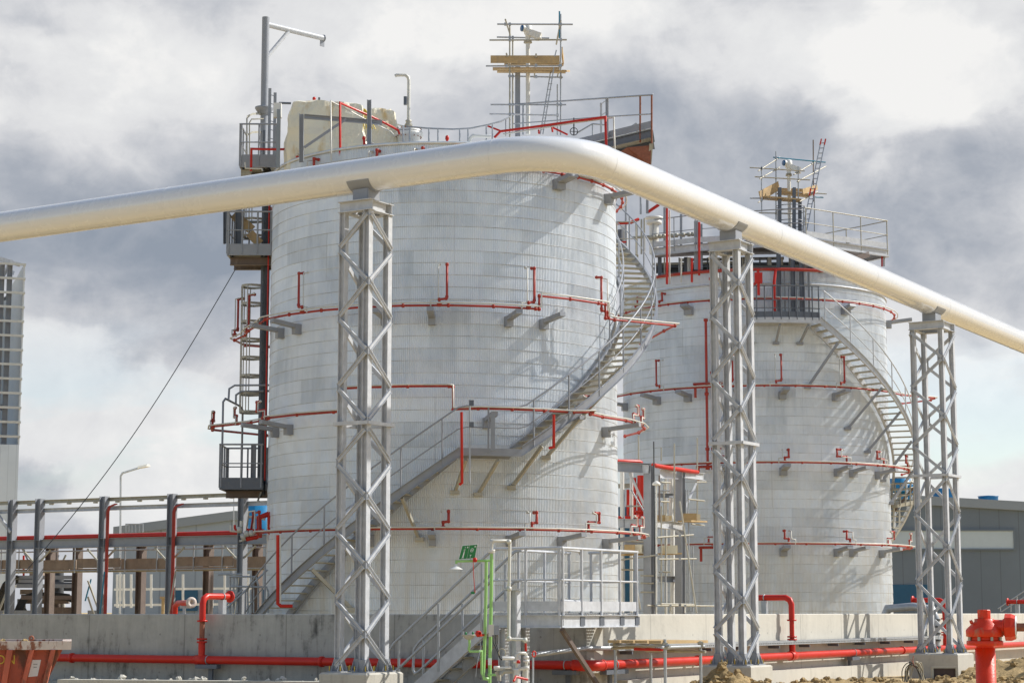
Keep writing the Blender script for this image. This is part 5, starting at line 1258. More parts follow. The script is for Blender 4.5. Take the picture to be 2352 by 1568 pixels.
# ================================================================= SAFETY SHOWER
def d4(x, y, Y=33.9): return P(1029+x*.21517, 1231.2+y*.21517, Y)
t = thing('safety_shower', 'green emergency shower with sign, pull rod and eyewash bowl', 'shower', d4(430, 1600))
m = MB(); m.tube([d4(465,185), d4(462,600), d4(455,1000), d4(438,1850)], .029, 12); m.build('main_pipe', M['green'], t)
m = MB(); m.tube([d4(408,270,33.8), d4(405,600,33.8), d4(392,1100,33.8), d4(378,1485,33.8), d4(385,1515,33.8), d4(430,1520,33.85)], .027, 12); m.build('shower_pipe', M['green'], t)
m = MB(); m.tube([d4(445,258,33.85), d4(90,266,33.75), d4(88,292,33.75)], .021, 10); m.build('shower_arm', M['green'], t)
m = MB(); m.lathe(d4(86,352,33.75), [(.118,0),(.105,.012),(.04,.045),(.016,.08),(.012,.10)], UP, 24); m.build('shower_head', M['white_trim'], t)
m = MB(); m.lathe(d4(290,252,33.72), [(.001,-.035),(.03,-.03),(.042,0),(.03,.03),(.001,.035)], Vector((1,0,-.1)), 12); m.box(d4(272,250,33.7), (.02,.03,.06)); m.build('red_valve', M['red'], t)
m = MB(); m.tube([d4(268,262,33.7), d4(272,400,33.7), d4(288,605,33.7)], .006, 5); m.build('pull_rod', M['red'], t)
m = MB(); m.box(d4(265,602,33.7), (.065,.01,.04)); m.build('rod_tag', M['sign'], t)
# tilted sign board with white safety pictograms
SA_, SB_, SC_, SD_ = d4(108,250,33.78), d4(290,235,33.84), d4(318,80,33.84), d4(150,95,33.78)
def sg(u, v, o=0.0): 
    p = SA_.lerp(SB_, u); q = SD_.lerp(SC_, u); nn_ = (SB_-SA_).cross(SD_-SA_).normalized(); return p.lerp(q, v)+nn_*o
m = MB(); m.add([sg(0,0), sg(1,0), sg(1,1), sg(0,1), sg(0,0,-.006), sg(1,0,-.006), sg(1,1,-.006), sg(0,1,-.006)], [(0,1,2,3),(7,6,5,4),(0,4,5,1),(1,5,6,2),(2,6,7,3),(3,7,4,0)]); m.build('sign_board', M['sign_w'], t)
m = MB()
for u0, u1 in ((.03, .485), (.505, .97)): m.add([sg(u0,.04,.004), sg(u1,.04,.004), sg(u1,.96,.004), sg(u0,.96,.004)], [(0,1,2,3)])
m.split('sign_panel', M['sign'], t)
m = MB()
def mark(u, v, du, dv): m.add([sg(u-du,v-dv,.007), sg(u+du,v-dv,.007), sg(u+du,v+dv,.007), sg(u-du,v+dv,.007)], [(0,1,2,3)])
for u in (.39, .86): mark(u, .83, .015, .07); mark(u, .83, .045, .022)                 # white crosses
mark(.24, .30, .035, .16); mark(.20, .12, .012, .09); mark(.27, .12, .012, .09); mark(.24, .52, .028, .045); mark(.24, .62, .05, .015)
for i in range(4): mark(.20+.025*i, .70, .005, .03)
mark(.24, .84, .012, .05); 
for i in range(14):
    a = 2*pi*i/14; mark(.70+.085*cos(a), .60+.115*sin(a), .016, .018)
mark(.70, .60, .03, .03); mark(.68, .26, .05, .02); mark(.68, .18, .012, .08)
m.build('sign_marks', M['sign_w'], t)
for u in (.2, .75): m = MB(); m.tube([sg(u,0,-.02), sg(u,-.2,-.02)], .008, 5); m.build('sign_clip', M['galv'], t)
m = MB(); m.lathe(d4(222,1075,33.6), [(.03,-.04),(.05,-.03),(.115,.03),(.118,.042),(.10,.038),(.04,.0)], UP, 20); m.build('eyewash_bowl', M['tan_steel'], t)
for x in (192, 266): m = MB(); m.lathe(d4(x,1040,33.6), [(.001,.035),(.016,.03),(.018,0),(.006,-.03)], UP, 8); m.build('eye_jet', M['sign'], t)
m = MB(); m.tube([d4(226,1085,33.6), d4(230,1165,33.6), d4(222,1200,33.6), d4(235,1226,33.6), d4(358,1226,33.75), d4(360,1460,33.78), d4(385,1500,33.8)], .021, 10); m.build('drain_pipe', M['green'], t)
m = MB(); m.lathe(d4(315,1040,33.5), [(.001,.0),(.062,.01),(.05,.05),(.03,.06)], Vector((.6,-.7,.2)), 6); m.tube([d4(330,1060,33.55), d4(385,1050,33.8)], .02, 8); m.build('push_flag', M['red'], t)
m = MB(); m.tube([d4(430,1475,33.8), d4(545,1478,33.6)], .02, 10); m.build('supply_pipe', M['green'], t)
m = MB(); m.box(d4(446,1335,33.86), (.058,.060,.115)); m.build('label_sleeve', M['sign_w'], t)
m = MB(); m.tube([d4(340,1105,33.6), d4(350,1190,33.6), d4(330,1270,33.5), d4(310,1360,33.5), d4(295,1500,33.5)], .005, 5); m.build('chain', M['galv'], t)
t = thing('junction_box', 'cream and grey junction box on the green pipe with looping black cables', 'box', d4(480, 1050))
m = MB(); m.box(d4(462,1005,33.75), (.09,.10,.20)); m.build('box_body', M['trace'], t)
m = MB(); m.box(d4(508,1000,33.75), (.12,.08,.16)); m.build('cover', M['steel'], t)
m = MB(); m.tube([d4(480,1055,33.7), d4(485,1130,33.65), d4(530,1230,33.6), d4(548,1290,33.6), d4(575,1320,33.6)], .011, 6); m.tube([d4(505,1055,33.7), d4(515,1150,33.65), d4(545,1240,33.6), d4(560,1300,33.6), d4(590,1310,33.6)], .009, 6); m.build('cable', M['black'], t)
m = MB(); m.tube([d4(545,1270,33.6)]+[d4(578+36*cos(RAD(a)),1240+42*sin(RAD(a)),33.58) for a in range(150, 420, 20)], .007, 6); m.build('grey_cable', M['hose'], t)
# ================================================================= CREAM PIPE STAND AND VALVES
t = thing('pipe_stand', 'cream insulated pipe looping over a steel column beside the green shower', 'pipe', d4(660, 1500, 34.3))
m = MB(); m.tube([d4(465,182,33.9), d4(465,60,33.9), d4(480,48,33.9), d4(640,48,34.1), d4(660,65,34.1), d4(652,560,34.1), d4(648,1075,34.1), d4(665,1097,34.1), d4(800,1100,34.1), d4(826,1118,34.1)], .027, 12); m.build('loop_pipe', M['trace'], t)
m = MB()
for x, y in ((465,165),(467,150)): m.lathe(d4(x,y,33.9), [(.03,-.014),(.058,-.014),(.058,.014),(.03,.014)], UP, 14)
m.build('flange', M['white_trim'], t)
m = MB()
for x, y in ((465,55),(650,58),(653,560),(650,1090),(822,1108)): m.lathe(d4(x,y,34.0), [(.001,-.045),(.04,-.03),(.04,.03),(.001,.045)], UP, 10)
m.split('fitting', M['trace'], t)
m = MB(); m.tube([d4(828,1140,34.1), d4(830,1225,34.1)], .02, 8); m.build('red_spool', M['red'], t)
m = MB(); m.ibeam(d4(712,1700,34.5), d4(712,575,34.5), .15, .15, up=WL); m.box(d4(700,562,34.45), (.36,.16,.02)); m.build('column', M['steel_l'], t)
t = thing('valve_cluster', 'cluster of cream pipes and valves with a red handwheel, low beside the shower', 'valve', d4(760, 1560, 33.2))
def vt(pts, r, mm='trace', nm='pipe', Y=33.2): m = MB(); m.tube([d4(x, y, Y+dz) for x, y, dz in pts], r, 12); return m.build(nm, M[mm], t)
vt([(500,1412,.2),(590,1412,.1),(720,1420,0),(850,1400,0)], .03); vt([(520,1440,.1),(545,1500,.1),(545,1540,.1)], .035, 'tan_steel')
vt([(728,1425,0),(722,1800,0)], .052, 'trace', 'leg'); vt([(828,1405,.1),(815,1800,.1)], .05, 'trace', 'leg')
vt([(728,1420,0),(738,1330,0),(728,1265,0),(755,1245,0),(820,1245,.05),(838,1270,.1),(835,1400,.1)], .024)
vt([(580,1300,-.1),(660,1300,-.1),(700,1300,-.05)], .03, 'white_trim'); vt([(560,1480,0),(600,1440,0),(690,1440,0)], .035, 'tan_steel', 'valve_body')
for x, y, r in ((520,1395,.05),(728,1340,.045),(836,1330,.05),(836,1290,.045),(728,1425,.05),(838,1400,.045),(642,1400,.055)):
    m = MB(); m.lathe(d4(x,y,33.2), [(.02,-.02),(r,-.02),(r,.02),(.02,.02)], UP, 12); m.build('flange', M['white_trim'], t)
m = MB(); m.tube([d4(905,1850,33.4), d4(908,1290,33.4)], .017, 8); m.build('valve_stem', M['galv'], t)
m = MB(); o = P(1226.5, 1501, 33.4); m.tube([o+Vector((.03*cos(2*pi*i/14), .02*cos(2*pi*i/14), .045*sin(2*pi*i/14))) for i in range(14)], .012, 6, closed=True); m.build('red_handwheel', M['red'], t)
m = MB(); m.box(d4(755,1345,33.1), (.05,.03,.03)); m.lathe(d4(750,1350,33.1), [(.001,0),(.03,.0),(.03,.04),(.001,.05)], UP, 10); m.build('red_cap', M['red'], t)
# ================================================================= SCAFFOLD TRESTLE
def d5(x, y, Y): return P(1378.2+x*.27345, 1378.2+y*.27345, Y)
t = thing('scaffold_trestle', 'low galvanised tube trestle topped with timber boards in front of the fire main', 'trestle', d5(500, 800, 35.5))
legs = {'l': (128, 322, 35.2), 'f': (545, 325, 34.2), 'r': (843, 342, 35.2), 'b': (425, 440, 36.2)}
base = {}
for k, (x, y, Y) in legs.items():
    a = d5(x, y, Y); base[k] = a; m = MB(); m.tube([Vector((a.x, a.y, 0)), a], .027, 10); m.build('leg', M['galv'], t)
hz = base['l'].z-.10
def lv(k, z): return Vector((base[k].x, base[k].y, z))
for a, b, z, mm in (('l','f',hz,'galv'), ('f','r',hz-.03,'galv'), ('b','r',hz-.12,'tan_steel'), ('l','b',hz-.06,'tan_steel'), ('l','f',.35,'galv'), ('f','r',.3,'galv')):
    p, q = lv(a, z), lv(b, z); d = (q-p).normalized(); m = MB(); m.tube([p-d*.12+Vector((0,-.05,0)), q+d*.12+Vector((0,-.05,0))], .025, 8); m.build('ledger', M[mm], t)
m = MB(); p, q = lv('l', hz-.05), lv('f', hz-.05); m.tube([p.lerp(q,.4)+UP*-.02+Vector((0,.05,0)), p.lerp(q,.95)+UP*-.02+Vector((0,.05,0))], .026, 8); m.build('red_tube', M['red'], t)
for i in range(4):
    u = i/3.6; p = lv('l', hz+.055).lerp(lv('b', hz+.055), u); q = lv('f', hz+.055).lerp(lv('r', hz+.055), u); q.z = p.z
    p2_ = lv('l', hz+.055).lerp(lv('f', hz+.055), u+.06)+Vector((0, 0, 0)); q2_ = lv('b', hz+.05).lerp(lv('r', hz+.05), u+.06)
    d = (q2_-p2_).normalized(); m = MB(); m.bar(p2_-d*.15, q2_+d*.25, .24, .05); m.build('board', M['wood'], t)
m = MB()
for k in legs: m.box(lv(k, hz)+Vector((0,-.03,0)), (.09, .09, .10))
m.split('coupler', M['tan_steel'], t)
# ================================================================= HYDRANT
HY = 22.0; k = .13302/FD*HY
def hy(x, y): return P(2076.4+x*.13302, 1359.8+y*.13302, HY)
o = hy(1400, 930); kk = k*1.0
t = thing('fire_hydrant', 'big red fire hydrant close by at the right edge', 'hydrant', Vector((o.x, HY, 0)))
def zz(y): return hy(1400, y).z
O = Vector((o.x, HY, 0))
m = MB(); m.lathe(O, [(170*k, -.1), (170*k, zz(965)), (150*k, zz(960)), (150*k, zz(930)), (170*k, zz(915))], UP, 40); m.build('barrel', M['red_hyd'], t)
m = MB(); m.lathe(O, [(150*k, zz(915)), (300*k, zz(915)), (308*k, zz(905)), (308*k, zz(845)), (300*k, zz(832)), (250*k, zz(830)), (248*k, zz(768)), (300*k, zz(765)), (310*k, zz(755)), (315*k, zz(655)), (300*k, zz(628)), (165*k, zz(500)), (165*k, zz(455)), (112*k, zz(450))], UP, 48); m.build('bonnet', M['red_hyd'], t)
m = MB(); m.lathe(O, [(110*k, zz(452)), (112*k, zz(445)), (112*k, zz(310)), (102*k, zz(298)), (.001, zz(296))], UP, 10, smooth=False); m.build('top_cap', M['red_hyd'], t)
for i in range(8):
    a = 2*pi*i/8+.2; q = O+Vector((275*k*cos(a), 275*k*sin(a), 0)); m = MB(); m.tube([q+UP*zz(835), q+UP*zz(762)], 26*k, 6); m.build('flange_bolt', M['tan_steel'], t)
ax = Vector((.95, -.31, 0)).normalized(); oc = Vector((O.x, O.y, zz(600)))
m = MB(); m.lathe(oc, [(130*k, 60*k), (128*k, 300*k), (150*k, 330*k)], ax, 32); m.build('outlet_neck', M['red_hyd'], t)
m = MB(); m.lathe(oc, [(150*k, 330*k), (228*k, 345*k), (228*k, 450*k), (200*k, 520*k), (.001, 521*k)], ax, 8, smooth=False); m.build('outlet_cap', M['red_hyd'], t)
m = MB(); m.lathe(oc, [(190*k, 521*k), (190*k, 535*k), (110*k, 537*k)], ax, 28); m.build('pale_washer', M['sign_w'], t)
m = MB(); m.lathe(oc, [(80*k, 520*k), (82*k, 760*k), (.001, 762*k)], ax, 6, smooth=False); m.build('stub', M['rust'], t)
m = MB()
q0 = O+Vector((0, -232*k, zz(575)))
for i in range(9):
    m.tube([q0+Vector(((-85+20*i)*k, -2*k+abs(i-4)*3*k, (random.random()-.5)*26*k)), q0+Vector(((-72+20*i)*k, -6*k+abs(i-4)*3*k, (random.random()-.5)*30*k))], 3.4*k, 5)
m.build('cast_marks', M['skip_w'], t)
m = MB(); m.lathe(Vector((O.x-235*k, O.y-60*k, zz(510))), [(.001,-30*k),(34*k,-24*k),(34*k,24*k),(.001,30*k)], Vector((1,-.2,.3)), 8); m.build('drain_plug', M['red_hyd'], t)
# ================================================================= SKIP
KY = 24.0; ks = .23438/FD*KY
def sk(x, y, Y=KY): return P(x*.23438, 1286.3+y*.23438, Y)
t = thing('skip', 'battered red skip with peeling white rim in the lower left corner', 'skip', Vector((sk(200, 1000).x, KY, 0)))
zt = sk(300, 790).z; zb_ = -.05; xr = sk(700, 800).x; xl = xr-3.4; DY = 1.75
def wall_pt(u, z, yo=0): # sloping right end
    s = (zt-z)*.32; return Vector((u, KY+.04+yo, z))
zr = sk(300, 872).z; xb = sk(640, 880).x
m = MB(); drop = zt-zb_; sl_ = .44
v = [Vector((xl-.3, KY, zt-.03)), Vector((xb, KY, zt-.03)), Vector((xb-drop*sl_, KY, zb_)), Vector((xl-.3, KY, zb_)),
     Vector((xl-.3, KY+DY, zt-.03)), Vector((xb, KY+DY, zt-.03)), Vector((xb-drop*sl_, KY+DY, zb_)), Vector((xl-.3, KY+DY, zb_))]
m.add(v, [(0,3,2,1),(1,2,6,5),(4,5,6,7),(0,4,7,3),(3,7,6,2)]); sh = m.build('body', M['skip'], t); recalc(sh)
m = MB(); H = zt-zr
for (a, b) in ((Vector((xl-.3, KY-.05, zt-H/2)), Vector((xr, KY-.05, zt-H/2))), (Vector((xl-.3, KY+DY+.05, zt-H/2)), Vector((xr, KY+DY+.05, zt-H/2)))): m.bar(a, b, .11, H)
m.bar(Vector((xr-.055, KY+.007, zt-H/2-.001)), Vector((xr-.055, KY+DY-.007, zt-H/2-.001)), .105, H-.004)
m.build('rim', M['skip_w'], t)
for (x0, x1, w_) in ((115, 60, .085), (325, 205, .07), (525, 385, .07), (-160, -230, .08)):
    a = sk(x0, 872); a.y = KY-.09; b = Vector((a.x-(a.z-zb_)*.22 if x0 > 200 else a.x-(a.z-zb_)*.14, KY-.09, zb_))
    a2 = a+Vector((.0, 0, 0)); m = MB(); m.add([a+Vector((-w_/2,.09,0)), a+Vector((w_/2,.09,0)), a+Vector((w_/2-.01,-.03,0)), a+Vector((-w_/2+.01,-.03,0)), b+Vector((-w_/2,.09,0)), b+Vector((w_/2,.09,0)), b+Vector((w_/2-.01,-.03,0)), b+Vector((-w_/2+.01,-.03,0))],
        [(0,1,5,4),(1,2,6,5),(2,3,7,6),(3,0,4,7),(0,3,2,1)]); m.build('rib', M['skip'], t)
m = MB(); a = sk(345, 1055); m.add([Vector((a.x-.07, KY-.006, a.z-.10)), Vector((a.x+.04, KY-.006, a.z-.09)), Vector((a.x+.075, KY-.006, a.z+.10)), Vector((a.x-.045, KY-.006, a.z+.10))], [(0,1,2,3)]); nt_ = m.build('notice', M['sign_w'], t)
m = MB()
for i, w_ in enumerate((.05,.038)): m.bar(Vector((a.x-w_/2+.01, KY-.008, a.z+.05-.035*i)), Vector((a.x+w_/2+.01, KY-.008, a.z+.05-.035*i)), .002, .006)
m.build('printed_lines', M['steel_d'], nt_)
cu = bpy.data.curves.new('painted_letters', 'FONT'); cu.body = 'ON'; cu.size = .15; cu.extrude = .001
_o = bpy.data.objects.new('tmp', cu); C.objects.link(_o); bpy.context.view_layer.update()
_me = bpy.data.meshes.new_from_object(_o); bpy.data.objects.remove(_o); lt = bpy.data.objects.new('painted_letters', _me); C.objects.link(lt); lt.data.materials.clear(); lt.data.materials.append(M['yellow'])
q = sk(-30, 1010); lt.rotation_euler = (pi/2, 0, 0); lt.parent = t; lt.location = Vector((q.x, KY-.008, q.z))-Vector(t['_o'])
m = MB(); rnd = random.Random(2)
for i in range(34): clod(m, Vector((rnd.uniform(xl+.6, xr-.3), KY+rnd.uniform(.0,.25), zt+rnd.uniform(-.03,.01))), rnd.uniform(.02,.05), rnd)
o = m.build('rubble', M['clod']); o['kind'] = 'stuff'; o.name = 'skip_rubble'; tag(o, 'crumbs of rubble along the top of the red skip', 'rubble')
m = MB(); q = sk(318, 760); m.tube([q+Vector((.022*cos(a), 0, .022*sin(a))) for a in [RAD(i*45) for i in range(8)]], .012, 6, closed=True); m.build('lifting_eye', M['rust'], t)
for ch in list(t.children):
    piv = Vector((xr, KY, 0))-Vector(t['_o']); R_ = Matrix.Rotation(RAD(12.3), 4, 'Z')
    if ch.name.startswith('painted'): ch.matrix_local = Matrix.Translation(piv) @ R_ @ Matrix.Translation(-piv) @ (Matrix.Translation(ch.location) @ Matrix.Rotation(pi/2, 4, 'X'))
    else: ch.data.transform(Matrix.Translation(piv) @ R_ @ Matrix.Translation(-piv)); [g.data.transform(Matrix.Translation(piv) @ R_ @ Matrix.Translation(-piv)) for g in ch.children]
_r = bpy.data.objects['skip_rubble']; piv = Vector((xr, KY, 0)); _r.data.transform(Matrix.Translation(piv) @ Matrix.Rotation(RAD(12.3), 4, 'Z') @ Matrix.Translation(-piv))
# ================================================================= COIL AND BOARD AT THE RIGHT
t = thing('cable_coil', 'coil of pale and black cable hanging at the foot of the right lattice support', 'cable coil', P(2105, 1560, 46.3))
rnd = random.Random(9)
for kq in range(11):
    c0 = P(2098+rnd.uniform(-5, 9), 1556, 46.2+.03*kq); rw = rnd.uniform(.13, .28); rh = rnd.uniform(.34, .46); pts = []
    for i in range(26):
        a = 2*pi*i/26; pts.append(c0+Vector((rw*cos(a)+.10*sin(a)*(kq % 3-1)*.7, .04*sin(3*a), rh*sin(a)-.05)))
    m = MB(); m.tube(pts, .011, 6, closed=True); m.build('loop', M['black'] if kq % 3 == 0 else M['hose'], t)
m = MB(); m.tube([P(2098, 1506, 46.3), P(2097, 1525, 46.2), P(2100, 1530, 46.2)], .012, 6); m.tube([P(2092, 1512, 46.2), P(2104, 1534, 46.2)], .008, 5); m.build('tie', M['rust'], t)
t = thing('shutter_panel', 'dark brown plywood shutter panel with pale edge standing below the right support', 'panel', P(2160, 1568, 46))
xa, xb2 = P(2140, 1550, 46).x, P(2199, 1550, 46).x; zt2 = P(2160, 1533, 46).z
m = MB(); m.box(((xa+xb2)/2, 46.03, zt2/2-.06), (xb2-xa-.06, .02, zt2+.1)); m.build('panel', M['ply'], t)
m = MB(); m.box((xa+.02, 46, zt2/2-.05), (.045, .07, zt2+.1)); m.box((xb2-.02, 46, zt2/2-.05), (.045, .07, zt2+.1)); m.box(((xa+xb2)/2, 46, zt2+.01), (xb2-xa, .075, .035)); m.build('frame', M['tan_steel'], t)
# ================================================================= PIPE RACK ON THE LEFT
TR = RAD(30); RL = Vector((-cos(TR), sin(TR), 0)); RN = Vector((-sin(TR), -cos(TR), 0))
R0 = XY(600, 63.5)
def rk(x, off=0.0, z=0):        # point of the rack line above photo column x
    u = (x-1176)/FD/cos(PITCH)
    s = (R0.x+RN.x*-off-u*(R0.y-RN.y*off))/(u*RL.y-RL.x); 
    q = R0+RL*s-RN*off; return Vector((q.x, q.y, z))
def rz(x, y, off=0): q = rk(x, off); return P(x, y, q.y).z
t = thing('pipe_rack', 'long grey steel pipe rack behind the shaded wall on the left', 'pipe rack', R0)
zt1 = rz(565, 1136); 
for x in (565, 404, 250, 104, 42, -60):
    q = rk(x); m = MB(); m.ibeam(Vector((q.x, q.y, 0)), Vector((q.x, q.y, zt1+.12)), .24, .24, up=RL); m.build('column', M['steel'], t)
zb1 = rz(500, 1137); zb2 = rz(500, 1158); zb3 = rz(500, 1240)
m = MB(); m.ibeam(rk(640, .1, zb1), rk(-80, .1, zb1), .12, .12); m.build('top_beam', M['tan_steel'], t)
m = MB(); m.ibeam(rk(640, .1, zb2), rk(-80, .1, zb2), .14, .12); m.build('second_beam', M['steel_l'], t)
m = MB(); m.ibeam(rk(640, .0, zb3), rk(-80, .0, zb3), .30, .16); m.build('main_beam', M['steel'], t)
m = MB(); q = rk(-10, 0, rz(-10,1168)); m.bar(rk(0, -.05, rz(0, 1172)), rk(40, -.05, rz(40, 1222)), .1, .1); m.build('brace', M['steel_l'], t)
m = MB()
for x in (540, 480, 430, 380, 330, 280, 230, 170, 130, 80): m.box(rk(x, .1, zb1-.09), (.12,.12,.05), (RL, RN, UP))
m.split('clip', M['tan_steel'], t)
m = MB()
for x in (560, 400, 246, 100): 
    q = rk(x, 0, 0)
    for s in (-1, 1): m.bar(q+RL*s*.62+UP*(zb3-.2), q+RL*s*.12+UP*(zb3-.62), .05, .05)
m.split('knee_brace', M['tan_steel'], t)
m = MB(); m.tube([rk(607, .21, zb3+.22), rk(-80, .21, zb3+.22)], .085, 12); tag(m.build('red_main', M['red']), 'straight red pipe lying along the left pipe rack beam', 'pipe')
for x, lb in ((404, 'red cable bundle climbing the rack column nearest the tank'), (254, 'red cable bundle climbing the second rack column')):
    q = rk(x+2, -.13); m = MB(); z = rz(x, 1165)
    for i in range(4): m.tube([q+UP*0+RL*(-.03*i), q+UP*(z-.15)+RL*(-.03*i), q+UP*(z+.02)+RL*(-.08-.02*i), q+UP*(z+.10)+RL*(-.35-.03*i)], .022, 6)
    tag(m.build('red_cables', M['red_ring']), lb, 'cable bundle', 'red cable bundles on the rack columns')
# timber walkway scaffold in front of the rack
t = thing('board_walkway', 'tube scaffold walkway of weathered toe boards running along the rack', 'scaffold', rk(300, -1.2))
bw = .26; 
xs = [640, 545, 412, 290, 190, 95, -20]
zo = rz(400, 1292, 1.0)
for i, (x0, x1) in enumerate(zip(xs, xs[1:])):
    dz = .03*(i % 2); m = MB(); m.bar(rk(x0, 1.0-.02*(i % 2), zo+dz), rk(x1+2, 1.0-.02*(i % 2), zo+dz), .04, .32); m.build('toe_board', M['wood_d'], t)
    m = MB(); m.bar(rk(x0, 1.4, zo-.17), rk(x1+2, 1.4, zo-.17), .7, .05); m.build('deck_board', M['wood_d'], t)
for off, z, mm in ((.9, zo-.22, 'galv'), (1.7, zo-.24, 'tan_steel'), (.92, zo+.75, 'tan_steel'), (.92, zo+.45, 'galv')):
    m = MB(); m.tube([rk(640, off, z), rk(-60, off, z)], .025, 7); m.build('tube', M[mm], t)
for x in (620, 520, 455, 372, 300, 238, 186, 60, 20):
    m = MB(); m.tube([rk(x, .93, zo-.3), rk(x, .93, zo+.8)], .024, 6); m.build('standard', M['galv'], t)
m = MB(); m.tube([rk(214, .9, zo+.62), rk(60, .9, zo+.62)], .026, 7); m.build('blue_tube', M['teal'], t)
for (x0, y0, x1, y1, mm) in ((403, 1310, 385, 1408, 'tan_steel'), (240, 1312, 228, 1404, 'teal'), (548, 1320, 535, 1404, 'tan_steel')):
    q = rk(x0, -1.6); m = MB(); m.tube([P(x0, y0, q.y), P(x1, y1+20, q.y)], .026, 7); m.build('raker', M[mm], t)
# brown columns of the second rack line
t = thing('brown_frame', 'row of brown primed columns standing behind the board walkway', 'steel frame', rk(350, 3))
for x in (489, 337, 193, 131, 600):
    q = rk(x, 3.0); m = MB(); m.ibeam(Vector((q.x, q.y, 0)), Vector((q.x, q.y, rz(x, 1250, 3))), .26, .26, up=RL); m.build('column', M['brown'], t)
zq = rz(350, 1246, 3); m = MB(); m.ibeam(rk(620, 3, zq), rk(-60, 3, zq), .26, .2); m.build('beam', M['brown'], t)
# black cables arching out of the ground on ladder trays
t = thing('cable_arch', 'thick black cables arching over steel rungs at the left, behind the wall', 'cable bundle', rk(100, -2))
def q6(x, y, Y): return P(x*.12305, 1222+y*.12305, Y)   # 2240 px crop of source (0,1330)
YA = 74.0
for i in range(9):
    m = MB(); dx = i*26; m.tube([q6(-250+dx, 1700, YA+.1*i), q6(-60+dx, 1220, YA+.1*i), q6(60+dx*.9, 960+i*5, YA+.1*i), q6(170+dx*.8, 850+i*8, YA+.1*i), q6(330+dx*.5, 810+i*10, YA+.1*i)], .036, 7); m.build('cable', M['black'], t)
for i in range(8):
    m = MB(); dx = i*22; m.tube([q6(200+dx, 1650, YA+.6), q6(330+dx*.8, 1330+i*4, YA+.6), q6(420+dx*.6, 1190+i*9, YA+.6), q6(620, 1130+i*16, YA+.6), q6(1050, 1130+i*16, YA+.6), q6(1290-dx*.3, 1160+i*14, YA+.6), q6(1420-dx*.5, 1300, YA+.6), q6(1560-dx, 1650, YA+.6)], .028, 7); m.build('cable', M['black'], t)
t = thing('cable_ladder_rack', 'pale sloping cable ladder rails and level rungs among the black cables', 'cable ladder', rk(90, -1.6))
for (x0, y0, x1, y1) in ((290, 985, 40, 1500), (160, 1010, -60, 1500), (1640, 900, 1880, 1500), (1640, 1200, 1760, 1500)):
    m = MB(); m.bar(q6(x0, y0, YA-.3), q6(x1, y1+60, YA-.3), .05, .13, up=Vector((0,1,0))); m.build('side_rail', M['tan_steel'], t)
for (x0, x1, y) in ((250, 1510, 840), (310, 1510, 1000), (400, 1500, 1215), (0, 700, 1490), (1640, 1920, 1490), (350, 760, 900)):
    m = MB(); m.bar(q6(x0, y, YA+.3), q6(x1, y, YA+.3), .12, .14); m.build('rung_beam', M['brown'] if y > 1100 and y < 1300 else M['steel'], t)
m = MB(); m.box(q6(690, 770, YA+1.4), (.5, .3, .34)); m.box(q6(590, 1110, YA+.8), (.85, .1, .18)); m.split('box', M['wood_d'], t)
m = MB(); m.bar(q6(900, 1060, YA+2), q6(1370, 1065, YA+2), .2, .12); m.bar(q6(880, 900, YA+2), q6(1370, 905, YA+2), .2, .08); m.split('duct', M['dark'], t)
for (x0, y0, x1, y1, w_, h_, mm) in ((400,1245,1290,1245,.2,.34,'brown'),(330,950,760,955,.2,.14,'steel_d'),(900,950,1500,960,.2,.10,'steel_d'),(700,1480,1500,1480,.3,.34,'brown')):
    m = MB(); m.bar(q6(x0, y0, YA+1), q6(x1, y1, YA+1), w_, h_); m.build('cross_beam', M[mm], t)
for (x0, y0, x1, y1, r, mm) in ((400,1240,400,1560,.16,'dark'),(1075,1180,1075,1560,.17,'brown'),(600,1280,600,1560,.07,'trace'),(650,1280,650,1560,.05,'green'),(1180,1250,1180,1560,.08,'trace'),(560,560,700,760,.03,'dark'),(450,560,640,800,.03,'steel'),(1090,420,1020,640,.05,'steel'),(1230,420,1120,650,.04,'tan_steel'),(380,1300,500,1520,.07,'dark'),(440,430,440,1000,.04,'red'),(880,1330,1250,1520,.02,'hose'),(1050,240,1050,520,.09,'brown'),(1080,650,1080,1180,.22,'dark'),(1700,870,1590,1280,.03,'teal')):
    m = MB(); m.tube([q6(x0, y0, YA+1.3), q6(x1, y1, YA+1.3)], r, 7); m.build('pole', M[mm], t)
m = MB(); m.bar(q6(420,280,YA), q6(600,540,YA), .05, .10, up=Vector((0,1,0))); m.bar(q6(410,290,YA), q6(540,560,YA), .05, .08, up=Vector((0,1,0))); m.split('slope_bar', M['steel'], t)
# small galvanised stair and handrails beside the near tank foot
t = thing('rear_stair', 'tangle of small grey handrails behind the foot of the near tank', 'staircase', P(570, 1400, 56))
def q7(x, y, Y): return P(x*.2696, 1102.5+y*.2696, Y)     # crop of source (0,1200) at 3.41
for pts in ([(1850,1130),(2070,930)],[(1890,1130),(2100,930),(2280,760)],[(1960,820),(2180,820),(2200,900)],[(1960,905),(2110,905)],[(2110,905),(2270,910),(2285,950),(2285,1130)],[(1860,800),(2060,800)],[(2255,1130),(2330,1040)]):
    m = MB(); m.tube([q7(x, y, 56.2) for x, y in pts], .03, 6); m.build('handrail', M['galv'], t)
for x, y0, y1 in ((1960,820,1130),(1990,815,1130),(2020,815,1130),(2110,905,1130),(2160,820,1130),(2200,880,1130),(2235,910,1130),(1900,1000,1130),(2140,960,1130)):
    m = MB(); m.tube([q7(x, y0, 56.3), q7(x, y1, 56.3)], .026, 6); m.build('rail_post', M['galv'], t)
t = thing('valve_manifold', 'small red and cream valve manifold at the end of the left pipe rack', 'valve', q7(2150, 480, 57))
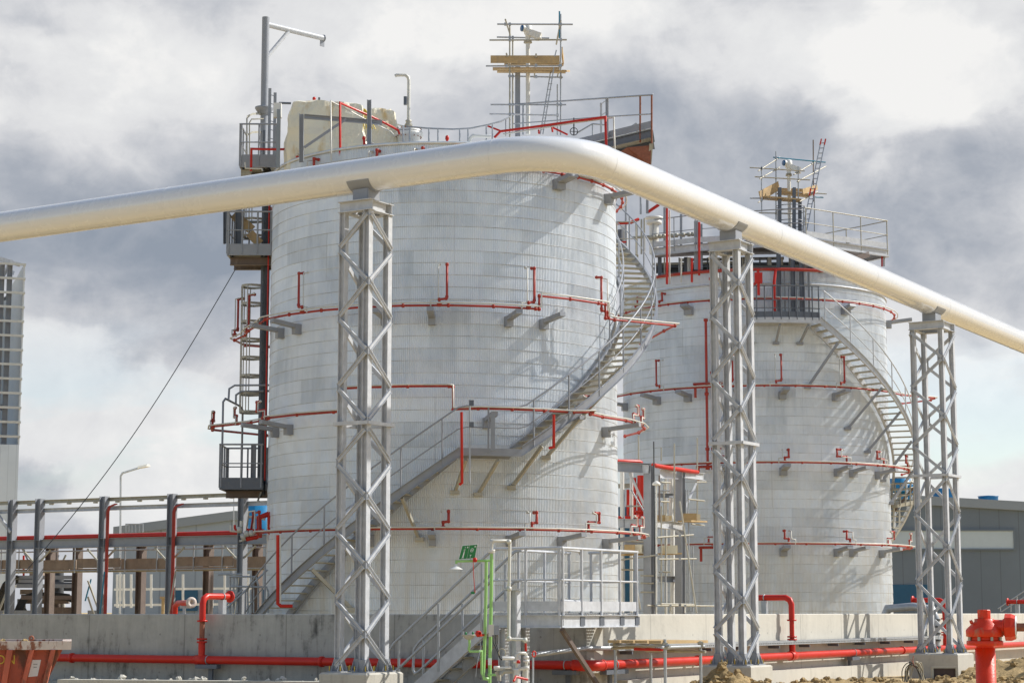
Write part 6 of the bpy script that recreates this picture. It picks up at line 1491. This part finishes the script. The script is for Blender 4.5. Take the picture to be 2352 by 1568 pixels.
for (pts, r, mm) in (([(1965,380),(1965,430),(2060,440)],.03,'trace'),([(2000,380),(2000,410),(2020,430)],.035,'red'),([(2210,490),(2206,320),(2290,285)],.075,'red'),([(2300,270),(2305,440),(2330,470)],.085,'red'),([(2165,330),(2160,480),(2040,520)],.03,'trace'),([(2090,440),(2110,500),(2200,480)],.06,'red'),([(2120,310),(2260,330)],.04,'trace'),([(2100,430),(2250,436)],.07,'red'),([(2056,345),(2056,400)],.05,'trace')):
    m = MB(); m.tube([q7(x, y, 57.0) for x, y in pts], r, 8); m.build('pipe', M[mm], t)
m = MB()
for x, y in ((2040,420),(2100,455),(2140,450),(2070,480)): m.lathe(q7(x, y, 56.9), [(.001,-.08),(.09,-.05),(.09,.05),(.001,.08)], Vector((1,0,.2)), 8)
m.split('flange', M['trace'], t)
t = thing('drop_pipe', 'red drop pipe with a cream twin down the near tank beside the stair foot', 'pipe', T1.pt(-64, 6, 1.5))
m = MB(); m.tube([P(638, 1228, 53.2), P(638, 1385, 53.2), P(645, 1391, 53.2), P(672, 1391, 53.2)], .045, 8); m.build('red_pipe', M['red'], t)
m = MB(); m.tube([P(644, 1232, 53.1), P(644, 1385, 53.1)], .022, 6); m.build('cream_pipe', M['trace'], t)
t = thing('landing_drop', 'thin red pipe dropping below the stair landing beside a rail post', 'pipe', P(1060, 1110, 51.5))
m = MB(); m.tube([P(1060, 946, 51.9), P(1061, 1108, 51.9), P(1055, 1113, 51.9)], .036, 8); m.build('red_pipe', M['red'], t)
m = MB(); m.tube([P(1272, 952, 52.4), P(1272, 1026, 52.4), P(1260, 1029, 52.4)], .036, 8); tag(m.build('short_drop', M['red']), 'short red drop pipe hanging over the upper stair flight', 'pipe')
t = thing('light_stand', 'thin grey mast with two small boxes on the stair landing', 'mast', P(1079, 1040, 51.8))
m = MB(); m.tube([P(1079, 1110, 51.8), P(1079, 918, 51.8)], .026, 7); m.build('pole', M['galv'], t)
for y in (925, 975): m = MB(); m.box(P(1083, y, 51.7), (.12,.1,.14)); m.build('box', M['steel_d'], t)
m = MB(); m.ibeam(P(1132, 1035, 52.0), P(1132, 950, 52.0), .17, .12, up=Vector((0,1,0))); tag(m.build('stub_column', M['steel']), 'short grey column standing on the stair landing', 'column')
# guy wire
m = MB(); A = P(542, 616, 57); B = P(60, 1310, 56); pts = []
for i in range(25): u = i/24; p = A.lerp(B, u); p.z -= .55*sin(pi*u); pts.append(p)
m.tube(pts, .013, 5); tag(m.build('guy_wire', M['dark']), 'long dark cable slung from the middle ladder platform down to the left', 'cable')
# ================================================================= STEELWORK BETWEEN THE TANKS
def q8(x, y, Y): return P(1378.2+x*.26963, 1010.7+y*.26963, Y)
t = thing('steel_frame', 'grey steel frame carrying red pipes between the two tanks', 'steel frame', q8(450, 1480, 64))
for (x, ya, yb, Y, h) in ((418,215,1940,62,.26),(682,258,1930,65,.26)):
    m = MB(); m.ibeam(q8(x, yb, Y), q8(x, ya, Y), h, h, .016, .02, up=WR); m.build('column', M['steel'], t)
for (x, ya, yb, Y, w_) in ((188,250,1940,64,.085),(268,270,1930,65.5,.07)):
    m = MB(); m.tube([q8(x, yb, Y), q8(x, ya, Y)], w_*.8, 10); m.build('round_leg', M['white_trim'], t)
m = MB(); m.ibeam(q8(150, 225, 61.6), q8(430, 240, 62), .30, .16); m.build('front_beam', M['steel'], t)
m = MB(); m.ibeam(q8(205, 232, 62.2), q8(415, 246, 61.8), .26, .14); m.ibeam(q8(700, 288, 65), q8(880, 312, 66.5), .24, .14); m.ibeam(q8(510, 285, 63.5), q8(650, 290, 64.8), .30, .14); m.split('top_beam', M['steel_l'], t)
m = MB(); m.ibeam(q8(150, 705, 63), q8(390, 712, 63), .28, .14); m.ibeam(q8(478, 708, 63), q8(702, 735, 64.6), .26, .14); m.split('middle_beam', M['steel_l'], t)
m = MB(); m.bar(q8(252, 275, 62), q8(385, 575, 62), .07, .09, up=Vector((0,1,0))); m.bar(q8(825, 355, 66), q8(728, 575, 65.3), .07, .09, up=Vector((0,1,0))); m.bar(q8(640, 760, 64), q8(690, 805, 64), .07, .09, up=Vector((0,1,0))); m.split('brace', M['steel_l'], t)
m = MB(); m.ibeam(q8(155, 390, 66), q8(385, 380, 66), .14, .12); m.build('rear_rail', M['tan_steel'], t)
m = MB(); m.box(q8(465, 850, 61.8), (.03, .12, 6.1*1.0)); m.build('cable_tray', M['dark'], t)
m = MB(); m.ibeam(q8(150, 870, 64), q8(400, 872, 64), .2, .12); m.ibeam(q8(480, 1180, 64.5), q8(705, 1185, 65.5), .2, .12); m.ibeam(q8(480, 470, 64.5), q8(660, 472, 65.5), .14, .1); m.split('cross_beam', M['steel'], t)
m = MB(); m.tube([q8(560, 330, 66), q8(560, 1900, 66)], .05, 8); m.tube([q8(395, 300, 65.8), q8(395, 1900, 65.8)], .06, 8); m.tube([q8(650, 900, 66), q8(650, 1900, 66)], .05, 8); m.split('upright_pipe', M['trace'], t)
m = MB(); m.box(q8(232, 1215, 66.2), (.55, .4, 5.0)); m.build('blue_cabinet', M['blue_d'], t)
t = thing('red_headers', 'fat red vertical pipe and its thinner twins inside the steel frame', 'pipe', q8(350, 660, 65))
m = MB(); m.tube([q8(350, 655, 65), q8(350, 300, 65)], 0.125, 18); m.build('fat_pipe', M['red'], t)
m = MB(); m.tube([q8(296, 655, 65), q8(296, 320, 65)], .05, 10); m.tube([q8(238, 640, 66), q8(238, 420, 66)], .05, 8); m.split('thin_pipe', M['red'], t)
m = MB(); m.tube([q8(130, 180, 62), q8(330, 185, 62.4), q8(350, 195, 62.5)], .075, 10); m.tube([q8(450, 212, 63), q8(620, 240, 64), q8(830, 272, 66)], .07, 10); m.split('top_pipe', M['red'], t)
m = MB(); m.lathe(q8(350, 640, 64.9), [(.13,-.1),(.22,-.1),(.22,-.03),(.15,0),(.15,.08),(.2,.1),(.2,.16),(.12,.16)], UP, 18); m.build('flange', M['red'], t)
m = MB(); m.tube([q8(150, 662, 64), q8(260, 662, 64)], .07, 8); m.build('low_pipe', M['red'], t)
m = MB(); m.tube([q8(617, 1930, 65.5), q8(617, 700, 65.5), q8(604, 640, 65.5), q8(604, 320, 65.5)], .075, 12); m.build('white_pipe', M['white_trim'], t)
scaffold('frame_scaffold', 'tube scaffold with boards and pale blocks round the frame between the tanks', [
    (480,370,61.5,480,1480,61.5,'white_trim'),(522,560,61.8,522,1400,61.8,'tan_steel'),(633,30,63.2,633,700,63.2),(828,-20,66.5,828,640,66.5),(750,420,64,762,1450,64,'galv'),(505,300,61.6,505,680,61.6,'brown'),(328,-40,63,328,190,63),
    (490,826,61.4,795,804,63.6),(500,1012,61.4,820,1008,63.8),(400,1405,61.5,1080,1412,66),(520,1393,61.4,800,1397,63,'tan_steel'),(755,500,63.6,890,516,65),(820,356,65,905,355,66),(780,712,63.6,888,724,65),(680,518,61.2,823,1470,61.0),(160,1020,62,500,975,61.6),(600,1395,61.5,598,1470,61.5),(725,1400,62,725,1470,62,'white_trim'),
    (520,355,62,600,362,62.5),(515,520,62,590,525,62.5),(560,835,62,560,1000,62),(300,1190,61,345,1440,61),(522,175,68,522,60,68),(205,420,63,205,1400,63,'steel'),(230,560,63.5,380,560,63.5),(235,860,62.6,395,862,62.6),(160,1100,62.5,400,1105,62.5),(265,420,63,395,640,63,'galv'),(545,380,64,545,690,64,'tan_steel'),(505,430,62.5,595,430,62.5,'galv'),(730,420,65,730,640,65,'galv'),(560,760,62.8,560,1400,62.8,'galv'),(500,1120,62,600,1122,62),(345,1150,61.8,460,1152,61.8),(345,1215,61.8,460,1217,61.8),(345,1290,61.8,460,1292,61.8),(790,900,65,790,1460,65,'galv')],
    [(170,975,62.2,660,966,63,.6,.05),(720,688,63.8,858,694,64.6,.5,.05)], q8, q8(520, 1480, 62), 'scaffolds between the tanks')
rnd = random.Random(12)
for i, (x, y, w_, h_, Y) in enumerate(((252,922,.32,.24,61.8),(315,925,.30,.26,62),(360,922,.32,.26,62.2),(515,662,.28,.18,62.6),(573,664,.28,.16,63),(590,930,.45,.26,62.4),(765,655,.42,.24,64),(820,662,.24,.24,64.2),(636,930,.15,.26,62.6))):
    m = MB(); q = q8(x, y, Y); m.prof(q-Vector((w_/2,0,0)), q+Vector((w_/2,0,0)), [(-.12,-h_/2),(.12,-h_/2),(.12,h_/2),(-.12,h_/2*.94)])
    tag(m.build('stacked_block', M['tarp'] if i % 3 else M['wood']), 'pale block on the scaffold boards between the tanks', 'block', 'blocks stacked on the scaffold between the tanks')
m = MB(); m.lathe(q8(480, 372, 61.4), [(.10,-.05),(.14,-.02),(.10,.05),(.02,.10)], UP, 6); tag(m.build('post_cap', M['white_trim']), 'white cap on the scaffold pole between the tanks', 'cap')
# ================================================================= BUILDINGS
def seamed(name, col, pitch, axis):
    m = bpy.data.materials.new(name); m.use_nodes = True; t = m.node_tree; b = t.nodes['Principled BSDF']
    b.inputs['Roughness'].default_value = .45; pos = t.nodes.new('ShaderNodeNewGeometry').outputs['Position']
    d = VM(t, 'DOT_PRODUCT', pos, axis).outputs['Value']
    fr = MATH(t, 'FRACT', MATH(t, 'DIVIDE', d, pitch)); ln = MATH(t, 'LESS_THAN', fr, .045)
    n = NOISE(t, pos, .35, 5, .6); base = RAMP(t, n, [(.3, tuple(c*.92 for c in col)), (.7, tuple(c*1.07 for c in col))])
    mx_ = t.nodes.new('ShaderNodeMix'); mx_.data_type = 'RGBA'; t.links.new(MATH(t, 'MULTIPLY', ln, .5), mx_.inputs[0]); t.links.new(base, mx_.inputs[6]); mx_.inputs[7].default_value = (*[c*.5 for c in col], 1)
    t.links.new(mx_.outputs[2], b.inputs['Base Color']); return m
YB = 118.0
WHD = Vector((1, .035, 0)).normalized(); WHN = Vector((WHD.y, -WHD.x, 0))
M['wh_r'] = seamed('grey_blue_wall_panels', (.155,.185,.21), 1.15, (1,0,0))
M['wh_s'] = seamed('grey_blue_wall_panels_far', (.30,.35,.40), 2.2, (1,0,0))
def bw_(x, y, dY=0.0): return P(x, y, YB+dY)
t = thing('warehouse', 'blue grey clad warehouse with pale strip window behind the right lattice support', 'building', XY(2250, YB))
x0 = bw_(2000, 1400).x; x1 = bw_(2460, 1400).x; ze = bw_(2352, 1165).z; ze0 = bw_(2100, 1150).z
slope_ = (ze-ze0)/(bw_(2352,1).x-bw_(2100,1).x)
def ez(x): return ze0+slope_*(x-bw_(2100, 1).x)
m = MB(); m.add([(x0,YB,0),(x1,YB,0),(x1,YB,ez(x1)),(x0,YB,ez(x0)),(x0,YB+30,0),(x1,YB+30,0),(x1,YB+30,ez(x1)),(x0,YB+30,ez(x0))], [(0,1,2,3),(1,5,6,2),(5,4,7,6),(4,0,3,7)]); m.build('wall', M['wh_r'], t)
m = MB(); m.add([(x0-.1,YB-.25,ez(x0)-.25),(x1,YB-.25,ez(x1)-.25),(x1,YB-.25,ez(x1)+.28),(x0-.1,YB-.25,ez(x0)+.28),(x0-.1,YB+30,ez(x0)-.25),(x1,YB+30,ez(x1)-.25),(x1,YB+30,ez(x1)+.28),(x0-.1,YB+30,ez(x0)+.28)], [(0,1,2,3),(1,5,6,2),(5,4,7,6),(4,0,3,7),(3,2,6,7),(0,4,5,1)]); m.build('roof_edge', M['wh_l'], t)
def patch(name, mm, xa, ya, xb, yb, dY=-.06, th=.05):
    a = bw_(xa, ya); b = bw_(xb, yb); m = MB(); m.box(((a.x+b.x)/2, YB+dY, (a.z+b.z)/2), (abs(b.x-a.x), th, abs(a.z-b.z))); return m.build(name, M[mm], t)
wdo = patch('strip_window', 'pale', 2040, 1219, 2328, 1259)
a = bw_(2040, 1219); b = bw_(2328, 1259); m = MB(); m.box(((a.x+b.x)/2, YB-.10, a.z+.05), (b.x-a.x+.2, .1, .1)); m.box(((a.x+b.x)/2, YB-.10, b.z-.05), (b.x-a.x+.2, .1, .1)); m.box((b.x+.05, YB-.10, (a.z+b.z)/2), (.1, .1, a.z-b.z)); m.build('window_frame', M['wh'], wdo)
patch('blue_door', 'blue_d', 2040, 1342, 2131, 1391); 
for (xa, xb_, y, yb) in ((2143, 2192, 1122, 1146), (2247, 2293, 1139, 1148)):
    c0 = bw_((xa+xb_)/2, yb, 6); r = (bw_(xb_,1,6).x-bw_(xa,1,6).x)/2; m = MB(); m.lathe(c0-UP*.4, [(r*.94,0),(r*.94,(P(xa,y,YB+6).z-c0.z)*.8+.4),(r,(P(xa,y,YB+6).z-c0.z)*.8+.42),(r,P(xa,y,YB+6).z-c0.z+.4),(.001,P(xa,y,YB+6).z-c0.z+.45)], UP, 28)
    m.build('roof_cowl', M['blue'], t)
t = thing('blue_tank', 'blue cylinder on a far roof, seen beside the near tank', 'vessel', P(595, 1185, 100))
m = MB(); c0 = P(592, 1182, 100); r = 1.0; m.lathe(c0, [(r,-1),(r,P(592,1159,100).z-c0.z),(.001,P(592,1158,100).z-c0.z+.05)], UP, 28); m.build('shell', M['blue'], t)
t = thing('blue_vessel', 'blue vessels glimpsed behind the lower end of the far tank stair', 'vessel', P(2062, 1120, 96))
for (x, y0, y1, r) in ((2066, 1100, 1130, .55), (2090, 1115, 1150, .45)):
    m = MB(); m.lathe(P(x, y1, 96), [(r,0),(r,P(x,y0,96).z-P(x,y1,96).z),(.01,P(x,y0,96).z-P(x,y1,96).z+.1)], UP, 20); m.build('shell', M['blue'], t)
# outside stair of the warehouse
t = thing('outside_stair', 'faint grey handrails of a stair against the warehouse at far right', 'staircase', P(2340, 1404, 112))
for (xa, ya, xb_, yb) in ((2292, 1397, 2400, 1325), (2300, 1404, 2400, 1340)):
    m = MB(); m.tube([P(xa, ya, 112), P(xb_, yb, 112)], .035, 6); m.build('handrail', M['galv'], t)
for x in (2298, 2322, 2336, 2358): m = MB(); m.tube([P(x, 1404, 112), P(x, 1397-(x-2292)*.667, 112)], .03, 6); m.build('rail_post', M['galv'], t)
# left warehouse with shallow gable
t = thing('warehouse', 'pale grey warehouse with low gable beyond the left pipe rack', 'building', XY(450, 125))
YL = 125.0
g0, g1, g2 = P(262, 1220, YL), P(540, 1183, YL), P(860, 1200, YL)
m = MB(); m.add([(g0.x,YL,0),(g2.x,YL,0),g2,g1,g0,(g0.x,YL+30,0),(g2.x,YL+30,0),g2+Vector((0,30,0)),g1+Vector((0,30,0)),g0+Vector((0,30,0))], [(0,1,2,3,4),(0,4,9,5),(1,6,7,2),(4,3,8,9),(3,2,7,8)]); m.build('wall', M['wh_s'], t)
m = MB(); e = .28
for a, b in ((g0, g1), (g1, g2)): m.add([a+Vector((0,-.3,-e)), b+Vector((0,-.3,-e)), b+Vector((0,-.3,e)), a+Vector((0,-.3,e)), a+Vector((0,30,-e)), b+Vector((0,30,-e)), b+Vector((0,30,e)), a+Vector((0,30,e))], [(0,1,2,3),(3,2,6,7),(0,4,5,1)])
m.build('roof_edge', M['wh_l'], t)
m = MB(); a = P(375, 1378, YL); m.box((a.x+1.2, YL-.1, a.z), (1.9, .1, 1.3)); m.box((a.x+7, YL-.1, a.z), (1.9, .1, 1.3)); m.split('blue_door', M['blue_d'], t)
# white pipework bars in front of it
t = thing('white_bars', 'row of white upright bars standing before the pale warehouse', 'fence', P(400, 1380, 90))
for x in (269, 276, 284, 301, 326, 327, 347, 393, 420, 468, 487, 516, 570, 590):
    m = MB(); m.bar(P(x, 1395 if x % 3 else 1380, 90), P(x, 1318, 90), .10, .06, up=Vector((0,1,0))); m.build('bar', M['white_trim'], t)
for y in (1353, 1389): m = MB(); m.bar(P(262, y, 90.1), P(620, y-3, 90.1), .05, .10); m.build('rail', M['white_trim'], t)
t = thing('pale_frame', 'pale door frame and canopy by the far warehouse', 'frame', P(380, 1400, 88))
m = MB(); m.box(P(374, 1398, 88), (.12,.1,.9)); m.box(P(381, 1372, 88), (.5,.2,.10)); m.build('frame', M['wood'], t)
# tall half clad tower on the left edge
YT = 86.0
t = thing('boiler_house', 'tall unfinished steel tower with open girts at the left edge', 'building', XY(0, YT))
tx = P(34, 1150, YT).x+.10; zc = P(40, 1021, YT).z; ztp = P(50, 608, YT).z
M['wclad'] = seamed('white_ribbed_sheeting', (.66,.71,.73), .32, (1,0,0))
m = MB(); m.box((tx-6, YT+5, zc/2), (12, 10, zc)); m.build('lower_cladding', M['wclad'], t)
Mclad2 = mat('back_sheeting', (.62,.64,.63), .6, var=.06, vscale=.5)
m = MB(); m.box((tx-.02, YT+5, (zc+ztp)/2), (.06, 10, ztp-zc)); m.box((tx-8.5, YT+9.9, (zc+ztp)/2), (17, .06, ztp-zc)); m.build('rear_cladding', Mclad2, t)
n = 12
for i in range(n+1):
    z = zc+(ztp-zc)*(i+.55)/(n+.55); m = MB(); m.chan(Vector((tx-13, YT-.05, z)), Vector((tx+.04, YT-.05, z)), .10, .06, .01, flip=-1); m.build('girt', M['trace'], t)
for i in range(5): 
    z = zc+(ztp-zc)*(i+.35)/5; m = MB(); m.bar(Vector((tx-12, YT+9.7, z)), Vector((tx-.1, YT+9.7, z)), .1, .08); m.build('rear_girt', M['steel'], t)
for dx in (.62, .95, 3.2, 6): m = MB(); m.ibeam(Vector((tx-dx, YT+.3, zc-.2)), Vector((tx-dx, YT+.3, ztp)), .22, .24, up=Vector((1,0,0))); m.build('column', M['steel'], t)
for (za, zb_2) in ((.0,.22),(.40,.20),(.62,.82)): m = MB(); m.bar(Vector((tx-4, YT+.6, zc+(ztp-zc)*za)), Vector((tx-.7, YT+.6, zc+(ztp-zc)*zb_2)), .1, .14); m.build('diagonal', M['steel_l'], t)
for f in (.12, .3, .47, .66, .85): m = MB(); m.tube([Vector((tx-4, YT+1.5, zc+(ztp-zc)*f)), Vector((tx-.9, YT+1.5, zc+(ztp-zc)*f))], .14, 8); m.build('inner_pipe', M['galv'], t)
m = MB(); m.bar(Vector((tx-3.2, YT+.1, ztp+.75)), Vector((tx-.2, YT+.1, ztp+.0)), .12, .16); m.bar(Vector((tx-3.2, YT+3, ztp+.9)), Vector((tx-.2, YT+3, ztp+.1)), .12, .16); m.bar(Vector((tx-.6, YT, ztp+.12)), Vector((tx-.6, YT+9, ztp+.12)), .12, .14); m.split('roof_rafter', M['steel_l'], t)
for ch in list(t.children):
    ang_ = RAD(19); R_ = Matrix.Rotation(ang_, 4, 'Z'); piv = Vector((tx, YT, 0))-Vector(t['_o'])
    ch.data.transform(Matrix.Translation(piv) @ R_ @ Matrix.Translation(-piv))
# lamp posts and thin masts
t = thing('street_lamp', 'curved arm street lamp far beyond the left pipe rack', 'street lamp', XY(277, 96))
m = MB(); b0 = P(277, 1404, 96); b0.z = 0; m.tube([b0, P(277, 1093, 96), P(281, 1086, 96), P(300, 1080, 95.8), P(326, 1072, 95.4)], .05, 8); m.build('post', M['galv'], t)
m = MB(); q = P(332, 1070, 95.3); m.prof(P(320, 1073.5, 95.5), P(341, 1069, 95.1), [(-.12,-.04),(.12,-.04),(.10,.07),(-.10,.07)]); m.build('lamp_head', M['white_trim'], t)
for x, ya, lb in ((302-18, 1100, ''),):
    pass
for x, y0, Y, lb in ((537, 1140, 92, 'thin white lightning mast right of the rack'), (277.5, 1104, 91, 'thin lightning mast in line with the street lamp')):
    m = MB(); b0 = P(x, 1404, Y); b0.z = 0; m.tube([b0, P(x, y0, Y)], .045, 6, r2=.02); tag(m.build('lightning_mast', M['galv']), lb, 'mast')
t = thing('roof_railing', 'tiny grey railing on the roof of the far left warehouse', 'railing', P(300, 1210, 124))
for x in (289, 296, 303, 311, 320, 328): m = MB(); m.tube([P(x, 1222, 124), P(x, 1203, 124)], .04, 5); m.build('rail_post', M['galv'], t)
m = MB(); m.tube([P(288, 1203, 124), P(329, 1203, 124)], .04, 5); m.build('handrail', M['galv'], t)
